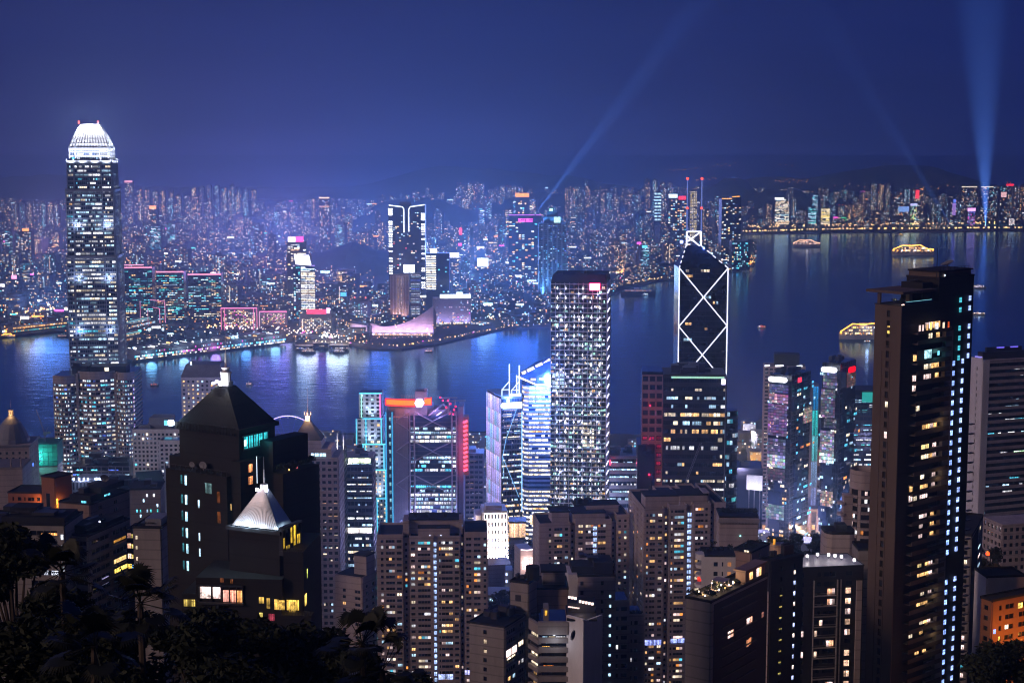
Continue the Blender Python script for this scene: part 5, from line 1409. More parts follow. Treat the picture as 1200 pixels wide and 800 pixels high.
# curved roof sign: orange-red band with a glaring emblem
zs0, zs1 = zf(474.5), zf(467.5); ms_ = MB()
arc = [(XP(452) + (XP(487) - XP(452)) * t, 2 - 6 * math.sin(math.pi * t * .5)) for t in [k / 10 for k in range(11)]]
for a, b in zip(arc, arc[1:]): ms_.face([(a[0], a[1], zs0), (b[0], b[1], zs0), (b[0], b[1], zs1), (a[0], a[1], zs1)]); ms_.face([(b[0], b[1], zs1), (b[0], b[1] + 1.2, zs1), (a[0], a[1] + 1.2, zs1), (a[0], a[1], zs1)])
e = ms_.build('sign', 'neon', o); e.color = (1.9, .42, .02, 1)
for z in (zs0 - .1, zs1 + .1): neon_line(o, [(a[0], a[1] - .5, z) for a in arc], .65, (1, .02, .03), 2.2)
neon_line(o, [(arc[0][0], arc[0][1] - .4, zs0), (arc[0][0], arc[0][1] - .4, zs1)], .65, (1, .02, .03), 2.2)
e = MB().prism(ngon(0, 0, 4.0, 6), -1, 1).build('emblem', 'neon', o); e.rotation_euler = (R(90), 0, 0); e.location = (XP(492), -4.5, (zs0 + zs1) / 2); e.color = (6, 3.2, 6, 1)
fcS = Face((0, -3), (1, 0), w); sign_board(o, fcS, XP(497.5), XP(506), zs0 + 1, zs1 + 1, 0, (1.9, .42, .02), 1.0); neon_line(o, [(XP(497.5), -4.3, zs1 + 1), (XP(506), -4.3, zs1 + 2), (XP(506), -4.3, zs0 + 1), (XP(497.5), -4.3, zs0 + 1)], .5, (1, .02, .03), 2.2)
lamp('sign_glow', 'POINT', (XP(492), -12, zf(471)), 1.5e4, (1, .35, .9), 1, parent=o); lamp('sign_glow', 'POINT', (XP(468), -10, zf(471)), 9e3, (1, .2, .05), 1, parent=o)
m_ = MB(); m_.prism(ngon(XP(480), 14, 20, 14, ry=12), h - 2, zs0); m_.box(XP(486), 4, h, XP(500), 22, zf(460)); m_.box(XP(497), 6, h, XP(500), 12, zf(457))
for k in range(8): m_.tube([(XP(470 + k * 2), 4, zs1), (XP(470 + k * 2), 4, zs1 + 3)], .3, n=4)
m_.build('roof_plant', 'grey_panel', o)
m_ = MB()
for (a, b, c_, e_) in ((516, 466, 536, 466), (522, 470, 546, 469), (502, 487, 520, 473), (508, 490, 526, 477), (526, 466, 526, 488), (533, 468, 533, 488), (520, 474, 533, 488)): m_.tube([(XP(a), 1, zf(b)), (XP(c_), 1, zf(e_))], .7, n=5)
m_.build('roof_gantry', 'steel', o)
for (a, b) in ((516, 465.5), (525, 469), (519, 469), (528, 473), (523, 477), (532, 480), (527, 484), (534, 476), (531, 485)): MB().box(XP(a) - .7, -.6, zf(b) - .7, XP(a) + .7, .2, zf(b) + .7).build('red_lamp', 'neon', o).color = (2.6, .05, .25, 1)
for k in range(12): MB().tube([(XP(543.5), -2, zf(493.5 + k * 5.1) - .8), (XP(547.6), -2.6, zf(493.5 + k * 5.1) + .6)], 1.15, n=6).build('red_lamp', 'neon', o).color = (3.2, .25, .45, 1)
MB().box(XP(542), 0, zf(556), XP(549), 12, zf(488)).build('escape_stair', 'red_render', o)
for q in (500, 525, 545): lamp('red_glow', 'POINT', (XP(546), -7, zf(q)), 4e3, (1, .02, .12), .6, parent=o)
lamp('roof_glow', 'POINT', (XP(512), -4, zf(482)), 9e3, (.4, .35, 1), .6, parent=o)
# block to its right
o, w, d, h = put('office_block', 'plain pinkish block squeezed right of the tower with red side lights', 'office block', 545, 566, 532, 1390, .0, depth=22)
office(o, w, d, h, 26, 4, .25, P_WARMOFF, 'pale_tile', 'glass', 20, 1.2, runs=3, sp_h=.5, pier=.2)
box_part(o, 'roof_plant', 'pale_tile', w * .1, 3, h, w * .6, 18, h + 4)

# --- tower with glowing violet side and white A-frame masts
Y = 1320
o, w, d, h = put('masted_tower', 'glass tower with violet light-washed side, glowing sign band and two white mast frames', 'tower', 587.5, 611.5, 466, Y, .30, left=570.5)
office(o, w, d, h, 36, 8, .40, [(WWHITE, 3), (COOL, 2), (WARM, 1)], 'steel', 'blue_glass', 60, 1.7, runs=5, sp_h=.3, pier=.04, faces=(0, 1))
fl = Face((0, d), (0, -1), d); mw = MB(); n_ = 12
for i in range(n_): fl.slab(mw, d * i / n_ + .1, d * (i + 1) / n_ - .1, h * .08, h - 1, .5)
mw.build('wall', 'white_wall', o)
L = Lit(o, 90, name='light_panel', bright=1.0)
for i in range(7):
 for j in range(13):
  c = pick([((.60, .45, 1.0), 3), ((.45, .45, 1), 2), ((.75, .6, 1), 2), ((.3, .6, 1), 1)]); L.add(fl, d * i / 7 + .05, d * (i + 1) / 7 - .05, h * .08 + j * h * .915 / 13, h * .08 + (j + .97) * h * .915 / 13, .56, scl(c, (.45 + .5 * j / 13) * rnd.uniform(.85, 1.15) if rnd.random() < .95 else 1.6))
L.done()
for x, dy in ((-3.0, 5), (.58, 1)):
 x0 = w * max(x, 0) if x > 0 else 3; z0 = h + .9; zt = zpx(o, 428, Y) if x < 0 else zpx(o, 429, Y)
 neon_line(o, [(x0 + 5.5, dy, z0), (x0 + 5.5, dy, zt)], .45, (.75, .85, 1), 2.4, 'mast'); neon_line(o, [(x0 - 1, dy, z0), (x0 - 1, dy, z0 + 5), (x0 + 5.5, dy, z0 + 12)], .4, (.75, .85, 1), 2.2, 'mast'); neon_line(o, [(x0 - 1, dy, z0 + 5), (x0 + 5.5, dy, z0 + 5)], .35, (.75, .85, 1), 2.2, 'mast')
fc = Face((0, 0), (1, 0), w); sign_board(o, fc, w * .18, w * .98, h - 9, h - 4.2, .8, (.75, .85, 1.0), 5)
e = MB().prism(ngon(0, 0, 2.4, 10), -1, 1).build('emblem', 'neon', o); e.rotation_euler = (R(90), 0, 0); e.location = (w * .09, -1.6, h - 6.6); e.color = (2.4, 3.2, 6, 1)
sign_board(o, fc, w * .4, w * .95, h + 1, h + 3, .2, (.6, .75, 1), 4)
neon_line(o, [(w - .2, -.9, h * .45), (w - .2, -.9, h - 12)], .5, (.3, .6, 1), 1.6)
neon_line(o, [(w * .1, -1, h * .62), (0.8, -1, h * .72), (w * .2, -1, h * .8), (w * .75, -1, h * .95)], .25, (.3, .65, 1), 1.2); neon_line(o, [(.8, -1, h * .72), (w * .85, -1, h * .52)], .25, (.3, .65, 1), 1.2)
lamp('sign_glow', 'POINT', (w * .5, -10, h - 4), 5.5e4, (.15, .32, 1), 1, parent=o); lamp('sign_glow', 'POINT', (w * .3, 2, h + 10), 5e4, (.12, .3, 1), 1, parent=o)

# --- white-banded tower under a slanting lit crown
Y = 1430
o, w, d, h = put('banded_tower', 'rounded tower of white lit floors under a slanting crown with glaring lamp', 'tower', 612, 650, 452, Y, .0, depth=34)
ms = MB(); mg = MB(); L = Lit(o, 100, bright=1.7)
arc = [(w * .0, 9), (w * .06, 3), (w * .2, 0), (w, 0)]
mg.prism(arc + [(w, d), (0, d)], 0, h)
nfl = 44
for a, b in zip(arc, arc[1:]):
 A, B = Vector((*a, 0)), Vector((*b, 0)); fc = Face(A, B - A, (B - A).length); relief(ms, fc, 0, fc.w, 0, h, 0, nfl, .42, 0, .6)
 sk = lambda i, j: 20 <= j <= 22
 grid_windows(L, fc, .1, fc.w - .1, 0, h, max(1, round(fc.w / 3)), nfl, .82, [(WWHITE, 4), (WHITE, 2), (WARM, .6)], out=.1, runs=4, fz=(.25, .68), lo=.5, hi=1.9, floor_var=.2, skip=sk, fx=(.02, .98))
L.done(); mg.build('curtain_wall', 'blue_glass', o); ms.build('wall', 'silver_panel', o)
zc0, zc1 = zpx(o, 440, Y), zpx(o, 421, Y); m_ = MB()
m_.face([(-4, 2, zc0 - 2), (w * .5, -2, zc0 - 8), (w, -2, zc0 - 6), (w, -1, zc1 + 4), (w * .4, 3, zc1 - 3), (-4, 2, zc0 + 1)]); m_.box(w * .1, 6, h, w, d, zc0 - 4); m_.build('crown', 'blue_glass', o)
neon_line(o, [(-4, 1, zc0 - 1), (w * .45, -3, zc0 - 8), (w, -3, zc0 - 6.5)], .8, (1, .85, .7), 2.4, 'crown_light')
for a, b in ((.0, .1), (.16, .36), (.42, .62), (.66, .86)): neon_line(o, [(w * a, 1, zc0 + 2 + (zc1 - zc0) * a), (w * b, 0, zc0 + 2 + (zc1 - zc0) * b)], 1.5, (1, .82, .66), 2.0, 'crown_light')
for a, b in ((.26, .42), (.52, .72)): neon_line(o, [(w * a, -2.4, zc0 - 3.5 + 2 * a), (w * b, -2.6, zc0 - 3.5 + 2 * a)], 1.1, (1, .85, .7), 2.0, 'crown_light')
e = MB().prism(ngon(0, 0, 5.0, 12), -1, 1).build('crown_lamp', 'neon', o); e.rotation_euler = (R(90), 0, 0); e.location = (w * .86, -5, zc0 - 4); e.color = (9, 9, 14, 1)
lamp('crown_glow', 'POINT', (w * .8, -34, zc0 - 4), 1.0e6, (.07, .22, 1), 2, parent=o)
neon_line(o, [(-5, 2, h - 12), (-5, 2, zc0)], .6, (.7, .8, 1), 2.2, 'mast')
# lobby glow at its foot
zl0, zl1 = zpx(o, 614, Y), zpx(o, 603, Y)
L = Lit(o, 8, name='lobby_window', bright=1.0); fc = Face((0, -.6), (1, 0), w)
for i in range(5): L.add(fc, w * (.25 + .14 * i), w * (.25 + .14 * i) + w * .13, zl0, zl1, .3, scl((1, .72, .45), rnd.uniform(.9, 2.4)))
L.done()

# --- the dotted-light tower
Y = 1380
o, w, d, h = put('dotted_tower', 'broad square tower studded with a grid of white star lights and pink-red roof sign', 'tower', 645.5, 711, 331, Y, -.13, side=715.5)
zf = lambda py: zpx(o, py, Y)
MB().box(0, 0, 0, w, d, h).build('curtain_wall', 'glass', o)
m_ = MB(); m_.cone([(0, 0), (w, 0), (w, d), (0, d)], h, [(1.5, 3), (w - 1, 3), (w - 1, d - 3), (1.5, d - 3)], h + 7); m_.build('roof', 'dark_roof', o)
m_ = MB(); m_.box(w * .12, 5, h + 7, w * .2, 8, h + 9); m_.box(w * .58, 5, h + 7, w * .63, 8, h + 9.5); m_.box(w * .42, 6, h + 7, w * .6, 7, h + 7.8); m_.build('roof_plant', 'dark_steel', o)
fc = Face((0, 0), (1, 0), w); fs = Face((w, 0), (0, 1), d); ms = MB(); nd = 27; pitch = 11.15 * Y / F
for fcc, ww in ((fc, w), (fs, d)):
 for j in range(nd * 2): z = h - 1 - j * pitch / 2; fcc.slab(ms, 0, ww, max(0, z - .55), z + .15, .5) if z > 0 else None
 for i in range(13): fcc.slab(ms, max(0, ww * i / 12 - .2), min(ww, ww * i / 12 + .2), 0, h, .45)
ms.build('wall', 'silver_panel', o)
L = Lit(o, 100, bright=1.25)
for j in range(nd * 2):
 z0 = h - 5.6 - j * pitch / 2
 if z0 < 2: break
 low = j / (nd * 2)
 warm = .5 + .5 * math.sin(j * .9)
 for i in range(36):
  pr = .30 + .45 * min(1, low * 2.2) * (.55 + .45 * math.sin(j * 1.7 + 1))
  if rnd.random() < pr:
   c = pick([(WWHITE, 3 * warm + .5), (WARM, 1.6 * warm), (WHITE, 2), ((.5, .95, .75), 2.2 * (1 - warm) + .5), (COOL, 1.2)])
   n_ = 1 if rnd.random() < .7 else 2
   L.add(fc, w * i / 36 + .1, min(w, w * (i + n_) / 36 - .1), z0 + .4, z0 + rnd.uniform(1.4, 3.0), .1, scl(c, .15 + 1.1 * rnd.random() ** 2.2))
for a, b, c_, e_ in ((648, 661, 434, 459), (684, 696, 498, 522)):
 for j in range(5):
  for i in range(5):
   if rnd.random() < .75: L.add(fc, (a - 645.5) * w / 65.5 + i * 2, (a - 645.5) * w / 65.5 + i * 2 + 1.8, zf(e_) + j * 3.4, zf(e_) + j * 3.4 + 2.4, .12, scl((.75, .95, 1) if a < 660 else (1, .85, .65), rnd.uniform(.6, 1.6)))
L.done()
star = MB(); star.box(-.5, -1.0, -.9, .5, -.4, .9, bottom=True); star.box(-.95, -.9, -.45, .95, -.45, .45, bottom=True); star.box(-.22, -.8, .9, .22, -.45, 2.4, bottom=True); star.box(-.25, -.8, -1.7, .25, -.45, -.9, bottom=True)
s0 = None; cnt = 0
for j in range(24):
 for i in range(6):
  z = zf(337.5 + j * 11.15); x = w * (i + .78) / 6.55
  if j == 0 and i in (2, 4, 5): continue
  if z < 3 or rnd.random() < .06: continue
  if s0 is None: s0 = star.build('star_light', 'neon', o); e = s0
  else: e = s0.copy(); COL.objects.link(e); e.parent = o
  e.location = (x, -.3, z); k = rnd.uniform(.5, 1.9); e.color = (1.5 * k, 1.5 * k, 1.75 * k, 1); e.scale = (rnd.uniform(.7, .95),) * 3; cnt += 1
for j in range(9):
 for i in (.17, .5, .83): lamp('facade_fill', 'POINT', (w * i, -9, zf(345 + j * 30)), 1.7e3, (.82, .78, 1.0), .5, parent=o)  # added lamps without fixtures spread the star lights' glow over the wall
for j in range(23):
 e = MB().tube([(w + .6, 2, zf(340 + j * 11.15) - 2.2), (w + 2.6, 2, zf(340 + j * 11.15) + 2)], .5, n=5).build('side_light', 'neon', o); e.color = (2.2, 2.1, 3.0, 1)
neon_line(o, [(w + .4, 1, 0), (w + .4, 1, h - 4)], .3, (.5, .45, 1), .9)
for a in (694.2, 700): # two illegible glowing characters of the roof sign
 e = MB().box(-2.1, -.6, -2.6, 2.1, 0, 2.6, bottom=True).build('sign', 'neon', o); e.location = ((a - 645.5) * w / 65.5, -1.2, zf(335.3)); e.color = (7, 3.2, 4, 1)
neon_line(o, [((691.2 - 645.5) * w / 65.5, -1.3, zf(331.3)), ((703.3 - 645.5) * w / 65.5, -1.3, zf(331.3)), ((703.3 - 645.5) * w / 65.5, -1.3, zf(339.2)), ((691.2 - 645.5) * w / 65.5, -1.3, zf(339.2)), ((691.2 - 645.5) * w / 65.5, -1.3, zf(331.3))], .6, (1, .01, .16), 2.6)
lamp('sign_glow', 'POINT', ((697 - 645.5) * w / 65.5, -7, zf(336)), 8e3, (1, .05, .25), .6, parent=o)

# --- low slab to its right
o, w, d, h = put('long_block', 'long low block of blue-white window strips right of the star-lit tower', 'office block', 709, 752, 535, 1450, .0, depth=40)
office(o, w, d, h, 15, 10, .55, [(WHITE, 3), (COOL, 3)], 'silver_panel', 'blue_glass', 60, 1.25, runs=5, sp_h=.5, pier=.03)
e = MB().prism(ngon(0, 0, 3.4, 10), -1, 1).build('sign', 'neon', o); e.rotation_euler = (R(90), 0, 0); e.location = (2.4, -1.5, h - 5); e.color = (4, .2, .5, 1)
plant(o, w, d, h, rnd, 8, 'grey_panel', (3, 8)); lamp('sign_glow', 'POINT', (2.4, -5, h - 5), 4e3, RED, .5, parent=o)

# --- braced prism tower with twin masts
Y = 1240
o, w, d, h = put('braced_tower', 'dark prism tower outlined in white with crossed bracing and twin masts on top', 'skyscraper', 796, 853, 314, Y, .0, depth=38)
zf = lambda py: zpx(o, py, Y); XP = lambda px: (px - 796) / 57 * w
zr = zf(291) + 1.5
m_ = MB(); m_.box(0, 0, 0, w, d, h)
A, B, C_, D_ = (0, 0, h), (w, 0, h), (XP(823), d * .35, zr), (XP(806), d * .35, zr)
m_.face([A, B, C_, D_]); m_.face([B, (w, d, h), C_]); m_.face([(w, d, h), (0, d, h), D_, C_]); m_.face([(0, d, h), A, D_])
m_.build('curtain_wall', 'glass', o)
fc = Face((0, 0), (1, 0), w); L = Lit(o, 80, bright=1.2); ms = MB(); nf = 70; relief(ms, fc, 0, w, 0, h - .3, 9, nf, .12, .03, .12); ms.build('mullion', 'dark_steel', o)
for j in range(nf):
 z = j * h / nf
 if rnd.random() < .38:
  for q in range(rnd.choice((1, 1, 2))):
   a = rnd.choice((.06, .42, .66, .1)) + rnd.uniform(0, .06); b = a + rnd.uniform(.06, .24); n_ = max(1, round((b - a) * 18))
   c = pick([(WWHITE, 2), (COOL, 3), (WARM, 1)])
   for i in range(n_):
    if rnd.random() < .8: L.add(fc, w * (a + (b - a) * i / n_), w * (a + (b - a) * (i + .85) / n_), z + .9, z + 2.9, .16, scl(c, rnd.uniform(.15, 1.0)))
L.done()
cW = (.80, .80, 1.0); kW = 2.0; yb = -1.0
def nl(*p, r=.46, k=kW): neon_line(o, [(XP(a), yb, zf(b)) for a, b in p], r, cW, k, 'edge_light')
nl((796, 314), (796, 520)); nl((853, 314), (853, 520))
nl((796, 314), (852.5, 381)); nl((853, 314), (796.5, 382)); nl((796, 382), (852.5, 449)); nl((853, 381), (796.5, 449))
for q in range(9):           # broken light lines up the sloping edges
 for P0, P1 in ((A, D_), (B, C_)):
  if q % 2 == 0: P0, P1 = Vector(P0), Vector(P1); neon_line(o, [P0.lerp(P1, q / 9), P0.lerp(P1, (q + .9) / 9)], .45, cW, 1.6, 'edge_light')
zm0, zm1 = zr - .5, zf(272.5); xa, xb = XP(806.5), XP(823.5); ym = d * .35
for pts in ([(xa, ym, zm0), (xa, ym, zm1)], [(xb, ym, zm0), (xb, ym, zm1)], [(xa, ym, zm1), (xb, ym, zm1)], [(xb, ym, zm1), (xa + 1, ym, zm1 - 7.5)], [(xa, ym, zm1 - 3), (xb - 1, ym, zm0)]): neon_line(o, pts, .6, cW, 2.4, 'mast_frame')
for x, t in ((xa, 806), (xb, 825)):
 m_ = MB(); m_.tube([(x, ym, zm1), (x, ym, zf(208.5))], .55, n=6, r2=.35); e = m_.build('mast', 'neon', o); e.color = (.16, .22, .6, 1)
 for q in (246, 211): MB().prism(ngon(x, ym, .9, 8), zf(q), zf(q) + 1.6).build('beacon', 'neon', o).color = (4, .25, .15, 1)
MB().prism(ngon(xa - 4, ym, 1.2, 8), zm0 + 2, zm0 + 4.2).build('roof_lamp', 'neon', o).color = (3, 3.4, 6, 1)
lamp('frame_glow', 'POINT', (xb + 3, ym - 4, zm0 + 6), 1.6e4, (.12, .25, 1), .6, parent=o)

# --- dark office tower with red-lit flank
Y = 1150
o, w, d, h = put('dark_tower', 'dark office tower with red-lit left flank and pale green roof edge', 'tower', 778, 851, 440, Y, -.05, depth=36)
office(o, w, d, h, 34, 26, .34, [(WWHITE, 3), (WARM, 1.5), (COOL, 2), (WHITE, 1)], 'dark_steel', 'glass', 90, 1.1, runs=3, sp_h=.5, pier=.04, floor_var=.9, faces=(0, 1), top=8)
fc = Face((0, 0), (1, 0), w)
neon_line(o, [(w * .12, -.8, h - 1), (w * .97, -.8, h - 1)], .8, (.5, .95, .7), .85, 'roof_light')
e = MB().box(w * .925, -1.6, h - 6, w * .985, -.7, h - 2.2).build('sign', 'neon', o); e.color = (4, 3.6, 6, 1)
plant(o, w, d, h, rnd, 9, hh=(3, 8)); m_ = MB(); m_.tube([(w - .3, -.6, 0), (w - .3, -.6, h)], .5, n=4); m_.build('corner_mullion', 'steel', o)
zf = lambda py: zpx(o, py, Y)
P2, w2 = site(752, 778, 437, Y + 6)
x0 = P2.x - o.location.x
m_ = MB(); m_.box(x0, 5, 0, -.4, 36, h + 2); m_.box(x0 - 3, 2, 0, -6, 34, zf(522)); m_.build('flank', 'glass', o)
f2 = Face((x0, 5), (1, 0), -x0 - .4); m2 = MB(); L = Lit(o, 80, name='red_window', bright=1.0)
relief(m2, f2, 0, f2.w, 0, h, 3, 34, .4, .25, .5); m2.build('flank_wall', 'brown_tile', o)
for j in range(27):
 z = (j + .3) * h / 34
 for i in range(3):
  if rnd.random() < .85: L.add(f2, f2.w * (i + .2) / 3, f2.w * (i + .8) / 3, z, z + 2.2, .12, scl((1, .02, .10), rnd.uniform(.06, .30)) if rnd.random() < .9 else scl(WWHITE, .8))
L.done()
for q in (480, 520, 560): lamp('red_flood', 'POINT', (x0 * .6, -8, zf(q)), 1.8e3, (1, .03, .12), .5, parent=o)
# crane in front of it
c_ = at(798, 580, 1060); o = thing('tower_crane', 'thin lattice crane leaning up in front of the dark red-flanked tower', 'crane', (c_.x, c_.y, hg(c_.x, c_.y)))
zc = c_.z - o.location.z; m_ = MB(); m_.tube([(0, 0, 0), (0, 0, zc)], .8, n=4); m_.build('mast', 'steel', o); m_ = MB()
for s_ in (-.6, .6): m_.tube([(s_, 0, zc), (13 + s_, 0, zc + 36)], .2, n=4)
for k in range(14): m_.tube([(-.6 + 13 * k / 14, 0, zc + 36 * k / 14), (.6 + 13 * (k + 1) / 14, 0, zc + 36 * (k + 1) / 14)], .14, n=4)
m_.build('jib', 'steel', o); m_ = MB(); m_.box(-2, -1.2, zc - 2, 1, 1.2, zc + .5); m_.build('cab', 'steel', o)
# round tower behind its right edge
o, w, d, h = put('round_tower', 'dark cylindrical glass tower tucked behind the dark red-flanked tower', 'tower', 846, 865, 481, 1260, .0, depth=14)
pl = ngon(w * .5, w * .5, w * .56, 20); m_ = MB(); m_.prism(pl, 0, h); m_.build('curtain_wall', 'glass', o); ms = MB(); L = Lit(o, 30, bright=1.0)
for i in range(20):
 A, B = Vector((*pl[i], 0)), Vector((*pl[(i + 1) % 20], 0)); f_ = Face(A, B - A, (B - A).length); relief(ms, f_, 0, f_.w, 0, h, 0, 30, .3, 0, .3)
 if i > 9: grid_windows(L, f_, 0, f_.w, 0, h, 1, 30, .22, P_COOLOFF, out=.1, fx=(.05, .95), lo=.3, hi=1.2)
L.done(); ms.build('wall', 'dark_steel', o)

# --- faceted twin towers with round-ended white signs
def facet_tower(label, pxL, pxR, pyT, Y, sgn, seedn, panels, side):
 r = random.Random(seedn)
 o, w, d, h = put('faceted_tower', label, 'tower', pxL, pxR, pyT, Y, -.6, side=side, group='faceted twin towers')
 zf = lambda py: zpx(o, py, Y)
 m_ = MB(); m_.box(0, 0, 0, w, d, h); fc, fs = Face((0, 0), (1, 0), w), Face((w, 0), (0, 1), d)
 mj = MB(); L = Lit(o, 80, bright=1.2)
 for f_, ww in ((fc, w), (fs, d)):
  z = h - 8
  while z > 8:
   hh = r.uniform(8, 16); a = r.uniform(0, .45) * ww; b = a + r.uniform(.3, .55) * ww
   f_.slab(mj, a, min(b, ww + 2), z - hh, z, r.uniform(2.0, 5.5))
   z -= hh * r.uniform(.8, 1.3)
 m_.build('curtain_wall', 'glass', o); mj.build('projecting_bay', 'blue_glass', o)
 ms = MB(); relief(ms, fc, 0, w, 0, h, 8, 40, .15, .05, .3); relief(ms, fs, 0, d, 0, h, 8, 40, .15, .05, .3); ms.build('mullion', 'dark_steel', o)
 grid_windows(L, fs, 0, d, 4, h - 8, 9, 40, .12, [(COOL, 2), (WWHITE, 2), (CYAN, 1), (ORANGE, .5)], out=5.8, runs=2); grid_windows(L, fc, 0, w, 4, h - 8, 9, 40, .13, P_OFFICE, out=5.8, runs=2)
 L.done()
 for (f_, a, b, t, bt, c, k) in panels:
  ff, ww = (fc, w) if f_ == 0 else (fs, d)
  m2 = MB(); nx, nz = 7, max(3, int((bt - t) / 3.2))
  for i in range(nx):
   for j in range(nz):
    cc = (c[0] * r.uniform(.5, 1.4), c[1] * r.uniform(.5, 1.3), c[2] * r.uniform(.6, 1.3)); kk = k * (r.uniform(.5, 1.1) if r.random() < .9 else 2.2)
    ff.quad(m2, ww * (a + (b - a) * (i + .03) / nx), ww * (a + (b - a) * (i + .97) / nx), zf(bt) + (zf(t) - zf(bt)) * (j + .06) / nz, zf(bt) + (zf(t) - zf(bt)) * (j + .9) / nz, 6.2, 0, scl(cc, kk))
  m2.build('lit_screen', 'lit_cells', o)
 return o, w, d, h, fc, fs, zf
o, w, d, h, fc, fs, zf = facet_tower('left faceted glass tower with pinkish lit panels, white pill sign and red sign end', 903, 928, 438, 1520, None, 5, [(0, .08, .98, 448, 458, (.35, .35, .9), .35), (0, .08, .98, 459, 470, (.9, .5, .75), .6), (0, .05, .95, 471, 508, (.55, .35, .85), .42), (0, .05, .9, 511, 530, (.42, .36, .7), .32), (0, .05, .9, 530, 545, (.75, .8, 1), 1.1), (0, .1, .9, 546, 560, (.35, .28, .4), .3), (1, .35, .8, 478, 496, (1, .8, .55), .5), (0, .05, .9, 588, 605, (.4, .55, .5), .6)], 950)
def pill(o, fc, x0, x1, z0, z1, out, col, k, name='sign'):
 r_ = (z1 - z0) / 2; pts = []
 for t in [math.pi / 2 + math.pi * i / 8 for i in range(9)]: pts.append((x0 + r_ + r_ * math.cos(t), z0 + r_ + r_ * math.sin(t)))
 for t in [-math.pi / 2 + math.pi * i / 8 for i in range(9)]: pts.append((x1 - r_ + r_ * math.cos(t), z0 + r_ + r_ * math.sin(t)))
 m_ = MB(); f = [fc.pt(x, z, out + 1) for x, z in pts]; b = [fc.pt(x, z, out) for x, z in pts]
 m_.face(f); [m_.face([b[i], b[(i + 1) % 18], f[(i + 1) % 18], f[i]]) for i in range(18)]
 e = m_.build(name, 'neon', o); e.color = (col[0] * k, col[1] * k, col[2] * k, 1)
pill(o, fc, w * .05, w * .93, h - 6.2, h - 1.2, 6.5, (.9, .92, 1), 3.5); sign_board(o, fs, 0, d * .16, h - 6, h - 1.6, 6.2, RED, 2.2)
plant(o, w, d, h, rnd, 6, hh=(3, 7))
o, w, d, h, fc, fs, zf = facet_tower('right faceted glass tower with grey lit panels, white pill sign and red oval sign', 964, 985, 424, 1480, None, 9, [(0, .2, .98, 434, 453, (.42, .44, .62), .36), (0, .1, .9, 454, 487, (.45, .45, .62), .38), (0, .3, .98, 488, 499, (.35, .38, .5), .3), (0, .1, .9, 502, 528, (.55, .56, .7), .65), (0, .1, .9, 528, 540, (.85, .9, 1), 1.1), (0, .2, .9, 572, 590, (.7, .5, .35), .7), (1, .05, .6, 434, 452, (.45, .22, .16), .3)], 1003)
pill(o, fc, w * .1, w * .98, h - 8.2, h - 3.2, 6.5, (.9, .92, 1), 3.5); pill(o, fs, d * .08, d * .52, h - 9, h - 3.6, 6.5, (1, .0, .01), 1.4)
plant(o, w, d, h, rnd, 6, hh=(3, 7))
# slab behind
o, w, d, h = put('slab_tower', 'plain mauve slab tower with three white roof lights behind the left faceted tower', 'tower', 896, 944, 430, 1640, -.12, depth=26)
office(o, w, d, h, 42, 9, .12, P_OFFICE, 'pale_tile', 'glass', 30, 1.1, runs=2, sp_h=.5, pier=.3)
box_part(o, 'roof_house', 'dark_steel', w * .24, 6, h, w * .86, 22, h + 13)
for a, b in ((.0, .12), (.26, .46), (.78, .92)): neon_line(o, [(w * a, -.6, h + 1.5), (w * b, -.6, h + 2)], .9, (.85, .88, 1), 2.6, 'roof_lamp')
# tiny teal edged building between
o, w, d, h = put('teal_tower', 'thin tower with a glowing teal to grey strip between the two faceted towers', 'tower', 950, 960, 450, 1600, 0, depth=18)
MB().box(0, 0, 0, w, d, h).build('wall', 'grey_panel', o); fc = Face((0, 0), (1, 0), w); L = Lit(o, 20, name='light_strip')
zs = [zpx(o, q, 1600) for q in (452, 480, 510, 540, 570, 600)]
for (a, b, c) in zip(zs, zs[1:], ((.02, .2, .5), (.04, .5, .5), (.1, .45, .5), (.2, .3, .5), (.16, .18, .32))): L.add(fc, w * .3, w * .95, b, a - .6, .2, scl(c, .8))
L.done()
o, w, d, h = put('glass_block', 'glass block with a blank teal screen beside the tall dark residential tower', 'office block', 1000, 1034, 458, 1560, 0, depth=30)
office(o, w, d, h, 30, 8, .28, P_COOLOFF, 'dark_steel', 'blue_glass', 40, 1.3, runs=4, sp_h=.3, pier=.05)
sign_board(o, Face((0, 0), (1, 0), w), w * .3, w * .95, h - 11, h - 1, .8, (.03, .42, .38), 1.0, 'screen')
# office park by the water: lit low buildings, blank screen wall, orange road
o, w, d, h = put('screen_block', 'low dark block carrying a big blank pale billboard near the orange road', 'building', 862, 894, 548, 1640, -.1, depth=40)
MB().box(0, 0, 0, w, d, h).build('wall', 'blue_glass', o); plant(o, w, d, h, rnd, 3)
o, w, d, h = put('billboard', 'big blank pale grey billboard panel standing beside the orange road', 'billboard', 875, 893, 556, 1480, -.45, depth=2)
zb = zpx(o, 573, 1480); MB().box(0, 0, zb, w, d, h).build('panel', 'white_wall', o); m_ = MB(); [m_.tube([(w * q, d * .5, 0), (w * q, d * .5, zb)], .5, n=5) for q in (.15, .5, .85)]; m_.build('post', 'steel', o)
l_ = lamp('panel_flood', 'SPOT', (w * .5, -16, zb - 4), 3.6e4, (.75, .75, 1), .5, None, R(100), .8, o); l_.rotation_euler = (R(120), 0, 0)

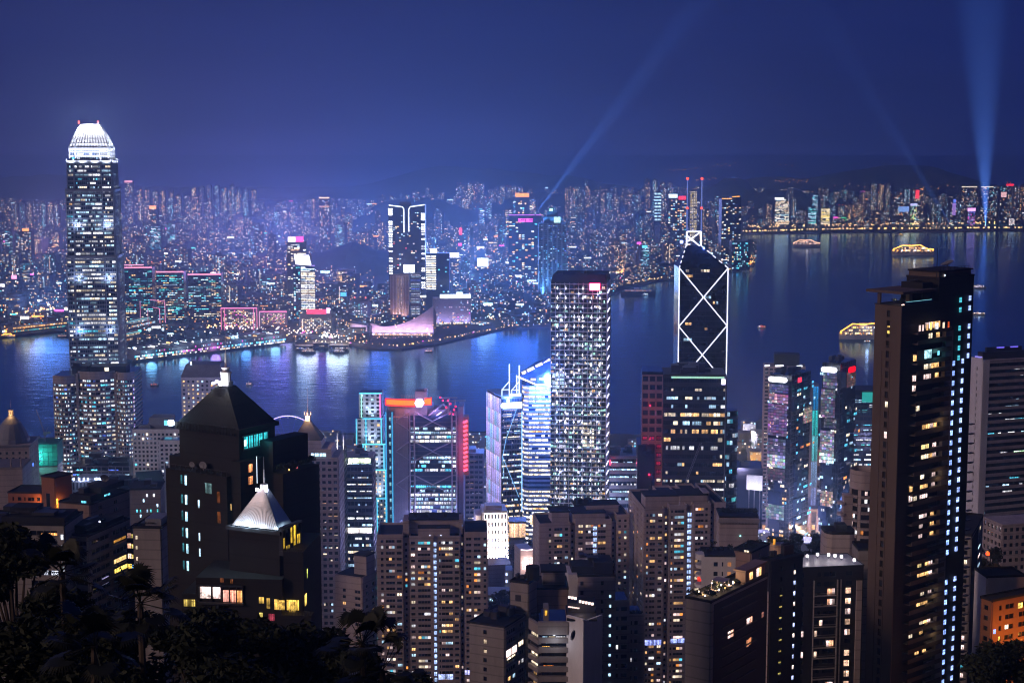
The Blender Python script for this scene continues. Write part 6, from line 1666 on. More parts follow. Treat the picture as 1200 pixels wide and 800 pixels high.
# --- big right-hand slab
Y = 1100
o, w, d, h = put('slab_tower', 'large slab tower of dark horizontal bands with scattered lit offices at the right edge', 'tower', 1152, 1216, 424, Y, .35, left=1139)
office(o, w, d, h, 46, 16, .10, [(WHITE, 3), (COOL, 2), ((.6, 1, .6), 1), (CYAN, 1)], 'pale_tile', 'glass', 70, 1.4, runs=4, sp_h=.46, pier=.0, floor_var=.95, faces=(0,))
f3 = Face((0, d), (0, -1), d); ms = MB(); f3.slab(ms, 0, d * .52, 0, h + 2, .6); f3.slab(ms, d * .6, d, 0, h + 3, .6); f3.slab(ms, d * .5, d * .62, h - 3, h + 2, .5); relief(ms, f3, d * .5, d * .62, 0, h - 3, 0, 46, .5, 0, .5); ms.box(-.4, -.9, 0, 5, .4, h + 1); ms.build('side_wall', 'white_wall', o)
m_ = MB(); m_.box(w * .05, 4, h, w * .9, d - 3, h + 6); m_.box(w * .15, 6, h + 6, w * .8, d - 5, h + 9); m_.build('roof_plant', 'dark_steel', o)
for q in (.3, .55): neon_line(o, [(w * q, 3.5, h + 9), (w * q + 6, 3.5, h + 9)], .5, (.2, .15, 1), 1.2, 'roof_lamp')
neon_line(o, [(-2, d * .5, h + 3), (0, d * .1, h + 3)], .6, (.35, .3, 1), 1.0, 'roof_lamp')
o, w, d, h = put('angled_block', 'pale block of stacked windows at the right edge below the big slab tower', 'apartment block', 1175, 1230, 616, 900, .25, depth=20)
office(o, w, d, h, 26, 8, .14, P_HOME, 'pale_tile', 'glass', 30, 1.2, runs=1, sp_h=.5, pier=.4, faces=(0, 3))

# --- floodlit classical block
Y = 1190
o, w, d, h = put('floodlit_block', 'old stone bank block floodlit brilliant white from below', 'office block', 567, 594, 600, Y, .10, depth=24, )
zf = lambda py: zpx(o, py, Y)
office(o, w, d, h, 17, 7, .10, P_WARMOFF, 'white_wall', 'glass', 30, 1.0, runs=1, sp_h=.45, pier=.55, out=.8, faces=(0, 1, 3))
m_ = MB(); m_.box(-6, 3, 0, 0, 24, h - 3); m_.box(w * .1, 4, h, w * .8, 16, h + 4); m_.build('rear_wing', 'pale_tile', o)
for q in (.08, .3, .5, .7, .92): l_ = lamp('base_flood', 'SPOT', (w * q, -8, zf(668)), 2.6e5, (1, .84, .78), .4, None, R(70), .7, o); l_.rotation_euler = (R(155), 0, 0)
o, w, d, h = put('low_block', 'small striped podium below the floodlit bank block', 'building', 570, 600, 662, 1130, .2, depth=20)
MB().box(0, 0, 0, w, d, h).build('wall', 'pale_tile', o); m_ = MB(); relief(m_, Face((0, 0), (1, 0), w), 0, w, 0, h, 10, 1, 0, .4, .5); m_.build('pier', 'pale_tile', o)
o, w, d, h = put('lobby_pavilion', 'glowing peach-lit glass lobby below the glass tower with masts', 'pavilion', 597, 616, 612, 1260, .0, depth=16)
MB().box(0, 0, 0, w, d, h).build('wall', 'pale_tile', o); L = Lit(o, 12); fc = Face((0, 0), (1, 0), w)
for i in range(6): L.add(fc, w * i / 6 + .1, w * (i + 1) / 6 - .1, h - 12, h - .8, .2, scl((1, .6, .35), rnd.uniform(.8, 2.0)))
L.done(); MB().box(-.5, -.6, h, w + .5, 16, h + 1).build('roof', 'grey_panel', o)
o, w, d, h = put('shop_block', 'small building with glaring pink-white shopfront and light strip on its roof edge', 'building', 610, 625, 644, 1000, .25, depth=16)
MB().box(0, 0, 0, w, d, h).build('wall', 'pale_tile', o); fc = Face((0, 0), (1, 0), w); L = Lit(o, 12)
for i in range(4): L.add(fc, w * (.1 + .22 * i), w * (.26 + .22 * i), h - 13, h - 7 + 2 * (i % 2), .2, scl((1, .66, .62), rnd.uniform(1.5, 3.2)))
L.done(); neon_line(o, [(0, -.8, h + .4), (w * .5, -.8, h - .3), (w, -.8, h + .2)], .4, (1, .75, .8), 2.4, 'roof_light'); lamp('shop_glow', 'POINT', (w * .5, -5, h - 9), 7e3, (1, .7, .65), .5, parent=o)
o, w, d, h = put('low_block', 'low grey gridded block with a cyan roof strip in the gap between brown towers', 'building', 572, 596, 698, 900, .0, depth=16)
office(o, w, d, h, 8, 8, .1, P_COOLOFF, 'grey_panel', 'glass', 10, 1.0, runs=1, sp_h=.4, pier=.4); neon_line(o, [(1, -1, h - 2), (w * .8, -1, h - 2)], .7, (.5, .8, 1), 2, 'roof_light')
o, w, d, h = put('neon_edge_block', 'narrow building edged with a column of white-blue lamps in the gap between brown towers', 'building', 592, 600, 668, 960, .0, depth=12)
MB().box(0, 0, 0, w, d, h).build('wall', 'grey_panel', o)
for k in range(11): MB().prism(ngon(w * .2, -.6, .5, 6), h - 3 - k * 4.4, h - 1.6 - k * 4.4).build('edge_lamp', 'neon', o).color = (1.8, 2.2, 3.2, 1)
neon_line(o, [(w - .4, -.6, h - 46), (w - .4, -.6, h - 12)], .45, (.3, .55, 1), 1.6)

# added blue-violet fill lamps without fixtures, tinting the business towers and the air
for (px, py, z, e, c) in ((120, 575, 30, 2.0e5, (.35, .5, 1)), (200, 560, 40, 1.5e5, (.5, .5, 1)), (300, 590, 50, 2e5, (.4, .42, 1)), (440, 600, 70, 3e5, (.35, .42, 1)), (500, 620, 70, 4e5, (.5, .45, 1)), (560, 610, 60, 4e5, (.55, .5, 1)), (625, 600, 50, 4e5, (.45, .5, 1)), (690, 600, 60, 3e5, (.6, .6, 1)), (735, 600, 50, 2.5e5, (.4, .5, 1)), (880, 600, 40, 2.5e5, (.55, .5, 1)), (940, 600, 50, 3e5, (.6, .55, 1)), (990, 590, 60, 2e5, (.4, .5, 1)), (1165, 640, 60, 1.2e5, (.5, .5, 1))):
 p_ = gnd(px, py, z); lamp('fill_glow', 'POINT', p_, e * .55, c, 3)
# ------------------------------------------------------------------ the residential towers below the viewer
def windows_wall(mw, md, L, fc, x0, x1, z0, z1, nf, cols, p, pal, out=.35, fz=(.34, .80), lo=.4, hi=1.9, ledge=0, nsplit=1, top=1.0, base=0.0):
 """A wall with real openings: piers and spandrels stand proud of the dark glass; cols are (from, to) fractions of the stretch."""
 ww = x1 - x0; xs = [x0]
 for a, b in cols: xs += [x0 + ww * a, x0 + ww * b]
 xs.append(x1)
 for k in range(0, len(xs), 2):
  if xs[k + 1] - xs[k] > .02: fc.slab(mw, xs[k], xs[k + 1], z0, z1, out)
 ch = (z1 - z0 - top) / nf
 for (a, b) in cols:
  xa, xb = x0 + ww * a, x0 + ww * b
  zprev = z0
  for j in range(nf):
   w0, w1 = z0 + (j + fz[0]) * ch, z0 + (j + fz[1]) * ch
   fc.slab(mw, xa, xb, zprev, w0, out); zprev = w1
   if ledge: fc.slab(mw, xa - .1, xb + .1, w0 - .25, w0 - .05, out + ledge)
   n_ = max(1, min(4, round((xb - xa) / 1.5))) if nsplit else 1
   lit_floor = rnd.random() < p
   c = pick(pal)
   for q in range(n_):
    sa, sb = xa + (xb - xa) * q / n_ + .06, xa + (xb - xa) * (q + 1) / n_ - .06
    if lit_floor and rnd.random() < .75:
     L.add(fc, sa, sb, w0 + .04, w1 - .04, .08, scl(c if rnd.random() < .7 else pick(pal), lo + (hi - lo) * rnd.random() ** 1.7))
    if q: fc.slab(mw, sa - .1, sa - .02, w0, w1, .14)
  fc.slab(mw, xa, xb, zprev, z1, out)

def slit_column(th, fc, x, wd, zs, hh, col, k=1.2, name='stair_window', out=.1, jit=.3, skip=0.0):
 L = Lit(th, 60, name=name)
 for z in zs:
  if rnd.random() >= skip: L.add(fc, x - wd / 2, x + wd / 2, z, z + hh, out, scl(col, k * rnd.uniform(1 - jit, 1 + jit)))
 L.done()

def bay_tower(name, label, pxL, pxR, pyT, Y, yaw, depth, bays, floor_px, mat='pale_tile', p=.25, pal=P_HOME, stair=None, side=None, left=None, bright=1.0, group=None, cap=100, side_cols=4, cat='apartment tower'):
 o, w, d, h = put(name, label, cat, pxL, pxR, pyT, Y, yaw, depth=depth, side=side, left=left, group=group)
 XP = lambda px: (px - pxL) / (pxR - pxL) * w
 zf = lambda py: zpx(o, py, Y)
 fl = floor_px * Y / F
 mg, mw = MB(), MB(); md = None; L = Lit(o, cap, bright=bright)
 for (a, b, t, out, cols) in bays:
  xa, xb, zt = XP(a), XP(b), zf(t)
  nf = max(1, int((zt - 1.0) / fl)); z0 = zt - 1.0 - nf * fl
  mg.box(xa + .05, -out, 0, xb - .05, d, zt - .4)
  fc = Face((xa, -out), (1, 0), xb - xa)
  windows_wall(mw, md, L, fc, 0, xb - xa, z0, zt, nf, cols, p, pal, ledge=.25)
        # returns of the projecting bay and the parapet
  mw.box(xa - .02, -out + .01, 0, xa + .3, d - .02, zt); mw.box(xb - .3, -out + .01, 0, xb + .02, d - .02, zt)
  mw.box(xa - .1, -out - .45, zt, xb + .1, -out - .1, zt + 1.1); mw.box(xa - .1, d - .3, zt, xb + .1, d + .1, zt + 1.1)
  mw.box(xa - .1, -out - .1, zt, xa + .25, d - .3, zt + 1.1); mw.box(xb - .25, -out - .1, zt, xb + .1, d - .3, zt + 1.1)
  mg.box(xa + .3, -out, zt - .4, xb - .3, d - .3, zt + .05, 1)
 nf = int(h / fl)
 for fc, ww in ((Face((w, 0), (0, 1), d), d), (Face((0, d), (0, -1), d), d)):
  cols = [((k + .35) / side_cols, (k + .65) / side_cols) for k in range(side_cols)]
  windows_wall(mw, md, L, fc, .0, ww, h - 1 - nf * fl, h - 1, nf, cols, p * .6, pal, out=.3)
 L.done()
 mg.build('glass_core', ['glass', 'dark_roof'], o); mw.build('wall', mat, o)
 if stair:
  px, wd, t, out, col = stair; zt = zf(t)
  fcs = Face((0, -out), (1, 0), w); n_ = int(zt / fl)
  slit_column(o, fcs, XP(px), wd, [zt - (k + 1) * fl + fl * .12 for k in range(n_)], fl * .62, col, 1.15, out=.5)
 return o, w, d, h, XP, zf, fl
W3 = [(.10, .24), (.40, .72), (.80, .93)]
BLUEW = (.42, .58, 1.0)
# big brown tower lower centre-left
o, w, d, h, XP, zf, fl = bay_tower('apartment_tower', 'broad brown apartment tower with a blue-lit stair column, lower centre', 442, 571, 629, 720, .03, 22,
 [(442, 472, 628, .6, [(.14, .24), (.34, .68), (.76, .95)]), (472.2, 479.8, 633, -1.6, [(.3, .62)]), (480, 508, 630, .9, [(.05, .22), (.34, .86)]), (508.2, 512.8, 631, -.4, []), (513, 539, 630, .9, [(.05, .12), (.16, .66), (.76, .94)]), (539.2, 543.8, 633, -1.6, [(.25, .7)]), (544, 571, 626, .6, [(.08, .30), (.42, .70), (.84, .95)])],
 7.3, p=.36, stair=(508.8, 1.9, 634, -.4, BLUEW))
m_ = MB(); m_.box(XP(472), 3, h, XP(479), 15, zf(612)); m_.box(XP(479), 6, h, XP(538), 18, zf(613)); m_.box(XP(490), .5, h, XP(527), 6, zf(619.5)); m_.box(XP(538), 4, h, XP(542), 14, zf(611)); m_.build('roof_house', 'pale_tile', o)
m_ = MB(); m_.box(XP(478), 5.5, zf(613), XP(540), 18.5, zf(613) + .6); m_.box(XP(489.6), .2, zf(619.5), XP(527.4), 6.2, zf(619.5) + .5); [m_.box(XP(q), 9, zf(613) + .6, XP(q + 4), 12, zf(613) + 2.4) for q in (484, 498, 520)]; m_.build('roof', 'dark_roof', o)
for q in (503, 516): MB().box(XP(q), .2, zf(629), XP(q) + .5, .5, zf(629) + .6).build('roof_lamp', 'neon', o).color = (2, 2.2, 3, 1)
L = Lit(o, 4, name='lit_balcony'); L.add(Face((0, -.9), (1, 0), w), XP(513), XP(530), zf(795), zf(789), .7, (.45, .55, 1.0)); L.add(Face((0, -.6), (1, 0), w), XP(544), XP(550), zf(790), zf(785), .7, (.6, .6, 1.2)); L.done()
# tan annex left of it
o, w, d, h = put('apartment_tower', 'tan lower tower with dark glass strip and tiny cyan lamps up its corner', 'apartment tower', 393, 424, 672, 760, -.45, side=442.5)
zf = lambda py: zpx(o, py, 760)
MB().box(.2, .2, 0, w - .2, d - .2, h - .3).build('glass_core', 'glass', o); mw = MB(); L = Lit(o, 20, bright=1.0)
fc, fs, fb, fl_ = faces4(w, d); windows_wall(mw, None, L, fc, 0, w, 0, h - 5, 26, [(.28, .40), (.74, .95)], .06, P_HOME); windows_wall(mw, None, L, fs, 0, d, 0, h - 3, 26, [(.2, .35), (.6, .75)], .1, P_HOME)
for a, b, t in ((0, w, h),): fc.slab(mw, 0, w, h - 5, t, .45)
fs.slab(mw, 0, d, h - 3, h, .4); fl_.slab(mw, 0, d, 0, h, .3); L.done(); mw.build('wall', 'pale_tile', o)
m_ = MB(); m_.box(w * .55, 4, h, w + .2, d * .8, zf(650)); m_.build('roof_house', 'pale_tile', o); m_ = MB(); m_.box(.3, .3, h - .3, w - .3, d - .3, h + .1); m_.box(w * .5, 3.6, zf(650), w + .5, d * .84, zf(650) + .6); m_.build('roof', 'dark_roof', o)
for k in range(24): e = MB().box(-.28, -.3, 0, .28, 0, .9).build('corner_lamp', 'neon', o); e.location = (w + .5, d * .93, zf(672) - 4 - k * 5.1); e.rotation_euler = (0, 0, R(40)); e.color = (.10, .95, 1.2, 1)
# two towers to the right
o, w, d, h, XP, zf, fl = bay_tower('apartment_tower', 'brown apartment tower with staggered roof blocks, in front of the star-lit tower', 632, 737, 612, 800, .12, 22,
 [(632, 668, 615, .5, [(.30, .38), (.48, .74), (.82, .93)]), (668.2, 673.8, 618, -1.5, [(.3, .7)]), (674, 716, 612, .9, [(.08, .2), (.28, .5), (.62, .84)]), (716.2, 722, 616, -1.5, [(.3, .7)]), (722.2, 737, 607, .5, [(.15, .35), (.6, .8)])],
 7.0, p=.38, stair=(696.5, 1.9, 616, .9, BLUEW), left=625)
m_ = MB(); m_.box(XP(648), 4, h - 3, XP(668), 16, zf(603)); m_.box(XP(672), 2, h - 3, XP(710), 16, zf(604)); m_.box(XP(690), 8, h, XP(728), 18, zf(598)); m_.build('roof_house', 'pale_tile', o)
m_ = MB(); m_.box(XP(646), 3.8, zf(603), XP(669), 16.4, zf(603) + .7); m_.box(XP(671), 1.6, zf(604), XP(711), 16.5, zf(604) + .7); m_.box(XP(676), 8, zf(598), XP(729), 18.4, zf(598) + .7); [m_.prism(ngon(XP(q), 12, 2.2, 8), zf(598), zf(598) + 3) for q in (682, 693)]; m_.build('roof', 'dark_roof', o)
o, w, d, h, XP, zf, fl = bay_tower('apartment_tower', 'tall brown apartment tower with a blue-lit stair column, right of centre', 755, 850, 598, 780, .10, 22,
 [(755, 778, 598, .5, [(.1, .2), (.28, .55), (.70, .9)]), (778.2, 784, 602, -1.5, [(.3, .7)]), (784, 804, 594, .9, [(.10, .2), (.3, .86)]), (804.2, 811.8, 595, -.3, []), (812, 832, 592, .9, [(.12, .6), (.7, .84)]), (832.2, 837, 597, -1.5, [(.3, .7)]), (837, 850, 592, .5, [(.2, .45), (.65, .85)])],
 7.05, p=.42, stair=(808, 1.9, 600, -.3, BLUEW), left=737)
m_ = MB(); m_.box(XP(758), 4, h - 3, XP(800), 16, zf(584)); m_.box(XP(798), 3, h, XP(830), 16, zf(583)); m_.box(XP(826), 4, h, XP(833), 14, zf(580)); m_.build('roof_house', 'pale_tile', o)
m_ = MB(); m_.box(XP(757), 3.8, zf(584), XP(801), 16.4, zf(584) + .7); m_.box(XP(797), 2.6, zf(583), XP(831), 16.5, zf(583) + .7); m_.build('roof', 'dark_roof', o)
L = Lit(o, 4, name='lit_balcony'); L.add(Face((0, -.5), (1, 0), w), XP(757), XP(776), zf(755), zf(749), .7, (.35, .42, 1.1)); L.add(Face((0, -.9), (1, 0), w), XP(787), XP(803), zf(753), zf(748), .7, (.4, .5, 1.2)); L.done()

# helper: a corner block whose left face catches the warm glow
def corner_block(name, label, pxL, pxC, pxR, pyT, Y, yaw, mat='concrete', cat='building', front=None, sidew=None, floor=3.0, p=.15, pal=P_HOME, depth=None, rim=.6, lines=False, base=None, bright=1.0, cap=60):
 o, w, d, h = put(name, label, cat, pxL, pxC, pyT, Y, yaw, side=pxR if pxR else None, depth=depth, base=base)
 MB().box(.1, .1, 0, w - .1, d - .1, h - .3).build('glass_core', 'glass', o)
 mw = MB(); L = Lit(o, cap, bright=bright); fc, fs, fb, fl_ = faces4(w, d); nf = max(1, int((h - 2) / floor)); z0 = h - 1.2 - nf * floor
 fc.slab(mw, 0, w, 0, max(z0, .05), .35); fs.slab(mw, 0, d, 0, max(z0, .05), .35)
 windows_wall(mw, None, L, fc, 0, w, z0, h, nf, front or [], p, pal); windows_wall(mw, None, L, fs, 0, d, z0, h, nf, sidew or [], p, pal, out=.32)
 fb.slab(mw, 0, w, 0, h, .3); fl_.slab(mw, 0, d, 0, h, .3)
 if lines:
  for j in range(nf): fc.slab(mw, 0, w, z0 + j * floor - .06, z0 + j * floor + .06, .41)
 L.done(); mw.build('wall', mat, o)
 m_ = MB(); m_.box(-.3, -.3, h - .3, w + .3, d + .3, h + .06)
 for (a, b, c_, e_) in ((-.4, -.4, w + .4, -.1), (-.4, d + .1, w + .4, d + .4), (-.4, -.1, -.1, d + .1), (w + .1, -.1, w + .4, d + .1)): m_.box(a, b, h - .1, c_, e_, h + rim)
 m_.build('roof', 'dark_roof', o)
 return o, w, d, h

# --- the cluster of towers at the bottom, centre
Y = 490
o, w, d, h = corner_block('apartment_block', 'plain concrete block with one bright window strip, bottom centre left of the balconies', 551, 591, 622, 729, Y, -.45, front=[(.40, .50)], sidew=[(.06, .38), (.5, .7)], floor=3.0, p=.10, cat='apartment block')
zf = lambda py: zpx(o, py, Y); fs = Face((w, 0), (0, 1), d); L = Lit(o, 12); L.add(fs, d * .04, d * .42, zf(765), zf(757), .4, scl(PINKW, 2.2)); L.add(fs, d * .06, d * .36, zf(768.5), zf(766.6), .4, scl(WWHITE, 1.6)); L.add(fs, d * .5, d * .66, zf(761), zf(756), .4, scl(WWHITE, 1.7)); L.done()
fc = Face((0, 0), (1, 0), w); slit_column(o, fc, w * .45, 1.0, [zf(753), zf(765)], 1.9, (1, .75, .5), .5, name='window', out=.12)
plant(o, w, d, h, rnd, 5)
m_ = MB(); m_.tube([(w * .5, d * .5, h), (w * .5, d * .5, h + 5)], .06, n=4); m_.build('antenna', 'steel', o)
o, w, d, h = corner_block('stair_tower_block', 'bare windowless concrete tower with one small recess near its top', 599, 619, 628, 681, 500, -.42, floor=3.0, cat='apartment block')
fc = Face((0, 0), (1, 0), w); m_ = MB(); fc.slab(m_, w * .28, w * .6, h - 6, h - 4, .5); m_.build('recess_frame', 'dark_steel', o); plant(o, w, d, h, rnd, 4, hh=(1.5, 3))
m_ = MB(); m_.prism(ngon(w * .9, d * .8, 2.2, 12), h, h + 4.5); m_.build('water_tank', 'dark_roof', o)
o, w, d, h = corner_block('apartment_block', 'wide blank dark wall block behind the balcony block, lower centre', 627, 665, None, 690, 505, .02, floor=3.0, depth=14, cat='apartment block', mat='brown_tile')
m_ = MB(); m_.box(w * .25, 5, h, w * .95, 13, h + 4.2); m_.build('roof_house', 'concrete', o); MB().box(w * .2, 4.6, h + 4.2, w, 13.4, h + 4.8).build('roof_slab', 'dark_roof', o)
o, w, d, h = corner_block('apartment_tower', 'tiled beige tower stepping down to the right with a column of blue lamps', 678, 720, None, 675, 530, .06, floor=3.25, depth=14, lines=True, mat='pale_tile', cat='apartment tower', front=[(.05, .14), (.62, .70)], p=.05)
zf = lambda py: zpx(o, py, 530); XP = lambda px: (px - 678) / 42 * w; fc = Face((0, 0), (1, 0), w)
slit_column(o, fc, XP(715), .62, [zf(q) for q in (700, 711.5, 723, 734.5, 746, 757.5, 769, 780.5, 792, 803)], .9, (.45, .75, 1), 1.6, name='stair_lamp', out=.45)
for k, (a, b, t, lab) in enumerate(((720.2, 738, 706, ''), (738.2, 755, 723, ''))):
 xa, xb, zt = XP(a), XP(b), zf(t); mg, mw = MB(), MB(); L = Lit(o, 12); mg.box(xa, .3 + k * .3, 0, xb, 13, zt); f2 = Face((xa, .3 + k * .3), (1, 0), xb - xa); nf = int(zt / 3.25)
 windows_wall(mw, None, L, f2, 0, xb - xa, 0, zt, nf, [(.12, .28), (.45, .85)] if k == 0 else [(.1, .2), (.35, .6)], .06, P_HOME, out=.4); mw.box(xb - .3, .31 + k * .3, 0, xb + .04, 13, zt); mw.box(xa, -.2 + k * .3, zt, xb, .1 + k * .3, zt + .8); L.done(); mg.build('wing_core', 'glass', o); mw.build('wing', 'pale_tile', o)
m_ = MB(); m_.box(-3.4, .4, 0, -.3, 12, h + .6); m_.build('end_panel', 'white_wall', o); m_ = MB(); m_.box(-2, 3, h, w * .5, 12, h + 2.6); m_.box(w * .45, 2, h, w * .98, 12, h + 4.2); m_.build('roof_house', 'dark_roof', o); plant(o, w, d, h + 4, rnd, 4, hh=(1, 2.5))
mt = MB()
for k in range(26):
 x, y = XP(739) + (XP(754) - XP(739)) * rnd.random(), 1 + 3 * rnd.random(); z = zf(723)
 for q in range(9): t = rnd.random() * 6.3; r_ = rnd.uniform(.2, .7); mt.face([(x, y, z), (x + r_ * math.cos(t), y + r_ * math.sin(t), z + rnd.uniform(.5, 1.3)), (x + r_ * math.cos(t + .5), y + r_ * math.sin(t + .5), z + rnd.uniform(.4, 1.2))])
e = mt.build('planter', 'foliage', o)
# balcony block in front
Y = 470
o, w, d, h = put('balcony_block', 'apartment block with stacked balconies, a lit top-floor strip and oval hole in its end wall', 'apartment block', 635, 664, 742, Y, .0, depth=14)
zf = lambda py: zpx(o, py, Y); XP = lambda px: (px - 635) / 29 * w
MB().box(0, 0, 0, w, d, h + 3.4).build('glass_core', 'glass', o); mw = MB(); fc = Face((0, 0), (1, 0), w); L = Lit(o, 30); fh = 3.0
for j in range(12):
 z = h - j * fh
 fc.slab(mw, -1, w + .5, z - 4.5 + fh - 1.1, z - 4.5 + fh + .5, 1.2); 
fc.slab(mw, -1.2, w + .5, h + .1, h + 4.0, 1.6)
for (a, b, j, c, k) in ((.02, .22, 0, COOL, 1.8), (.28, .52, 0, WWHITE, 1.0), (.55, .95, 0, WHITE, 1.9), (.02, .32, 1, (1, .5, .08), 1.3), (.06, .28, 3, (1, .25, .03), 1.0), (.30, .48, 3, (1, .3, .05), .9), (.5, .7, 5, WARM, .4), (.05, .3, 6, WWHITE, .5)):
 n_ = 3
 for q in range(n_): L.add(fc, w * (a + (b - a) * q / n_) + .04, w * (a + (b - a) * (q + 1) / n_) - .04, h - 2.5 - j * fh, h - .9 - j * fh, .08, scl(c, k * rnd.uniform(.6, 1.2)))
L.done(); mw.build('balcony', 'concrete', o)
# splayed left balconies and right end wall with an oval opening
fl2 = Face((XP(622), 5.5), (w * .45, -4.2), 8); ms = MB(); mg = MB(); L = Lit(o, 12)
a_, b_ = Vector((XP(622.5), 6.5, 0)), Vector((XP(634), .2, 0)); f2 = Face(a_, b_ - a_, (b_ - a_).length)
for j in range(12):
 z = h - 2.2 - j * fh; f2.slab(ms, 0, f2.w, z - 1.2, z + .2, 1.0)
 if j in (0, 2, 3): L.add(f2, f2.w * .1, f2.w * .7, z + .4, z + 1.7, .06, scl((1, .8, .55), (.7, 1.3, 1.6)[(0, 2, 3).index(j)]))
 elif rnd.random() < .4: L.add(f2, f2.w * .3, f2.w * .6, z + .4, z + 1.5, .06, scl(WARM, .4))
f2.slab(ms, 0, f2.w, h - .4, h + 3, .8); mg.prism([(a_.x, a_.y), (b_.x, b_.y), (b_.x, d), (a_.x, d)], 0, h + 2.4); mg.build('wing_core', 'glass', o); L.done(); ms.build('balcony', 'concrete', o)
a_, b_ = Vector((XP(664.5), -.5, 0)), Vector((XP(682), -4.5, 0)); f3 = Face(a_, b_ - a_, (b_ - a_).length); m3 = MB()
zc, xc, ax, az = zf(741), f3.w * .42, 1.0, 1.7; N = 24; ztop, zbot = zf(722), 0
ov = [(xc + ax * math.cos(t) * .8 + .5 * math.sin(t), zc + az * math.sin(t)) for t in [2 * math.pi * k / N for k in range(N)]]
def sq(t):
 c, s_ = math.cos(t), math.sin(t); m0 = max(abs(c), abs(s_)); return (xc + (f3.w - xc if c > 0 else xc) * c / m0, zc + (ztop - zc if s_ > 0 else 6) * s_ / m0)
outr = [sq(2 * math.pi * k / N) for k in range(N)]
for k in range(N):
 q = (k + 1) % N; m3.face([f3.pt(*ov[k], .3), f3.pt(*outr[k], .3), f3.pt(*outr[q], .3), f3.pt(*ov[q], .3)]); m3.face([f3.pt(*ov[q], .3), f3.pt(*ov[q], -.5), f3.pt(*ov[k], -.5), f3.pt(*ov[k], .3)])
f3.slab(m3, 0, f3.w, zbot, zc - 6, .3, inn=-.5); f3.slab(m3, f3.w - .01, f3.w + .5, zbot, ztop, .3, inn=-9); f3.slab(m3, 0, f3.w + .5, ztop, ztop + .6, .4, inn=-.6); m3.build('end_wall', 'white_wall', o)
f4a, f4b = Vector((XP(682.5), -4.0, 0)), Vector((XP(700), 3.5, 0)); f4 = Face(f4a, f4b - f4a, (f4b - f4a).length); mg = MB(); mg.prism([(f4a.x, f4a.y), (f4b.x, f4b.y), (f4b.x, 12), (XP(668), 12), (XP(666), 2)], 0, zf(724)); mg.build('side_core', 'dark_stone', o)
L = Lit(o, 12); ms = MB()
for j, (c, k) in enumerate((((1, .08, .04), 1.2), ((1, .45, .06), 1.4), ((1, .62, .35), 1.7), (ORANGE, .35), ((1, .5, .3), .15), (RED, .1))):
 for q in range(3): L.add(f4, f4.w * (.35 + .18 * q), f4.w * (.35 + .18 * q) + f4.w * .165, zf(738.5 + j * 11.4), zf(733 + j * 11.4), .15, scl(c, k * rnd.uniform(.5, 1.2)))
 f4.slab(ms, f4.w * .3, f4.w * .95, zf(740 + j * 11.4), zf(739 + j * 11.4), .6)
L.done(); ms.build('ledge', 'dark_steel', o)
m_ = MB(); m_.box(XP(664), -3, zf(724), XP(699), 12, zf(724) + .5); m_.box(XP(666), 4, zf(724), XP(698), 11, zf(711)); m_.build('roof', 'dark_roof', o)
for q in range(8): e = MB().box(-.35, -.3, -.3, .35, 0, .45).build('terrace_lamp', 'neon', o); e.location = (XP(667.5 + q * 3.6 + (q > 2) * 2), 3.7, zf(703.5 + (q > 2) * 3 + q * .7)); e.color = (2.2, 1.7, 1.5, 1)
for q in range(5): e = MB().box(-.4, -.3, -.15, .4, 0, .2).build('terrace_lamp', 'neon', o); e.location = (XP(667.5 + q * 2.6), 3.6, zf(714.5 + q * .4)); e.color = (1.4, 1.0, .9, 1)
lamp('terrace_glow', 'POINT', (XP(680), 1.5, zf(716)), 250, (1, .75, .65), .3, parent=o); lamp('balcony_glow', 'POINT', (XP(650), -4, zf(748)), 260, (.8, .85, 1), .3, parent=o)
m_ = MB(); m_.box(XP(637), 2, h + 3.4, XP(643), 7, h + 7.5); m_.build('roof_house', 'concrete', o); L = Lit(o, 2); L.add(Face((XP(637), 2), (1, 0), 3), .4, 1.1, h + 5, h + 6.6, .1, scl((1, .5, .05), .8)); L.done()

# --- roof-garden building and neighbours, right of centre
Y = 400
o, w, d, h = corner_block('roof_garden_block', 'black-flanked block with a lush lamplit garden terrace on its roof', 805, 833, 898, 700, Y, -.62, floor=3.0, lines=True, mat='concrete', cat='apartment block', sidew=[(.30, .38), (.62, .70)], p=.0)
zf = lambda py: zpx(o, py, Y); fs = Face((w, 0), (0, 1), d)
MB().box(w + .36, 1, 0, w + .42, d, h - .8).build('shade_sheet', 'dark_stone', o); L = Lit(o, 20)  # dark sheet paints the shade on the flank turned from the warm glow
for (a, b, t, bt, c, k) in ((.28, .33, 744, 752, PINKW, 1.5), (.335, .38, 744, 752, (1, .5, .35), 1.2), (.62, .67, 740, 748, PINKW, 1.6), (.675, .72, 740, 748, (1, .45, .3), 1.3), (.62, .66, 766, 774, (1, .4, .2), .8), (.665, .71, 765, 773, (1, .35, .15), .7), (.9, .94, 742, 748, (1, .4, .3), .3)):
 for q in range(2): L.add(fs, d * (a + (b - a) * q / 2), d * (a + (b - a) * (q + .9) / 2), zf(bt), zf(t), .48, scl(c, k * rnd.uniform(.7, 1.1)))
L.done()
m_ = MB(); [m_.box(w + .42, d * a, zf(712 + j * 11.8), w + .9, d * b, zf(711 + j * 11.8)) for j in range(9) for a, b in ((.16, .78),)]; m_.build('ledge', 'dark_steel', o)
m_ = MB(); m_.box(w * .55, d * .62, h, w - .2, d - .4, h + 3.6); m_.box(w * .5, d * .6, h + 3.6, w + .2, d, h + 4.0); m_.build('penthouse', 'brown_tile', o)
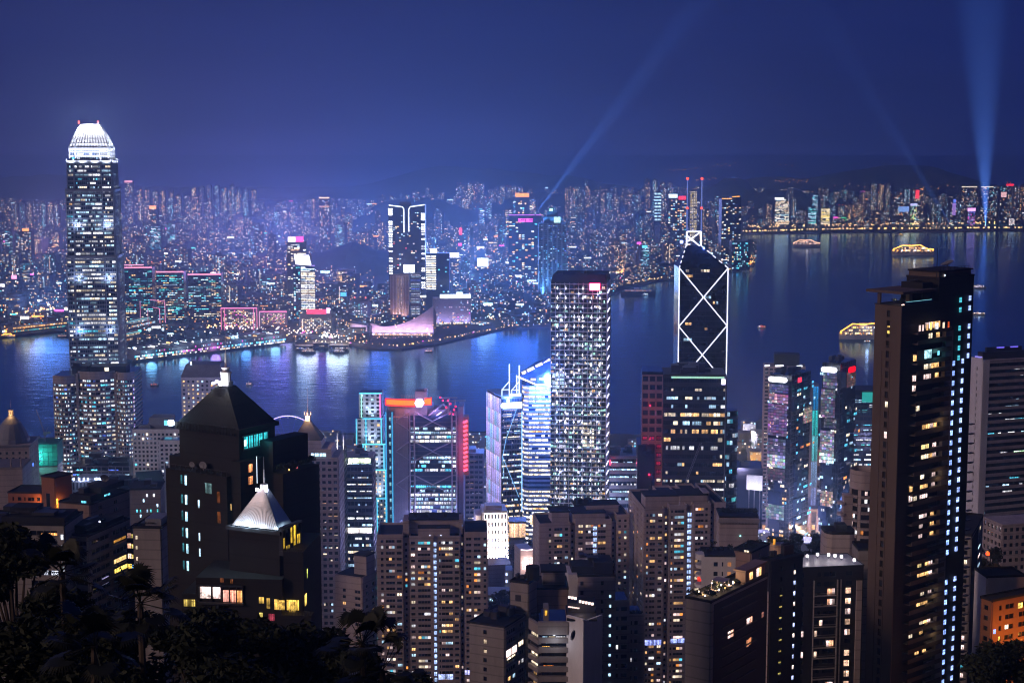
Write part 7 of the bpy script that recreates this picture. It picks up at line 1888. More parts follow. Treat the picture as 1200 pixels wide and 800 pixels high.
L = Lit(o, 6); fp_ = Face((w - .2, d * .62), (0, 1), d * .36); L.add(fp_, 2.2, 4.0, h + .9, h + 2.8, .1, scl(WARM, 1.6)); L.add(fp_, 6.4, 7.6, h + .8, h + 3, .1, scl(PINKW, 1.6)); L.add(fp_, 7.8, 9, h + .8, h + 3, .1, scl(WARM, 1.2)); L.done()
m_ = MB(); m_.box(w * .2, d * .12, h, w * .6, d * .3, h + .5); m_.box(w * .3, d * .4, h, w * .7, d * .5, h + .45); m_.build('terrace_deck', 'pale_tile', o)
m_ = MB(); [m_.tube([(w * .25 + a, d * .32 + b, h), (w * .25 + a, d * .32 + b, h + 2.6)], .08, n=4) for a in (0, 3.4) for b in (0, 3)]; m_.face([(w * .25 - .3, d * .32 - .3, h + 2.7), (w * .25 + 3.8, d * .32 - .3, h + 2.7), (w * .25 + 3.6, d * .32 + 3.4, h + 2.9), (w * .25 - .2, d * .32 + 3.3, h + 2.9)]); m_.build('awning', 'pale_tile', o)
for k in range(16):
 q, r_ = rnd.random(), rnd.random(); e = MB().prism(ngon(0, 0, .16, 6), 0, .34).build('garden_lamp', 'neon', o); e.location = (w * (.05 + .9 * q), d * (.03 + .55 * r_), h + rnd.uniform(.6, 2.4)); c = pick([(WHITE, 2), (WWHITE, 3), (WARM, 1)]); e.color = (c[0] * 5, c[1] * 5, c[2] * 5, 1)
for (a, b, e_) in ((.3, .1, 380), (.5, .3, 520), (.6, .5, 480), (.25, .4, 300)): lamp('garden_glow', 'POINT', (w * a, d * b, h + 2.2), e_, (1, .66, .36), .15, parent=o)
def shrub(name, label, x, y, z, r_, n, parent=None, mat='foliage', group=None, leaf=.35, sq_=1.0, seed=0):
 rr = random.Random(seed); m2 = MB()
 for _ in range(n):
  v = Vector((rr.gauss(0, 1), rr.gauss(0, 1), rr.gauss(0, 1))).normalized() * r_ * rr.random() ** .4; v.z = abs(v.z) * sq_ if v.z < -r_ * .2 else v.z * sq_
  a, b = Vector((rr.uniform(-1, 1), rr.uniform(-1, 1), rr.uniform(-1, 1))).normalized() * leaf, Vector((rr.uniform(-1, 1), rr.uniform(-1, 1), rr.uniform(-1, 1))).normalized() * leaf * .6
  c = v + Vector((0, 0, r_ * sq_)); m2.face([c - a, c - b, c + a, c + b])
 e = m2.build(name, mat, parent); e.location = (x, y, z)
 if label: tag(e, label, 'plant', group)
 return e
for k in range(18): shrub('garden_plant', None, w * rnd.uniform(.05, .95), d * rnd.choice((rnd.uniform(.02, .1), rnd.uniform(.1, .6))), h + .2, rnd.uniform(.6, 1.3), 70, o, 'foliage', seed=k, leaf=.3)
# dark neighbours behind the roof garden
o, w, d, h = corner_block('apartment_block', 'tall black block with small lit slot windows right of the roof garden', 892, 903, 940, 656, 440, -.95, floor=3.0, mat='dark_stone', cat='apartment block', sidew=[(.3, .36), (.72, .78)], p=.0)
zf = lambda py: zpx(o, py, 440); fs = Face((w, 0), (0, 1), d); L = Lit(o, 40)
for j in range(12): L.add(fs, d * .72, d * .77, zf(674.5 + j * 12.4), zf(670 + j * 12.4), .4, scl((.5, .6, 1) if j % 3 else (1, .8, .7), rnd.uniform(.8, 1.9)))
for j in range(9): L.add(fs, d * .28, d * .36, zf(697 + j * 13), zf(695.5 + j * 13), .4, scl((1, .8, .2), rnd.uniform(.25, .6)))
L.done(); m_ = MB(); m_.box(-.4, -.55, 0, w * 1.0, -.36, zf(689)); m_.build('end_wall', 'pale_tile', o); plant(o, w, d, h, rnd, 4, hh=(2, 4))
o, w, d, h = corner_block('house', 'square beige windowless block with a hedge along its roof', 844, 888, None, 606, 700, -.04, floor=3, depth=16, mat='pale_tile', cat='building')
m_ = MB(); m_.box(-.8, -.9, h - 2.2, w + .8, -.3, h - .5); [m_.box(w * k / 26, -1.1, h - 2.6, w * k / 26 + .3, -.5, h - 2.2) for k in range(26)]; m_.build('cornice', 'concrete', o)
for k in range(12): shrub('roof_hedge', None, w * (k + .5) / 12, 4, h, 1.7, 60, o, seed=k + 50, leaf=.5)
MB().prism(ngon(0, 0, .3, 6), 0, .5).build('wall_lamp', 'neon', o).color = (1, 2.5, 2.4, 1); o.children[-1].location = (w * .54, -.8, h - 8.4)
o, w, d, h = corner_block('dark_block', 'low dark flat-roofed block in front of the beige windowless block', 859, 880, 901, 644, 560, -.6, floor=3, mat='brown_tile', cat='building', sidew=[(.4, .5)], p=0)
L = Lit(o, 3); L.add(Face((w, 0), (0, 1), d), d * .06, d * .22, h - 7, h - 3.5, .4, scl((1, .5, .35), .35)); L.add(Face((0, 0), (1, 0), w), w * .7, w * .95, h + .2, h + .9, 1, scl(WWHITE, 1.2)); L.done()
for k in range(5): shrub('roof_plant_bush', None, w * rnd.uniform(.2, .9), d * rnd.random(), h, 1.2, 50, o, seed=k + 80, leaf=.4)
# pale curved house with balconies
Y = 520
o, w, d, h = put('curved_house', 'white house with rounded balconies at its left end and orange windows', 'house', 822, 862, 652, Y, -.05, depth=12)
MB().box(0, 0, 0, w, d, h).build('glass_core', 'glass', o); mw = MB(); L = Lit(o, 12); fc = Face((0, 0), (1, 0), w); windows_wall(mw, None, L, fc, 0, w, 0, h, int(h / 3.2), [(.36, .48), (.60, .64), (.76, .88)], .5, [((1, .4, .15), 1)], out=.3, lo=.3, hi=.9); mw.box(w - .2, .2, 0, w + .05, d, h)
for j in range(6):
 z = h - j * 3.3; mw.prism([(1, 4)] + [(.6 + 2.4 * math.cos(t), 2.6 + 2.6 * math.sin(t)) for t in [math.pi * (.5 + k / 8) for k in range(9)]] + [(1, 0)], z - 4.2, z - 3.0)
mw.prism([(1, 4)] + [(.6 + 2.5 * math.cos(t), 2.6 + 2.7 * math.sin(t)) for t in [math.pi * (.5 + k / 8) for k in range(9)]] + [(1, 0)], h - 1.2, h + .6); L.add(Face((-1.4, 1), (1, 0), 2), .2, 1.4, h - 8.5, h - 6.9, .8, (1.0, .05, .03)); L.done(); mw.build('wall', 'white_wall', o)
MB().box(.4, .3, h, w, d, h + .5).build('roof', 'dark_roof', o); [shrub('roof_bush', None, w * rnd.random(), d * rnd.random(), h + .3, 1.1, 50, o, seed=k + 90, leaf=.35) for k in range(6)]
# round-ended orange-lit house
Y = 590
o, w, d, h = put('round_house', 'small rounded house with glowing orange top window and bushes on its roof', 'house', 903, 921, 642, Y, 0, depth=8)
pl = ngon(w * .5, 4, w * .52, 16); mw = MB(); mw.prism(pl, 0, h); mw.prism(ngon(w * .5, 4, w * .56, 16), h, h + .8); mw.build('wall', 'pale_tile', o); L = Lit(o, 10)
for i in range(9, 15): A, B = Vector((*pl[i], 0)), Vector((*pl[(i + 1) % 16], 0)); f_ = Face(A, B - A, (B - A).length); L.add(f_, .1, f_.w - .1, h - 4.3, h - 2.2, .1, scl((1, .42, .04), rnd.uniform(.5, 1.6)))
L.done(); [shrub('roof_bush', None, w * rnd.random(), 4 + 3 * rnd.uniform(-1, 1), h + .6, 1.5, 70, o, seed=k + 120, leaf=.45) for k in range(6)]
MB().prism(ngon(0, 0, .35, 6), 0, .6).build('roof_lamp', 'neon', o).color = (4, 1.6, .2, 1); o.children[-1].location = (w * .12, -1, h + 1.6); lamp('roof_glow', 'POINT', (w * .1, -1.5, h + 2.2), 500, (1, .45, .08), .2, parent=o)
# black block with lamplit flat roof
Y = 470
o, w, d, h = corner_block('lamp_roof_block', 'black apartment block whose flat roof is ringed by bright white lamps', 935, 1011, None, 665, Y, .16, floor=3.0, mat='dark_stone', cat='apartment block', front=[(.06, .1), (.30, .36), (.40, .58), (.74, .84)], p=.0, rim=.2, depth=13.5)
zf = lambda py: zpx(o, py, Y); fs = Face((0, 0), (1, 0), w); MB().box(-.1, -.1, h + .07, w + .1, d + .1, h + .11).build('roof_deck', 'grey_panel', o); d_ = w
L = Lit(o, 70)
for j in range(13):
 t = 690 + j * 12.2
 for (a, b, p_, c) in ((.06, .10, .12, PINKW), (.27, .31, .35, (1, .68, .5)), (.345, .39, .3, (1, .6, .42)), (.46, .57, .62, (1, .5, .28)), (.74, .82, .62, (1, .62, .42))):
  if rnd.random() < p_:
   n_ = 3 if b - a > .1 else 2
   for q in range(n_): L.add(fs, d_ * (a + (b - a) * q / n_), d_ * (a + (b - a) * (q + .92) / n_), zf(t + 7.0), zf(t + .5), .42, scl(c if rnd.random() < .7 else PINKW, rnd.uniform(.3, 1.6)))
L.done()
m_ = MB()
for j in range(13): fs.slab(m_, d_ * .25, d_ * .6, zf(690 + j * 12.2 + 8.8), zf(690 + j * 12.2 + 8), 1.1); fs.slab(m_, d_ * .25, d_ * .6, zf(690 + j * 12.2 + 5.4), zf(690 + j * 12.2 + 5.1), 1.1, inn=1.05)
fs.slab(m_, d_ * .24, d_ * .25, 0, h - 4, .95); fs.slab(m_, d_ * .60, d_ * .615, 0, h - 4, .95); fs.slab(m_, d_ * .655, d_ * .67, 0, h - 4, .7); m_.build('balcony', 'concrete', o)
m_ = MB(); fs.slab(m_, d_ * .90, d_ * .985, 0, h - 4.5, .9); m_.build('fin_wall', 'pale_tile', o)
for (px, py) in ((937, 662), (935, 656), (946, 652.5), (958, 650.5), (971, 651), (978.5, 652), (986, 653), (1001, 657)):
 g = gnd(px, py, o.location.z + h + 1.0); e = MB().prism(ngon(0, 0, .42, 8), 0, .7).build('roof_lamp', 'neon', o); loc = o.matrix_basis.inverted() @ g; e.location = loc; e.color = (6, 5.2, 5.4, 1)
 m_ = MB(); m_.tube([(0, 0, -1), (0, 0, 0)], .07, n=4); q = m_.build('stem', 'dark_steel', e); lamp('roof_glow', 'POINT', (loc.x, loc.y, loc.z + .9), 420, (1, .88, .9), .2, parent=o)
# rounded grey tower pieces behind
Y = 640
o, w, d, h = put('round_tower', 'cream cylindrical tower with scalloped balconies, left of the tall dark residential tower', 'apartment tower', 1000, 1036, 556, Y, 0, depth=12)
cx, rr = w * .5, w * .5; mw = MB(); mw.prism(ngon(cx, rr, rr, 28), h - 6.5, h + 1.2, top=False); mw.prism(ngon(cx, rr, rr - .5, 28), 0, h - 1, 1, topmat=1); mw.prism(ngon(cx, rr, rr - .45, 28)[::-1], h - 1, h + 1.2, top=False); L = Lit(o, 30); pl = ngon(cx, rr, rr - .5, 28)
for i in range(14, 28):
 A, B = Vector((*pl[i], 0)), Vector((*pl[(i + 1) % 28], 0)); f_ = Face(A, B - A, (B - A).length)
 if i % 4 == 2: f_.slab(mw, 0, f_.w, 0, h - 6, .55)
 else:
  for j in range(20):
   z = h - 9.5 - j * 3.3
   if z > 0: f_.slab(mw, 0, f_.w, z - .6, z + .5, .8)
   if rnd.random() < .1: L.add(f_, .1, f_.w - .1, z + .8, z + 2.4, .1, scl(pick([(PINKW, 2), (WHITE, 2), (ORANGE, 1)]), rnd.uniform(.4, 1.6)))
L.done(); mw.build('wall', ['pale_tile', 'dark_roof'], o)
mb_ = MB()
for j in range(16):
 z = h - 13 - j * 4.5
 if z > 0: mb_.prism([(-3.6 + 1.2 * math.cos(t) * 1.6, 4 + 2.6 * math.sin(t)) for t in [2 * math.pi * k / 10 for k in range(10)]], z, z + 1.0)
mb_.box(-3, 2.5, 0, .6, 7, h - 9); mb_.build('balcony', 'pale_tile', o)
o, w, d, h = put('round_block', 'grey round-cornered block with dark flat roof behind the lamplit roof', 'building', 968, 1003, 626, 520, 0, depth=9)
pts = [(w * .06, 1.2), (w * .2, .2), (w * .8, 0), (w * .94, .6), (w, 2.2), (w, 9), (0, 9), (0, 2.8)]; m_ = MB(); m_.prism(pts, 0, h); m_.prism([(x * 1.02 - w * .01, y - .2) for x, y in pts], h, h + 1, 1); m_.box(w * .4, 3, h + 1, w * .75, 7, h + 2.6, 1); m_.build('wall', ['pale_tile', 'dark_roof'], o)
L = Lit(o, 4); fc = Face((w * .2, .15), (1, 0), w * .6); L.add(fc, w * .1, w * .16, h - 12, h - 9, .1, scl(WWHITE, 1.4)); L.add(fc, w * .32, w * .37, h - 8, h - 6.5, .1, (.1, .7, .9)); L.done()
o, w, d, h = corner_block('low_block', 'small blank grey block beside the lamplit roof, left of the tall dark tower', 1007, 1025, None, 644, 500, 0, floor=3, depth=9, mat='concrete'); o, w, d, h = corner_block('low_block', 'dark stub block with slot window columns against the tall dark tower', 1026, 1034, 1050, 640, 470, -.9, floor=3, mat='dark_stone', cat='building', sidew=[(.5, .6)], p=0)
L = Lit(o, 24); zf = lambda py: zpx(o, py, 470); fs = Face((w, 0), (0, 1), d)
for j in range(12): L.add(fs, d * .1, d * .2, zf(651 + j * 12.4), zf(647 + j * 12.4), .4, scl((.55, .65, 1), rnd.uniform(.7, 1.8)))
for (t, a) in ((668, .5), (670, .68), (706, .62), (719, .62), (735, .7), (756, .62), (768, .66)): L.add(fs, d * a, d * (a + .14), zf(t + 4.5), zf(t), .4, scl(PINKW, rnd.uniform(.8, 1.8)))
L.done()

# --- the tall dark residential tower on the right
Y = 440
o, w, d, h = put('residential_tower', 'tallest near tower: dark residential slab with roof terrace, pergola, satellite dish and blue-lit stairs', 'apartment tower', 1026.5, 1057.5, 356, Y, -.85, side=1141)
zf = lambda py: zpx(o, py, Y); fc, fs, fb, fl_ = faces4(w, d); DP = lambda px: side_len(Vector((o.location.x, o.location.y, at(600, 340, Y).z)), w, -.85, px)
fh = 12.05 * Y / F
mg = MB(); mg.box(0, 0, 0, w - .1, d * .5, h); mg.box(-2.2, d * .5, 0, w - .1, d, zf(329)); mg.build('shaded_wall', 'dark_stone', o)  # shade on the faces turned from the glow put into near-black material
mw = MB(); L = Lit(o, 14, name='slot_window')
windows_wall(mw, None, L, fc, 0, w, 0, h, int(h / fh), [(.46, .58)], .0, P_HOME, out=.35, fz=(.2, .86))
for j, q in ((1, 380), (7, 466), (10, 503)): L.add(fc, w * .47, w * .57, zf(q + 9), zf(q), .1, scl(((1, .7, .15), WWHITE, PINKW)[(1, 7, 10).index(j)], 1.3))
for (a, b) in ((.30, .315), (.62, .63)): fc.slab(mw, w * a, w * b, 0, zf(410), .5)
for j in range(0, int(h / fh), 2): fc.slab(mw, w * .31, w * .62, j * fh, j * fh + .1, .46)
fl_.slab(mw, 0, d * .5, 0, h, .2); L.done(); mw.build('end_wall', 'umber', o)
# stepped balconies with lit rooms on the dark flank
xa, xb = DP(1071), DP(1111); mb_ = MB(); L = Lit(o, 80); nb = int((h - 6) / fh)
for j in range(nb):
 z = h - 5 - (j + 1) * fh
 if z < 2: continue
 fs.slab(mb_, xa, xb, z - .25, z, 1.8); fs.slab(mb_, xa, xb, z, z + .95, 1.8, inn=1.7)
 s_ = rnd.random()
 if j in (1, 4, 5, 10, 12, 13, 15, 16, 17, 18, 19, 20, 21, 24, 25, 27, 28, 30, 31, 33) or s_ < .12:
  c = pick([(PINKW, 2), (WARM, 2), (WWHITE, 3), ((1, .75, .3), 1)])
  for q in range(4):
   if rnd.random() < .7: L.add(fs, xa + (xb - xa) * (.36 + .11 * q), xa + (xb - xa) * (.36 + .11 * q) + (xb - xa) * .10, z + .8, z + 2.5, .08, scl(c if q < 2 else pick([(WARM, 1), (PINKW, 1)]), rnd.uniform(.4, 1.8)))
 if rnd.random() < .22: L.add(fs, xa + (xb - xa) * .04, xa + (xb - xa) * .13, z + .7, z + 2.4, .08, scl(pick([(PINKW, 1), (WARM, 1), (COOL, .4)]), rnd.uniform(.7, 1.6)))
 if rnd.random() < .12: L.add(fs, xa + (xb - xa) * .16, xa + (xb - xa) * .26, z + .7, z + 2.4, .08, scl(WWHITE, rnd.uniform(.3, 1.2)))
for (a, b, c) in ((1071, 1073.5, PINKW), (1075, 1077, PINKW), (1080, 1082, WARM), (1084, 1086.5, (1, .75, .2)), (1090, 1094, WHITE), (1099, 1101.5, WWHITE), (1105, 1107, (.6, .08, .02))): L.add(fs, DP(a), DP(b), zf(386), zf(379 if a != 1084 else 377), 1.95, scl(c, 1.2))
L.add(fs, DP(1079), DP(1087), zf(419), zf(409), 1.95, (.45, .85, .95)); L.add(fs, DP(1094), DP(1096.5), zf(417), zf(412), 1.95, (.3, 1.2, 1.5)); L.done()
mb_.build('balcony', 'umber', o)
m_ = MB(); fs.slab(m_, DP(1106), DP(1115), 0, h - 8, 1.2); [fs.slab(m_, DP(1096), DP(1106), h - 8 - (j + 1) * fh, h - 8 - (j + .62) * fh, .9) for j in range(nb)]; m_.build('inner_wall', 'concrete', o)
lamp('balcony_glow', 'POINT', tuple(fs.pt(DP(1092), zf(414), 3.2)), 160, (.2, .8, .95), .3, parent=o)
for q in (495, 560, 700, 745): lamp('balcony_glow', 'POINT', tuple(fs.pt(DP(1100), zf(q), 3.4)), 90, (1, .75, .4), .3, parent=o)
# blue-white stair windows: two columns
L = Lit(o, 90, name='stair_window'); 
for (px, t0, n_, dx) in ((1124.5, 353, 6, 0), (1135.5, 352, 6, 0), (1119, 428, 34, 0), (1129.5, 427, 34, 0)):
 for k in range(n_):
  t = t0 + k * 11.9 + (10 if k > 1 and n_ == 6 else 0)
  if n_ == 34 and k in (20, 21): continue
  if zf(t) < 3: break
  xx = DP(px); hhh = fh * .52
  for q in range(2): L.add(fs, xx - .6, xx + .6, zf(t) - hhh * q * .5 - hhh * .46, zf(t) - hhh * q * .5, .5, scl((.34, .48, 1.0) if px > 1120 else (.26, .42, 1.0), rnd.uniform(1.2, 2.2)) if not (px == 1124.5) else scl((.1, .75, .9), rnd.uniform(.7, 1.2)))
L.done()
fbk = MB(); [fs.slab(fbk, d - .6, d + 1.4, h - 14 - j * fh, h - 13.7 - j * fh, 1.0) for j in range(8, nb)]; fbk.build('ledge', 'dark_steel', o)
# roof: terrace, pergola, plant house, dish, mast
m_ = MB(); m_.box(-.35, -.35, h, w + .3, d * .5, h + .2); m_.build('roof', 'dark_roof', o)
m_ = MB(); zp = zf(342); m_.box(-2.6, -1.2, zp, w + 1, d * .42, zp + .7); m_.box(.2, .3, h, 1.0, 1.1, zp); m_.box(w - 1.4, d * .10, h, w - .2, d * .14, zp); m_.box(.2, d * .36, h, 1.2, d * .4, zp); m_.build('pergola', 'umber', o)
m_ = MB(); m_.box(w - .25, .3, h + .9, w - .15, d * .42, h + 1.0); m_.box(w - .22, .3, h + .15, w - .18, d * .42, h + .9); m_.build('glass_rail', 'blue_glass', o); e = MB().box(w - .1, d * .05, h + .95, w, d * .4, h + 1.05).build('rail_light', 'neon', o); e.color = (.25, .7, .8, 1)
e = MB().box(w - .15, -.2, h + .25, w, .9, h + .5).build('terrace_lamp', 'neon', o); e.color = (3, 2, 1.6, 1); lamp('terrace_glow', 'POINT', (w * .6, 2, h + 1.8), 60, (1, .8, .6), .2, parent=o)
for k in range(7): shrub('roof_bush', None, w * rnd.uniform(.2, .8), d * rnd.uniform(.06, .42), h + .2, .8, 60, o, seed=k + 150, leaf=.28)
m_ = MB(); m_.box(w * .1, d * .3, h, w * .9, d * .44, zf(332)); [m_.prism(ngon(w * .5, d * q, 1.1, 10), zf(332), zf(330)) for q in (.33, .39)]; m_.build('water_tank', 'dark_stone', o)
z3 = zf(329); m_ = MB(); m_.box(-1.5, d * .5, z3, w - .3, d * .96, zf(321)); m_.build('plant_house', 'umber', o); m_ = MB(); m_.box(-1.7, d * .49, zf(321), w, d * .98, zf(321) + .4)
for k in range(9): m_.tube([(w - .4, d * (.52 + .05 * k), zf(321)), (w - .4, d * (.52 + .05 * k), zf(321) + 1.2)], .05, n=4)
m_.tube([(w - .4, d * .52, zf(321) + 1.2), (w - .4, d * .94, zf(321) + 1.2)], .05, n=4); m_.build('roof_slab', 'dark_roof', o)
e = MB().box(0, -.1, 0, .4, 0, .5).build('wall_lamp', 'neon', o); e.location = tuple(Face((w - .3, 0), (0, 1), d).pt(DP(1106), zf(326), .3)); e.rotation_euler = (0, 0, math.pi / 2); e.color = (2.4, 2.6, 3, 1)
m_ = MB(); m_.tube([(w - 1, d * .5, zf(329)), (w - 1, d * .5, zf(292))], .16, n=6, r2=.06); m_.build('mast', 'dark_steel', o)
dp_ = Vector((w - 1, DP(1113), zf(313))); m_ = MB(); N = 18
ax = Vector((-.2, -.3, .93)).normalized(); u_ = ax.orthogonal().normalized(); v_ = ax.cross(u_)
def dish_pt(rr, t): return dp_ + (u_ * math.cos(t) + v_ * math.sin(t)) * rr + ax * (rr * rr * .16)
for r0, r1 in ((0, .8), (.8, 1.5), (1.5, 2.0)):
 for k in range(N): a, b = 2 * math.pi * k / N, 2 * math.pi * (k + 1) / N; m_.face([dish_pt(r0, a), dish_pt(r1, a), dish_pt(r1, b), dish_pt(r0, b)] if r0 else [dish_pt(0, 0), dish_pt(r1, a), dish_pt(r1, b)])
m_.tube([dp_, dp_ + ax * 1.7], .05, n=4); m_.tube([dish_pt(1.6, 1), dp_ + ax * 1.7], .04, n=4); m_.tube([dp_, dp_ - Vector((0, 0, 2.4))], .14, n=6); m_.build('satellite_dish', 'grey_panel', o)
m_ = MB(); m_.box(-2.4, d * .5, z3, w, d + .2, z3 + .5); m_.build('upper_roof', 'dark_roof', o)

# --- lower-right neighbours
Y = 500
o, w, d, h = corner_block('apartment_tower', 'dark lower tower with lit window columns tucked right of the tallest near tower', 1119, 1138, 1151, 626, Y, -.4, floor=3.1, mat='concrete', cat='apartment tower', front=[(.12, .3), (.62, .82)], sidew=[(.62, .82)], p=.22, pal=[(PINKW, 2), (WWHITE, 2), (CYAN, 1), (YEL, 1)], bright=1.1)
MB().box(w + .33, .2, 0, w + .38, d * .55, h - 1).build('shade_sheet', 'dark_stone', o)  # near-black sheet puts the shade of this side into its colour
zf = lambda py: zpx(o, py, Y); fs = Face((w, 0), (0, 1), d); L = Lit(o, 30)
for j in range(15):
 if rnd.random() < .8: L.add(fs, d * .62, d * .82, zf(657 + j * 11.4), zf(653 + j * 11.4), .3, scl(pick([(PINKW, 3), (COOL, 1), (YEL, 1)]), rnd.uniform(.7, 1.7)))
L.done()
o, w, d, h = corner_block('stub_tower', 'plain dark tower top rising behind lit window columns, right edge side', 1124, 1147, 1150, 604, 560, -.5, floor=3.1, mat='dark_stone', cat='building')
o, w, d, h = corner_block('apartment_block', 'orange street-lit apartment block at the right edge above the dark tree', 1151, 1163, 1235, 700, 430, -1.05, floor=2.9, mat='red_render', cat='apartment block', front=[(.3, .7)], sidew=[(.10, .14), (.2, .34), (.42, .56), (.75, .85)], p=.10, pal=[(WWHITE, 1), (YEL, 1)])
zf = lambda py: zpx(o, py, 430); fs = Face((w, 0), (0, 1), d)
for (q, z, e_) in ((.1, 735, 2600), (.45, 775, 3800), (.8, 760, 3000), (.25, 800, 3000)): lamp('street_lamp_glow', 'POINT', tuple(fs.pt(d * q, zf(z), 9)), e_, (1, .36, .06), .3, parent=o)
L = Lit(o, 4); L.add(fs, d * .40, d * .47, zf(714), zf(708), .4, (1.8, 1.2, .25)); L.add(fs, d * .02, d * .05, zf(738), zf(733), .4, (.4, .6, 1.8)); L.done()
o, w, d, h = corner_block('penthouse_block', 'small pale rooftop house block above the orange street-lit building', 1157, 1200, None, 676, 470, .1, depth=9, floor=3, mat='white_wall', cat='building', sidew=[(.2, .3), (.5, .6)], p=.4, pal=[(COOL, 1), (WHITE, 1)])
p_ = at(1157, 648, 620); o = thing('tail_light', 'added red pole lamp for a tail-light glow among dark bushes below the big slab tower', 'traffic light', (p_.x, p_.y, hg(p_.x, p_.y)))  # added pole lamp standing in for a tail-light glow
zz = p_.z - o.location.z; m_ = MB(); m_.tube([(0, 0, 0), (0, 0, zz - 1)], .15, n=6); m_.build('pole', 'dark_steel', o); m_ = MB(); m_.box(-.5, -.4, zz - 1.2, .5, .4, zz + 1.2); m_.build('housing', 'dark_steel', o); e = MB().prism(ngon(0, 0, .75, 10), -.2, .2).build('lens', 'neon', o); e.rotation_euler = (R(90), 0, 0); e.location = (0, -.6, zz); e.color = (5, .25, .05, 1)
lamp('tail_light_glow', 'POINT', (0, -2, zz + .6), 900, (1, .3, .05), .3, parent=o)
# ------------------------------------------------------------------ lower left: dark pyramid-roofed towers and low apartment blocks
Y = 310
o, w, d, h = put('pyramid_tower', 'dark stone tower with a big pyramid roof and blazing white lantern', 'apartment tower', 210, 280, 499, Y, -.55, side=322)
zf = lambda py: zpx(o, py, Y); fc, fs, fb, fl_ = faces4(w, d)
MB().box(0, 0, 0, w, d, h).build('wall', 'dark_stone', o)
za = zf(452); m_ = MB(); cx, cyy = w * .5, d * .5; N = 16
base = [(-.2, -.2), (w + .2, -.2), (w + .2, d + .2), (-.2, d + .2)]; topq = [(cx - 1.3, cyy - 1.3), (cx + 1.3, cyy - 1.3), (cx + 1.3, cyy + 1.3), (cx - 1.3, cyy + 1.3)]
m_.cone(base, h + .8, topq, za)
for (A, B, TA, TB) in ((base[k], base[(k + 1) % 4], topq[k], topq[(k + 1) % 4]) for k in range(4)):      # standing seams
 for q in range(1, 22):
  t = q / 22; P0 = Vector((*A, h + .8)).lerp(Vector((*B, h + .8)), t); P1 = Vector((*TA, za)).lerp(Vector((*TB, za)), t); m_.tube([P0, P1], .05, n=3)
m_.build('roof', 'dark_stone', o)
m_ = MB(); m_.box(-.6, -.6, h, w + .6, d + .6, h + .8)
for q in range(40): m_.box(-.5 + w * q / 40, -.7, h - .5, -.3 + w * q / 40, -.3, h + 1.0)
m_.build('cornice', 'dark_stone', o)
m_ = MB(); m_.prism(ngon(cx, cyy, 1.35, 12), za, za + .9); m_.prism(ngon(cx, cyy, 1.0, 12), za + .9, za + 2.4); m_.prism(ngon(cx, cyy, 1.15, 12), za + 2.4, za + 2.7); m_.prism(ngon(cx, cyy, .7, 12), za + 2.7, za + 3.4); m_.prism(ngon(cx, cyy, .85, 12), za + 3.4, za + 3.6); m_.tube([(cx, cyy, za + 3.6), (cx, cyy, za + 6.4)], .22, n=6, r2=.16); m_.tube([(cx, cyy, za + 6.4), (cx, cyy, za + 10.5)], .07, n=5, r2=.03); m_.build('lantern', 'white_wall', o)
for (dx, dy) in ((-1.5, -2.0), (.6, -2.4), (-2.4, 0)): e = MB().prism(ngon(cx + dx, cyy + dy, .3, 8), za + .4, za + .8).build('lantern_lamp', 'neon', o); e.color = (9, 9, 11, 1); lamp('lantern_flood', 'POINT', (cx + dx * 1.1, cyy + dy * 1.1, za + 1.0), 900, (.92, .95, 1), .15, parent=o)
e = MB().prism(ngon(0, 0, .38, 10), -.3, .3).build('corner_flood', 'neon', o); e.location = (-1.1, -1.1, h + .7); e.color = (14, 18, 24, 1); e.scale = (1.5,) * 3; lamp('corner_glow', 'POINT', (-1.4, -1.4, h + 1.2), 1100, (.35, .65, 1), .3, parent=o)
# big teal-lit room on the right face
L = Lit(o, 8, name='lit_room', bright=1.0); x0, x1 = d * .10, d * .78
for q in range(5): L.add(fs, x0 + (x1 - x0) * q / 5 + .05, x0 + (x1 - x0) * (q + 1) / 5 - .05, zf(518) , zf(504), .1, scl((.04, .52, .58), (1.2, .9, .95, 1.0, .85)[q]))
L.add(fs, x0 + .3, x0 + .8, zf(515), zf(508), .14, (2, 3, 3)); L.done()
m_ = MB(); fs.slab(m_, x0 - .3, x1 + .3, zf(504), zf(504) + .3, .4); fs.slab(m_, x0 - .3, x1 + .3, zf(518) - .3, zf(518), .5); [fs.slab(m_, x0 + (x1 - x0) * q / 5 - .05, x0 + (x1 - x0) * q / 5 + .05, zf(518), zf(504), .3) for q in range(6)]; m_.build('window_frame', 'dark_steel', o)
lamp('room_glow', 'POINT', tuple(fs.pt((x0 + x1) / 2, zf(512), 2.2)), 120, (.1, .8, .9), .2, parent=o)
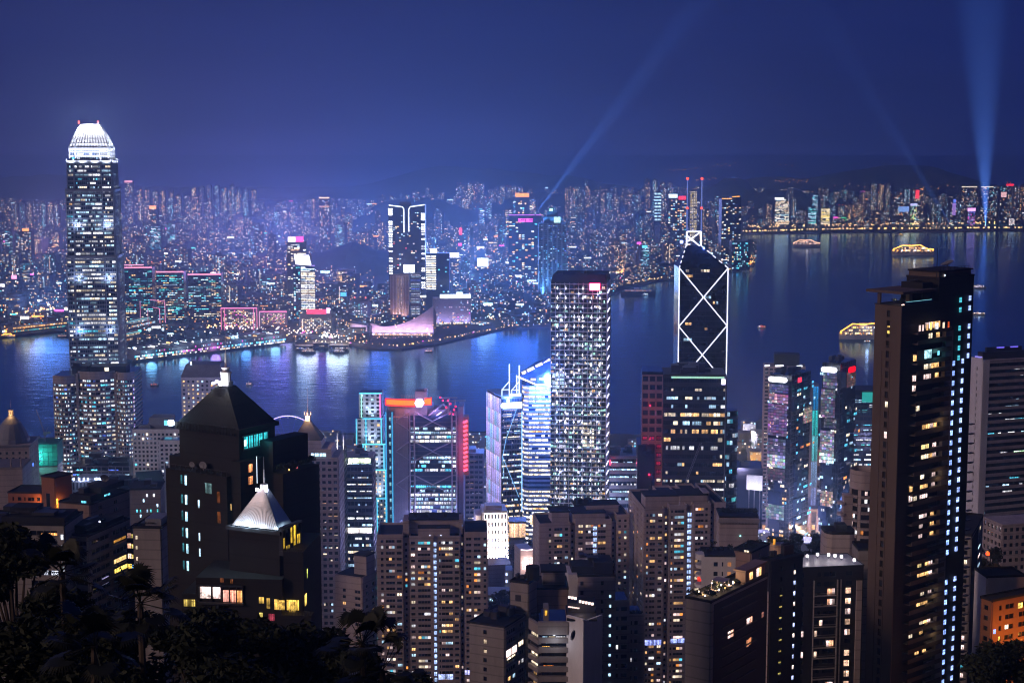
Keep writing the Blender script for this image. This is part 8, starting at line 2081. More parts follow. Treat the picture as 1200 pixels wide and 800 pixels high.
# wide dark body below with terraces
mw = MB()
x187, x365 = side_len(Vector((o.location.x, o.location.y, at(600, 560, Y).z)), 0, -.55, 187, True), 0
mw.box(-3.6, .8, 0, .0, d * .9, zf(536)); mw.box(-1.6, -2.4, 0, w * .92, 0, zf(547)); mw.box(w, d * .55, 0, w + 3.4, d + 6, zf(512)); mw.box(w * .92, -1.2, 0, w + 1.2, d * .6, zf(530)); mw.box(w + 3.4, d * .5, 0, w + 6.2, d + 6, zf(547))
mw.build('lower_wall', 'dark_stone', o)
m_ = MB(); [m_.box(-1.6 + (w * .92 + 1.6) * q / 12, -2.5, zf(547), -1.5 + (w * .92 + 1.6) * q / 12, -2.4, zf(547) + 1) for q in range(13)]; m_.box(-1.6, -2.5, zf(547) + 1, w * .92, -2.42, zf(547) + 1.08); m_.build('terrace_rail', 'dark_steel', o)
for (px, py) in ((230, 540), (243, 539)):
 m_ = MB(); c = Vector(((px - 210) / 70 * w, -1.4, zf(py))); r_ = .72 if px == 230 else .95
 for k in range(14): a, b = 2 * math.pi * k / 14, 2 * math.pi * (k + 1) / 14; m_.face([c + Vector((0, .2, 0)), c + Vector((r_ * math.cos(b), 0, r_ * math.sin(b) * .8)), c + Vector((r_ * math.cos(a), 0, r_ * math.sin(a) * .8))])
 m_.tube([c, c - Vector((0, -.2, 1.1))], .06, n=4); m_.build('satellite_dish', 'grey_panel', o)
ff = Face((-1.6, -2.4), (1, 0), w * .92 + 1.6); fw_ = ff.w; L = Lit(o, 60, name='slit_window'); PX = lambda px: (px - 205) / 75 * fw_
for k, t in enumerate((552, 574.5, 594, 613, 631, 651)): L.add(ff, PX(230) - .24, PX(230) + .24, zf(t + 11), zf(t), .1, scl((.45, .8, 1), 1.9)); L.add(ff, PX(225) - .2, PX(225) + .2, zf(t + 10), zf(t), .1, (.03, .14, .17))
for t in (578, 616, 634): L.add(ff, PX(245.5) - .15, PX(245.5) + .15, zf(t + 9), zf(t), .1, scl((.55, .8, 1), 1.6))
for (px, t, c, k, wd, hh) in ((258, 557, (.25, .45, .45), .25, 1.6, 2.0), (270, 565, (1, .3, .1), .10, .7, 2.2), (270, 588, (1, .3, .1), .10, .7, 2.2), (285, 577, (1, .6, .2), .6, .25, 1.2)): L.add(ff, PX(px) - wd / 2, PX(px) + wd / 2, zf(t) - hh, zf(t), .1, scl(c, k))
fl3 = Face((-3.6, .8), (1, 0), 2.0)
L.add(fl3, 1.45, 1.75, zf(575), zf(563), .1, scl(WWHITE, 2)); 
for a in (.1, .5, .9): L.add(fl3, a, a + .22, zf(566), zf(560), .1, scl(WARM, .5))
fR = Face((w + 1.2, -1.2), (0, 1), d * .6 + 1.2)
for (t, k) in ((535, 1.2), (549, 1.0)):
 for q in range(3): L.add(fR, 2.2 + .42 * q, 2.56 + .42 * q, zf(t + 9), zf(t), .1, scl((1, .36, .14), k * (.4, 1.4, .8)[q]))
L.done()
m_ = MB(); m_.tube([fR.pt(4.2, zf(558), .5), fR.pt(4.2, zf(527), .5)], .05, n=4); e = m_.build('light_strip', 'neon', o); e.color = (1.6, 1.9, 2.2, 1)
# roof terrace planting on the right block
for k in range(14): shrub('terrace_plant', None, w + 3.6 + 2.4 * rnd.random(), d * .5 + (d * .5 + 6) * rnd.random(), zf(547), .8, 70, o, seed=k + 200, leaf=.26)
for (a, c) in ((.3, (3, 1.4, .4)), (.7, (1.5, .2, .2))): e = MB().box(-.08, -.08, 0, .08, .08, .3).build('terrace_lamp', 'neon', o); e.location = (w + 6.3, d * .5 + 6 * a, zf(547) + .4); e.color = (*c, 1)

# the floodlit little pyramid in front
Y = 285
o, w, d, h = put('floodlit_pyramid_tower', 'black tower capped by a small ribbed pyramid blazing with white floodlight', 'apartment tower', 268, 327, 617, Y, -.42, side=347)
zf = lambda py: zpx(o, py, Y); fc, fs, fb, fl_ = faces4(w, d)
MB().box(0, 0, 0, w, d, h).build('wall', 'dark_stone', o)
za = zf(573); cx, cyy = w * .55, d * .5; base = [(.5, .5), (w - .5, .5), (w - .5, d - .5), (.5, d - .5)]; topq = [(cx - .55, cyy - .55), (cx + .55, cyy - .55), (cx + .55, cyy + .55), (cx - .55, cyy + .55)]
m_ = MB(); m_.cone(base, h + .3, topq, za)
for k in range(4):
 A, B, TA, TB = base[k], base[(k + 1) % 4], topq[k], topq[(k + 1) % 4]
 for q in range(0, 23):
  t = q / 22; P0 = Vector((*A, h + .3)).lerp(Vector((*B, h + .3)), t); P1 = Vector((*TA, za)).lerp(Vector((*TB, za)), t); m_.tube([P0, P1], .11, n=4)
m_.build('roof', 'steel', o)
m_ = MB(); m_.prism(ngon(cx, cyy, .7, 10), za, za + .9); m_.tube([(cx, cyy, za + .9), (cx, cyy, za + 3.6)], .14, n=6); m_.tube([(cx, cyy, za + 3.6), (cx, cyy, za + 6)], .05, n=5, r2=.02); m_.build('finial', 'white_wall', o)
m_ = MB(); m_.box(-.4, -.4, h - .4, w + .4, 0, h + .25); m_.box(w, 0, h - .4, w + .4, d + .4, h + .25); m_.box(-.4, 0, h - .4, 0, d + .4, h + .25); m_.box(0, d, h - .4, w, d + .4, h + .25); m_.build('parapet', 'dark_steel', o)
for (dx, dy) in ((-.9, -1.0), (1.0, -.8)): e = MB().prism(ngon(cx + dx, cyy + dy, .26, 8), za - .2, za + .25).build('apex_lamp', 'neon', o); e.color = (14, 15, 20, 1)
lamp('apex_glow', 'POINT', (cx - 1.0, cyy - 1.3, za + .3), 110, (.8, .88, 1), .15, parent=o); lamp('apex_glow', 'POINT', (cx + 1.4, cyy - .6, za + .3), 90, (.8, .88, 1), .15, parent=o)
for (q, e_) in ((.12, 420), (.36, 900), (.6, 420), (.84, 160)): lamp('base_flood', 'POINT', (w * q, -.5, h + .8), e_ * .75, (.62, .86, 1), .12, parent=o)
lamp('base_flood', 'POINT', (w + .5, d * .42, h + .8), 420, (.62, .86, 1), .12, parent=o)
L = Lit(o, 20, name='yellow_window')
for (a, b, t, bt, k) in ((.02, .14, 624, 636, .5), (.46, .60, 615, 633, .55), (.62, .80, 613, 637, .75), (.84, 1.06, 626, 637, .55), (.2, .5, 634, 640, .25)): L.add(fs, d * a, d * b, zf(bt), zf(t), .6, scl((1, .62, .05), k))
L.done(); m_ = MB(); fs.slab(m_, -.2, d * 1.1, zf(643), zf(638), .9); fs.slab(m_, -.2, d * 1.12, zf(613), zf(611), .9); [fs.slab(m_, d * q - .06, d * q + .06, zf(638), zf(612), .8) for q in (.0, .16, .44, .61, .82, 1.07)]; m_.build('bay_frame', 'dark_steel', o)
# lower body with the lit lounge windows
Y = 280
o, w, d, h = put('dark_podium', 'black stepped podium with a row of pinkish lit lounge windows below the floodlit pyramid', 'apartment block', 229, 330, 668, Y, -.10, depth=12)
zf = lambda py: zpx(o, py, Y); fc, fs, fb, fl_ = faces4(w, d)
m_ = MB(); m_.box(0, 0, 0, w, d, zf(676)); m_.box(-3, 1, 0, 0, d, zf(697)); m_.box(w, 1.5, 0, w + 3.6, d + 4, zf(646)); m_.box(w, -1.2, 0, w + 5.5, 1.5, zf(715)); m_.build('wall', 'dark_stone', o)
PX = lambda px: (px - 229) / 101 * w; L = Lit(o, 60)
for (a, b, c, k) in ((234, 246.5, (1, .74, .68), 1.8), (249, 258, (1, .72, .68), 1.9), (261, 267.5, (1, .45, .36), 1.2), (269.5, 276.5, (1, .38, .26), 1.3), (277.5, 283.5, (1, .42, .14), 1.0)):
 n_ = max(2, round((b - a) / 3.2))
 for q in range(n_): L.add(fc, PX(a + (b - a) * q / n_) + .02, PX(a + (b - a) * (q + 1) / n_) - .02, zf(700 if a < 260 else 703.5), zf(686.5 if a < 260 else 690), .1, scl(c, k * rnd.uniform(.7, 1.15)))
for (a, b, t, bt, k) in ((303, 309, 697, 704, .7), (312, 316, 698, 710, .5), (321, 326, 699, 711, 1.0), (327, 333, 700, 711, .9), (338, 346, 701, 713, .8)):
 for q in range(2): L.add(fc, PX(a + (b - a) * q / 2), PX(a + (b - a) * (q + .9) / 2), zf(bt), zf(t), .1, scl((1, .6, .12), k * rnd.uniform(.6, 1.2)))
for (a, b, t, bt, c, k) in ((258, 262, 676, 681, (1, .3, .1), .12), (270, 273, 677, 682, (1, .3, .1), .15), (303, 307, 715, 720, (1, .8, .2), .8), (303, 308, 731, 737, (1, .3, .12), .9), (314, 321, 716, 724, (1, .12, .2), .35)): L.add(fc, PX(a), PX(b), zf(bt), zf(t), .1, scl(c, k))
fr = Face((w, -1.2), (1, 0), 5.5); 
f5 = Face((w, 1.5), (1, 0), 3.6)
for q in range(3): L.add(f5, .5 + .75 * q, 1.2 + .75 * q, zf(714), zf(702), .1, scl((1, .62, .1), (1.2, 1.4, 1.0)[q]))
f6 = Face((w + 3.6, 1.5), (0, 1), d + 2)
for q in range(2): L.add(f6, .6 + .7 * q, 1.2 + .7 * q, zf(710), zf(697), .1, scl((1, .68, .14), 1.2))
L.add(f6, 2.6, 2.9, zf(681), zf(670), .1, scl((.9, 1, .2), 1.0)); L.done()
m_ = MB(); fc.slab(m_, PX(231), PX(286), zf(706), zf(704), .9); fc.slab(m_, PX(231), PX(286), zf(685.5), zf(684), .7); [fc.slab(m_, PX(q) - .07, PX(q) + .07, zf(704), zf(686), .4) for q in (233, 247.8, 259.5, 268.6, 277, 284.5)]; m_.build('window_frame', 'dark_steel', o)
m_ = MB(); [m_.tube([(w + .3 + .33 * q, 1.3, zf(646)), (w + .3 + .33 * q, 1.3, zf(646) + .7)], .04, n=4) for q in range(11)]; [m_.tube([(w + .2 + .5 * q, -1.2, zf(715)), (w + .2 + .5 * q, -1.2, zf(715) + .8)], .04, n=4) for q in range(11)]; m_.box(w + .2, -1.26, zf(715) + .74, w + 5.3, -1.18, zf(715) + .8); m_.box(w + .2, 1.26, zf(646) + .64, w + 3.7, 1.34, zf(646) + .7); m_.box(w + .2, -1.26, zf(715) + .74, w + .28, 1.3, zf(715) + .8); m_.build('terrace_rail', 'dark_steel', o)
L = Lit(o, 8, name='yellow_window'); f7 = Face((-3, 1), (1, 0), 3); [L.add(f7, .4 + .72 * q, 1.05 + .72 * q, zf(712), zf(704), .1, scl((1, .7, .15), (.5, .15, .6)[q])) for q in range(3)]; L.done()

# low flats at the far left
Y = 470
o, w, d, h = corner_block('apartment_block', 'low flat-roofed brown apartment block with wide dark windows, lower left', 76, 103, 150, 626, Y, -.30, floor=3.0, mat='concrete', cat='apartment block', front=[(.45, .95)], sidew=[(.06, .5), (.58, .95)], p=.0)
zf = lambda py: zpx(o, py, Y); fs = Face((w, 0), (0, 1), d); L = Lit(o, 40)
for (a, b, t, bt, c, k) in ((.62, .92, 640, 647, (1, .45, .08), .55), (.62, .92, 665, 675, (1, .66, .25), 1.6), (.62, .94, 678, 686, (1, .7, .12), 1.5), (.08, .2, 684, 690, (1, .8, .2), .8), (.3, .46, 682, 690, (.6, .55, 1), .7)):
 n_ = max(2, int((b - a) * 14))
 for q in range(n_): L.add(fs, d * (a + (b - a) * q / n_) + .03, d * (a + (b - a) * (q + 1) / n_) - .03, zf(bt), zf(t), .12, scl(c, k * rnd.uniform(.4, 1.3)))
L.done(); m_ = MB(); [fs.slab(m_, d * a, d * b, zf(650 + j * 12.2), zf(649 + j * 12.2), .8) for j in range(5) for a, b in ((.05, .52), (.56, .97))]; m_.build('ledge', 'concrete', o)
m_ = MB(); m_.box(-.2, d * .1, h, w * .7, d * .6, h + 2.4); m_.box(w * .1, d * .5, h, w * .9, d * .95, h + 1.6); m_.build('roof_house', 'dark_roof', o); plant(o, w, d, h, rnd, 6, hh=(1, 2.6)); e = MB().box(-.2, -.2, 0, .2, 0, .5).build('roof_lamp', 'neon', o); e.location = (w * .9, d * .35, h + 2.4); e.color = (3, 3, 4, 1)
Y = 475
o, w, d, h = corner_block('apartment_block', 'plain end-wall block with tiny window column, left of the dark pyramid tower', 157, 188, None, 618, Y, -.12, floor=3.0, mat='concrete', cat='apartment block', depth=14, front=[], p=0)
zf = lambda py: zpx(o, py, Y); fc = Face((0, 0), (1, 0), w); slit_column(o, fc, w * .10, .5, [zf(q) for q in (631, 643, 656, 667)], 1.1, (1, .8, .55), .8, name='window', out=.4); m_ = MB(); m_.box(w * .3, 3, h, w * .9, 11, h + 2.2); m_.build('roof_house', 'grey_panel', o); plant(o, w, d, h, rnd, 3, hh=(1, 2))
o, w, d, h = corner_block('link_block', 'narrow recessed stair block with orange and yellow lit windows, lower left', 149, 156, None, 622, 480, -.1, floor=3.0, mat='dark_stone', cat='building', depth=8); zf = lambda py: zpx(o, py, 480); fc = Face((0, 0), (1, 0), w); L = Lit(o, 20)
for (t, c, k) in ((624, (1, .5, .4), .6), (636, (1, .5, .3), 1.3), (648, (1, .7, .5), 1.8), (660, (1, .62, .1), 1.6), (672, WARM, .3)): L.add(fc, w * .1, w * .65, zf(t + 5.5), zf(t), .4, scl(c, k)); L.add(fc, w * .75, w * .98, zf(t + 5.5), zf(t + 1), .4, scl((1, .8, .2) if t != 660 else (.2, .5, 1), k * .7))
L.done()
o, w, d, h = corner_block('apartment_block', 'low brown block with an orange window strip and white stair lights, far lower left', -25, 75, None, 614, 465, -.06, floor=3.0, mat='concrete', cat='apartment block', depth=16, front=[(.60, .92)], p=0)
zf = lambda py: zpx(o, py, 465); XP = lambda px: (px + 25) / 100 * w; fc = Face((0, 0), (1, 0), w); L = Lit(o, 40)
for q in range(6): L.add(fc, XP(48 + q * 3.3), XP(51 + q * 3.3), zf(631), zf(623), .12, scl((1, .42, .12), rnd.uniform(.5, 1.4))); L.add(fc, XP(50 + q * 2.8), XP(52.4 + q * 2.8), zf(672), zf(661), .12, scl((.75, .8, 1), rnd.uniform(.5, 1.8))) if q != 2 else None; L.add(fc, XP(50 + q * 2.9), XP(52.5 + q * 2.9), zf(656), zf(650), .12, scl((1, .4, .1), .15))
for j in range(4): L.add(fc, XP(71.6), XP(74), zf(630 + j * 12.3), zf(624.5 + j * 12.3), .45, scl((.75, .85, 1), 2.2 if j < 3 else 1.2))
L.done(); m_ = MB(); m_.box(w * .25, 2, h, w * .98, 14, h + 1.8); m_.box(w * .3, 5, h + 1.8, w * .6, 12, h + 4.0); m_.build('roof_house', 'dark_roof', o); plant(o, w, d, h + 1.5, rnd, 7, hh=(1, 2.2))
o, w, d, h = corner_block('flat_block', 'dark flat-topped block with a rooftop dish, above the lower-left apartment blocks', 70, 105, 150, 588, 580, -.35, floor=3.0, mat='brown_tile', cat='building', front=[], sidew=[(.2, .3), (.6, .7)], p=.0)
m_ = MB(); m_.box(w * .2, d * .1, h, w * .9, d * .6, h + 2.6); m_.box(w * .5, d * .3, h + 2.6, w, d * .9, h + 4.8); m_.build('roof_house', 'dark_roof', o); plant(o, w, d, h + 2, rnd, 6, hh=(1, 3))
L = Lit(o, 3); L.add(Face((w, 0), (0, 1), d), d * .35, d * .5, h + 1.2, h + 1.9, .5, (.15, .7, .9)); L.add(Face((0, 0), (1, 0), w), w * .75, w * .92, h + .6, h + 1.4, .5, (.15, .7, .9)); L.done()
zf = lambda py: zpx(o, py, 580); c = Vector((w * .8, d * .55, zf(566))); m_ = MB(); r_ = 2.0
for k in range(16): a, b = 2 * math.pi * k / 16, 2 * math.pi * (k + 1) / 16; m_.face([c + Vector((0, .5, 0)), c + Vector((r_ * math.cos(a), 0, r_ * .65 * math.sin(a))), c + Vector((r_ * math.cos(b), 0, r_ * .65 * math.sin(b)))])
m_.tube([c, (c.x, c.y + .6, h)], .15, n=5); m_.build('satellite_dish', 'dark_steel', o)
o, w, d, h = corner_block('terracotta_block', 'low terracotta building with dark windows and two teal lit ones, far left', 10, 48, None, 577, 690, -.12, floor=3.6, mat='red_render', cat='building', depth=14, front=[(.12, .17), (.28, .4), (.48, .53), (.6, .8), (.88, .98)], p=.0)
zf = lambda py: zpx(o, py, 690); fc = Face((0, 0), (1, 0), w); L = Lit(o, 4); L.add(fc, w * .6, w * .78, zf(593.5), zf(589), .12, (.35, .85, .75)); L.add(fc, w * .87, w * .98, zf(592), zf(588), .12, (.3, .8, .7)); L.done(); lamp('wall_lamp', 'POINT', (w * .98, -3, h - 3), 900, (1, .35, .08), .2, parent=o)
o, w, d, h = corner_block('terracotta_tower', 'terracotta corner block with one tall dark slot window, far left', 49, 64, 83, 558, 680, -.5, floor=4, mat='red_render', cat='building')
fc = Face((0, 0), (1, 0), w); m_ = MB(); fc.slab(m_, w * .35, w * .62, h - 16, h - 7, .45); m_.build('slot_window', 'glass', o)
L = Lit(o, 4); fs = Face((w, 0), (0, 1), d); L.add(fs, d * .02, d * .1, h - 13, h - 9, .5, (1.8, .9, .1)); L.add(fs, d * .02, d * .08, h - 17, h - 14, .5, (1.2, .3, .05)); L.done(); lamp('wall_lamp', 'POINT', tuple(fs.pt(d * .08, h - 11, 2)), 700, (1, .45, .08), .2, parent=o)

# ------------------------------------------------------------------ trees
def leaf_tree(label, x, y, hgt, rad, n, seed, trunk_h=None, mat='foliage', leaf=.24, group=None, squash=.8, zb=None):
 rr = random.Random(seed); z0 = hg(x, y) if zb is None else zb
 o = thing('tree', label, 'tree', (x, y, z0), rr.uniform(0, 6), group)
 th_ = trunk_h or hgt * .45; m_ = MB(); m_.tube([(0, 0, -1), (rr.uniform(-.2, .2), 0, th_ * .5), (rr.uniform(-.4, .4), rr.uniform(-.3, .3), th_)], hgt * .028, n=7, r2=hgt * .016)
 cl = []; zc = hgt - rad * squash
 for k in range(13):
  v = Vector((rr.gauss(0, 1), rr.gauss(0, 1), rr.gauss(0, .8))).normalized() * rad * rr.uniform(.3, .9); v.z *= squash
  c = Vector((v.x, v.y, zc + v.z)); cl.append((c, rad * rr.uniform(.28, .52))); m_.tube([(0, 0, th_ * .8), (c.x * .5, c.y * .5, (th_ + c.z) * .5), c], hgt * .010, n=5, r2=hgt * .003)
 m_.build('trunk', 'bark', o); m2 = MB()
 for _ in range(n):
  c, r_ = cl[rr.randrange(len(cl))]; v = Vector((rr.gauss(0, 1), rr.gauss(0, 1), rr.gauss(0, 1))).normalized() * r_ * rr.random() ** .35; v.z *= .75
  q = c + v; a = Vector((rr.uniform(-1, 1), rr.uniform(-1, 1), rr.uniform(-.7, .7))).normalized() * leaf * rr.uniform(.6, 1.4); b = a.cross(Vector((rr.uniform(-1, 1), rr.uniform(-1, 1), rr.uniform(-1, 1)))).normalized() * leaf * .45
  m2.face([q - a, q - b, q + a, q + b])
 m2.build('crown', mat, o)
 return o
def fan_palm(label, x, y, z0, hgt, nf, seed, R_=1.5, group=None):
 rr = random.Random(seed); o = thing('fan_palm', label, 'palm tree', (x, y, z0), rr.uniform(0, 6), group)
 m_ = MB(); m_.tube([(0, 0, -2), (.1, .05, hgt * .5), (0, 0, hgt)], .17, n=7, r2=.12); m_.build('trunk', 'bark', o); m2 = MB()
 for k in range(nf):
  az = rr.uniform(0, 6.28); el = rr.uniform(-.5, 1.15); L_ = rr.uniform(.8, 1.4); dirv = Vector((math.cos(az) * math.cos(el), math.sin(az) * math.cos(el), math.sin(el))); tip = Vector((0, 0, hgt)) + dirv * L_; m2.tube([(0, 0, hgt), tip], .02, n=3)
  sd = dirv.cross(Vector((0, 0, 1))).normalized(); up = sd.cross(dirv)
  for q in range(26):                                   # the fan's narrow split blades
   t = -1.9 + 3.8 * q / 25; dv = (dirv * math.cos(t) + sd * math.sin(t)).normalized(); rl = R_ * (1 - .12 * abs(t)) * rr.uniform(.85, 1.05); droop = Vector((0, 0, -.28 * rl)); wv = (dv.cross(up)).normalized() * .035
   a, b = tip, tip + dv * rl * .6; c = tip + dv * rl + droop; m2.face([a - wv * .3, b - wv, c, b + wv, a + wv * .3])
 m2.build('crown', 'palm_leaf', o)
 return o
def tree_at(label, px, py_top, Y, rad_px, n, seed, kind='leaf', **k):
 p = at(px, py_top, Y); z0 = hg(p.x, p.y); rad = rad_px * Y / F
 if kind == 'leaf': return leaf_tree(label, p.x, p.y, p.z - z0, rad, n, seed, zb=z0, **k)
 return fan_palm(label, p.x, p.y, z0, p.z - z0 - rad * .5, n, seed, R_=rad, **k)
GT = 'dark trees on the slope at the lower left'
tree_at('dense black tree at the far left edge, its crown reaching the low flats', 14, 618, 95, 62, 5200, 1, leaf=.30, group=GT)
tree_at('dark leafy tree just right of the far-left tree, below the orange window strip', 78, 686, 85, 60, 4600, 2, leaf=.26, group=GT)
tree_at('dark tree below the plain end-wall block, behind the palms', 150, 720, 90, 62, 4600, 3, leaf=.26, group=GT)
tree_at('wide black tree in front of the dark podium', 232, 716, 80, 62, 5200, 4, leaf=.25, group=GT)
tree_at('black tree below the yellow windows of the podium', 318, 724, 85, 66, 5200, 5, leaf=.26, group=GT)
tree_at('dark tree left of the spiky palm, at the foot of the brown tower', 396, 736, 90, 58, 4600, 6, leaf=.26, group=GT)
tree_at('lowest dark tree on the bottom edge, left half', 110, 752, 60, 100, 5200, 7, leaf=.2, group=GT)
tree_at('low dark tree on the bottom edge under the black podium', 276, 764, 60, 96, 5200, 8, leaf=.2, group=GT)
tree_at('low rounded tree at the foot of the broad brown tower', 480, 780, 110, 34, 3000, 9, leaf=.26, group=GT)
tree_at('low dark tree on the bottom edge between palm and brown tower', 420, 774, 70, 60, 3600, 10, leaf=.22, group=GT)
tree_at('low dark tree in the bottom left corner', 20, 730, 60, 100, 5200, 11, leaf=.2, group=GT)
GP = 'fan palms on the slope'
tree_at('fan palm with drooping fronds against the plain end-wall block', 164, 694, 60, 26, 22, 21, 'palm', group=GP)
tree_at('fan palm poking up left of the low brown flats', 72, 660, 62, 22, 22, 22, 'palm', group=GP)
tree_at('spiky fan palm at the lower left corner of the broad brown tower', 424, 742, 62, 24, 22, 23, 'palm', group=GP)
tree_at('low spiky palm on the bottom edge beside the broad brown tower', 448, 776, 62, 20, 22, 24, 'palm', group=GP)
tree_at('fan palm low in the dark left foreground', 110, 740, 55, 34, 24, 25, 'palm', group=GP)
tree_at('dark tree edged with orange street light in the bottom right corner', 1176, 752, 250, 42, 4200, 31, leaf=.5)
lp_ = at(1176, 768, 256); o = thing('street_lamp', 'amber street lamp shining through the dark tree in the bottom right corner', 'street lamp', (lp_.x, lp_.y, hg(lp_.x, lp_.y)))
zz = lp_.z - o.location.z; m_ = MB(); m_.tube([(0, 0, 0), (0, 0, zz), (-.4, 0, zz + .4), (-1.2, 0, zz + .4)], .09, n=6); m_.build('pole', 'dark_steel', o); MB().box(-1.7, -.2, zz + .2, -1.0, .2, zz + .36).build('lamp_head', 'neon', o).color = (6, 3, .6, 1); lamp('lamp_light', 'POINT', (-1.3, 0, zz - .2), 1600, (1, .42, .06), .2, parent=o)

# park trees among the business towers
rt = random.Random(5); k = 0
spots = [(612, 655, 1020), (605, 640, 1080), (622, 630, 1150), (600, 690, 900), (585, 690, 860), (612, 672, 980), (575, 705, 830)] + [(x, y, Yq) for x, y, Yq in ((925, 632, 900), (940, 640, 860), (955, 632, 900), (905, 645, 830), (970, 640, 860), (935, 624, 980), (958, 622, 1000), (980, 628, 940), (918, 652, 760), (948, 655, 760), (1150, 650, 640), (1162, 660, 620), (1142, 640, 700), (1166, 640, 760))]
where = {0: 'in the gap right of the broad brown tower', 1: 'in the park left of the round cream tower', 2: 'on the dark slope at the right edge'}
cnt = {0: 0, 1: 0, 2: 0}
for (px, py, Yq) in spots:
 g = 0 if px < 700 else (1 if px < 1100 else 2)
 tree_at(f'{rt.choice(["round", "broad", "bushy"])} dark tree {where[g]}, {ORD[cnt[g]]} of them', px, py, Yq, rt.uniform(9, 14), 700, 300 + k, leaf=1.0, group='park trees between the towers'); cnt[g] += 1; k += 1
# ------------------------------------------------------------------ harbour: boats and piers
def boat(label, pxL, pxR, py, name='ferry', decks=2, string=None, hull='hull_white', cat='boat', k=3.0, win=(1, .8, .6), bow=1, deck_col=None, group=None, wake=False):
 A, B = gnd(pxL, py, 0), gnd(pxR, py, 0); Lh = abs(B.x - A.x); c = (A + B) / 2
 o = thing(name, label, cat, (c.x, c.y, 0), 0, group); W = max(3.0, Lh * .2); H = Lh * .09; m_ = MB(); N = 14; sec = []
 for i in range(N + 1):
  t = -1 + 2 * i / N; ww = W * .5 * (1 - max(0, abs(t * 1.0) - .35) ** 2 * 2.1); ww = max(ww, .12); sec.append((t * Lh / 2, ww, H * (1 + .5 * max(0, abs(t) - .4))))
 for (x0, w0, h0), (x1, w1, h1) in zip(sec, sec[1:]):
  for s_ in (-1, 1): q = [(x0, s_ * w0 * .7, -1), (x1, s_ * w1 * .7, -1), (x1, s_ * w1, h1), (x0, s_ * w0, h0)]; m_.face(q if s_ < 0 else q[::-1])
  m_.face([(x0, -w0, h0 - .2), (x1, -w1, h1 - .2), (x1, w1, h1 - .2), (x0, w0, h0 - .2)])
 m_.build('hull', hull, o); L = Lit(o, 40, bright=k * 1.5); z = H; dh = max(2.4, Lh * .05)
 for j in range(decks):
  a = Lh * (.40 - .07 * j); md = MB(); md.box(-a, -W * .42 + j * .3, z, a * (1 - .1 * j), W * .42 - j * .3, z + dh); md.box(-a - .6, -W * .46 + j * .3, z + dh, a + .6 - a * .1 * j, W * .46 - j * .3, z + dh + .3); md.build('deck_house', 'hull_white', o)
  f_ = Face((-a, -W * .42 + j * .3), (1, 0), a * 2 - a * .1 * j); n_ = max(4, int(f_.w / max(1.6, Lh * .035)))
  for i in range(n_):
   if rnd.random() < .72: L.add(f_, f_.w * (i + .1) / n_, f_.w * (i + .85) / n_, z + dh * .25, z + dh * .85, .06, scl(win if rnd.random() < .75 else pick([(WHITE, 1), (YEL, 1), (ORANGE, 1)]), rnd.uniform(.3, 1.2)))
  z += dh + .3
 L.done(); m_ = MB(); m_.box(-Lh * .12, -W * .2, z, Lh * .02, W * .2, z + dh * 1.1); m_.tube([(Lh * .1, 0, z), (Lh * .1, 0, z + Lh * .10)], max(.12, Lh * .004), n=5); m_.build('funnel', 'hull_white', o)
 if string:
  pts = [(-Lh * .48, -W * .2, H * 1.6), (-Lh * .26, -W * .3, z + dh * .9), (-.05 * Lh, -W * .3, z + dh * .7), (Lh * .15, -W * .3, z + dh * 1.1), (Lh * .34, -W * .3, z * .8), (Lh * .49, -W * .2, H * 1.6)]
  neon_line(o, pts, max(.7, Lh * .011), string, k * 3.0, 'light_string')
  for x in (-.47, .47): MB().prism(ngon(Lh * x, -W * .2, Lh * .02, 8), H * 1.2, H * 1.2 + Lh * .035).build('bow_lamp', 'neon', o).color = (string[0] * k * 2, string[1] * k * 2, string[2] * k * 2, 1)
  for q in range(9): e = MB().box(-.5, -.3, -.5, .5, 0, .5).build('deck_lamp', 'neon', o); e.location = (Lh * (-.4 + .1 * q), -W * .5, H * 1.1); e.scale = (Lh * .016,) * 3; e.color = (k * 1.5, k * .8, k * .35, 1)
 if deck_col: lamp('deck_glow', 'POINT', (0, -W * .9, z + 1), 0.5 * Lh * Lh, deck_col, 3, parent=o)
 return o
OR = (1.0, .42, .05)
boat('lit excursion ferry outlined with orange lamps, in the open water at right', 1045, 1094, 299, 'ferry', 2, OR, k=3.2, win=(1, .6, .3), deck_col=(1, .6, .4))
boat('dimmer excursion boat with pinkish lamps, farther left in the open water', 929, 961, 289, 'ferry', 2, (1, .5, .3), k=2.2, win=(1, .6, .45), deck_col=(1, .55, .4))
boat('large white cruise vessel strung with orange lights, part hidden by the tallest near tower', 983, 1045, 397, 'cruise_boat', 3, OR, k=2.0, win=(1, .7, .4), deck_col=(.75, .75, 1))
boat('tiny blue-lit launch below the large white cruise vessel', 1012, 1021, 401, 'launch', 1, None, k=1.6, win=(.6, .85, 1), deck_col=(.4, .6, 1))
boat('small white-lit ferry right of the tallest near tower, nearer one', 1138, 1155, 369, 'ferry', 1, None, k=2.8, win=(1, .75, .7), deck_col=(.8, .8, 1))
boat('small violet-white ferry right of the tallest near tower, farther one', 1138, 1156, 338, 'ferry', 2, None, k=1.8, win=(.85, .75, 1), deck_col=(.7, .65, 1))
boat('small red-lit boat in the dark water right of the braced tower', 887, 898, 384, 'launch', 1, None, k=2.4, win=(1, .06, .1), deck_col=(1, .05, .08))
boat('small white-lit boat between the star-lit tower and braced tower', 752, 760, 346, 'launch', 1, None, k=2.5, win=(.8, .95, 1), deck_col=(.7, .9, 1))
boat('little yellow-lit boat on the far water below the east shore', 1052, 1059, 275.5, 'launch', 1, None, k=4, win=(1, .6, .05))
boat('dark small boat with a few lights just off the concert hall', 497, 507, 412.5, 'launch', 1, None, 'hull_dark', k=1.2, win=(1, .5, .5))
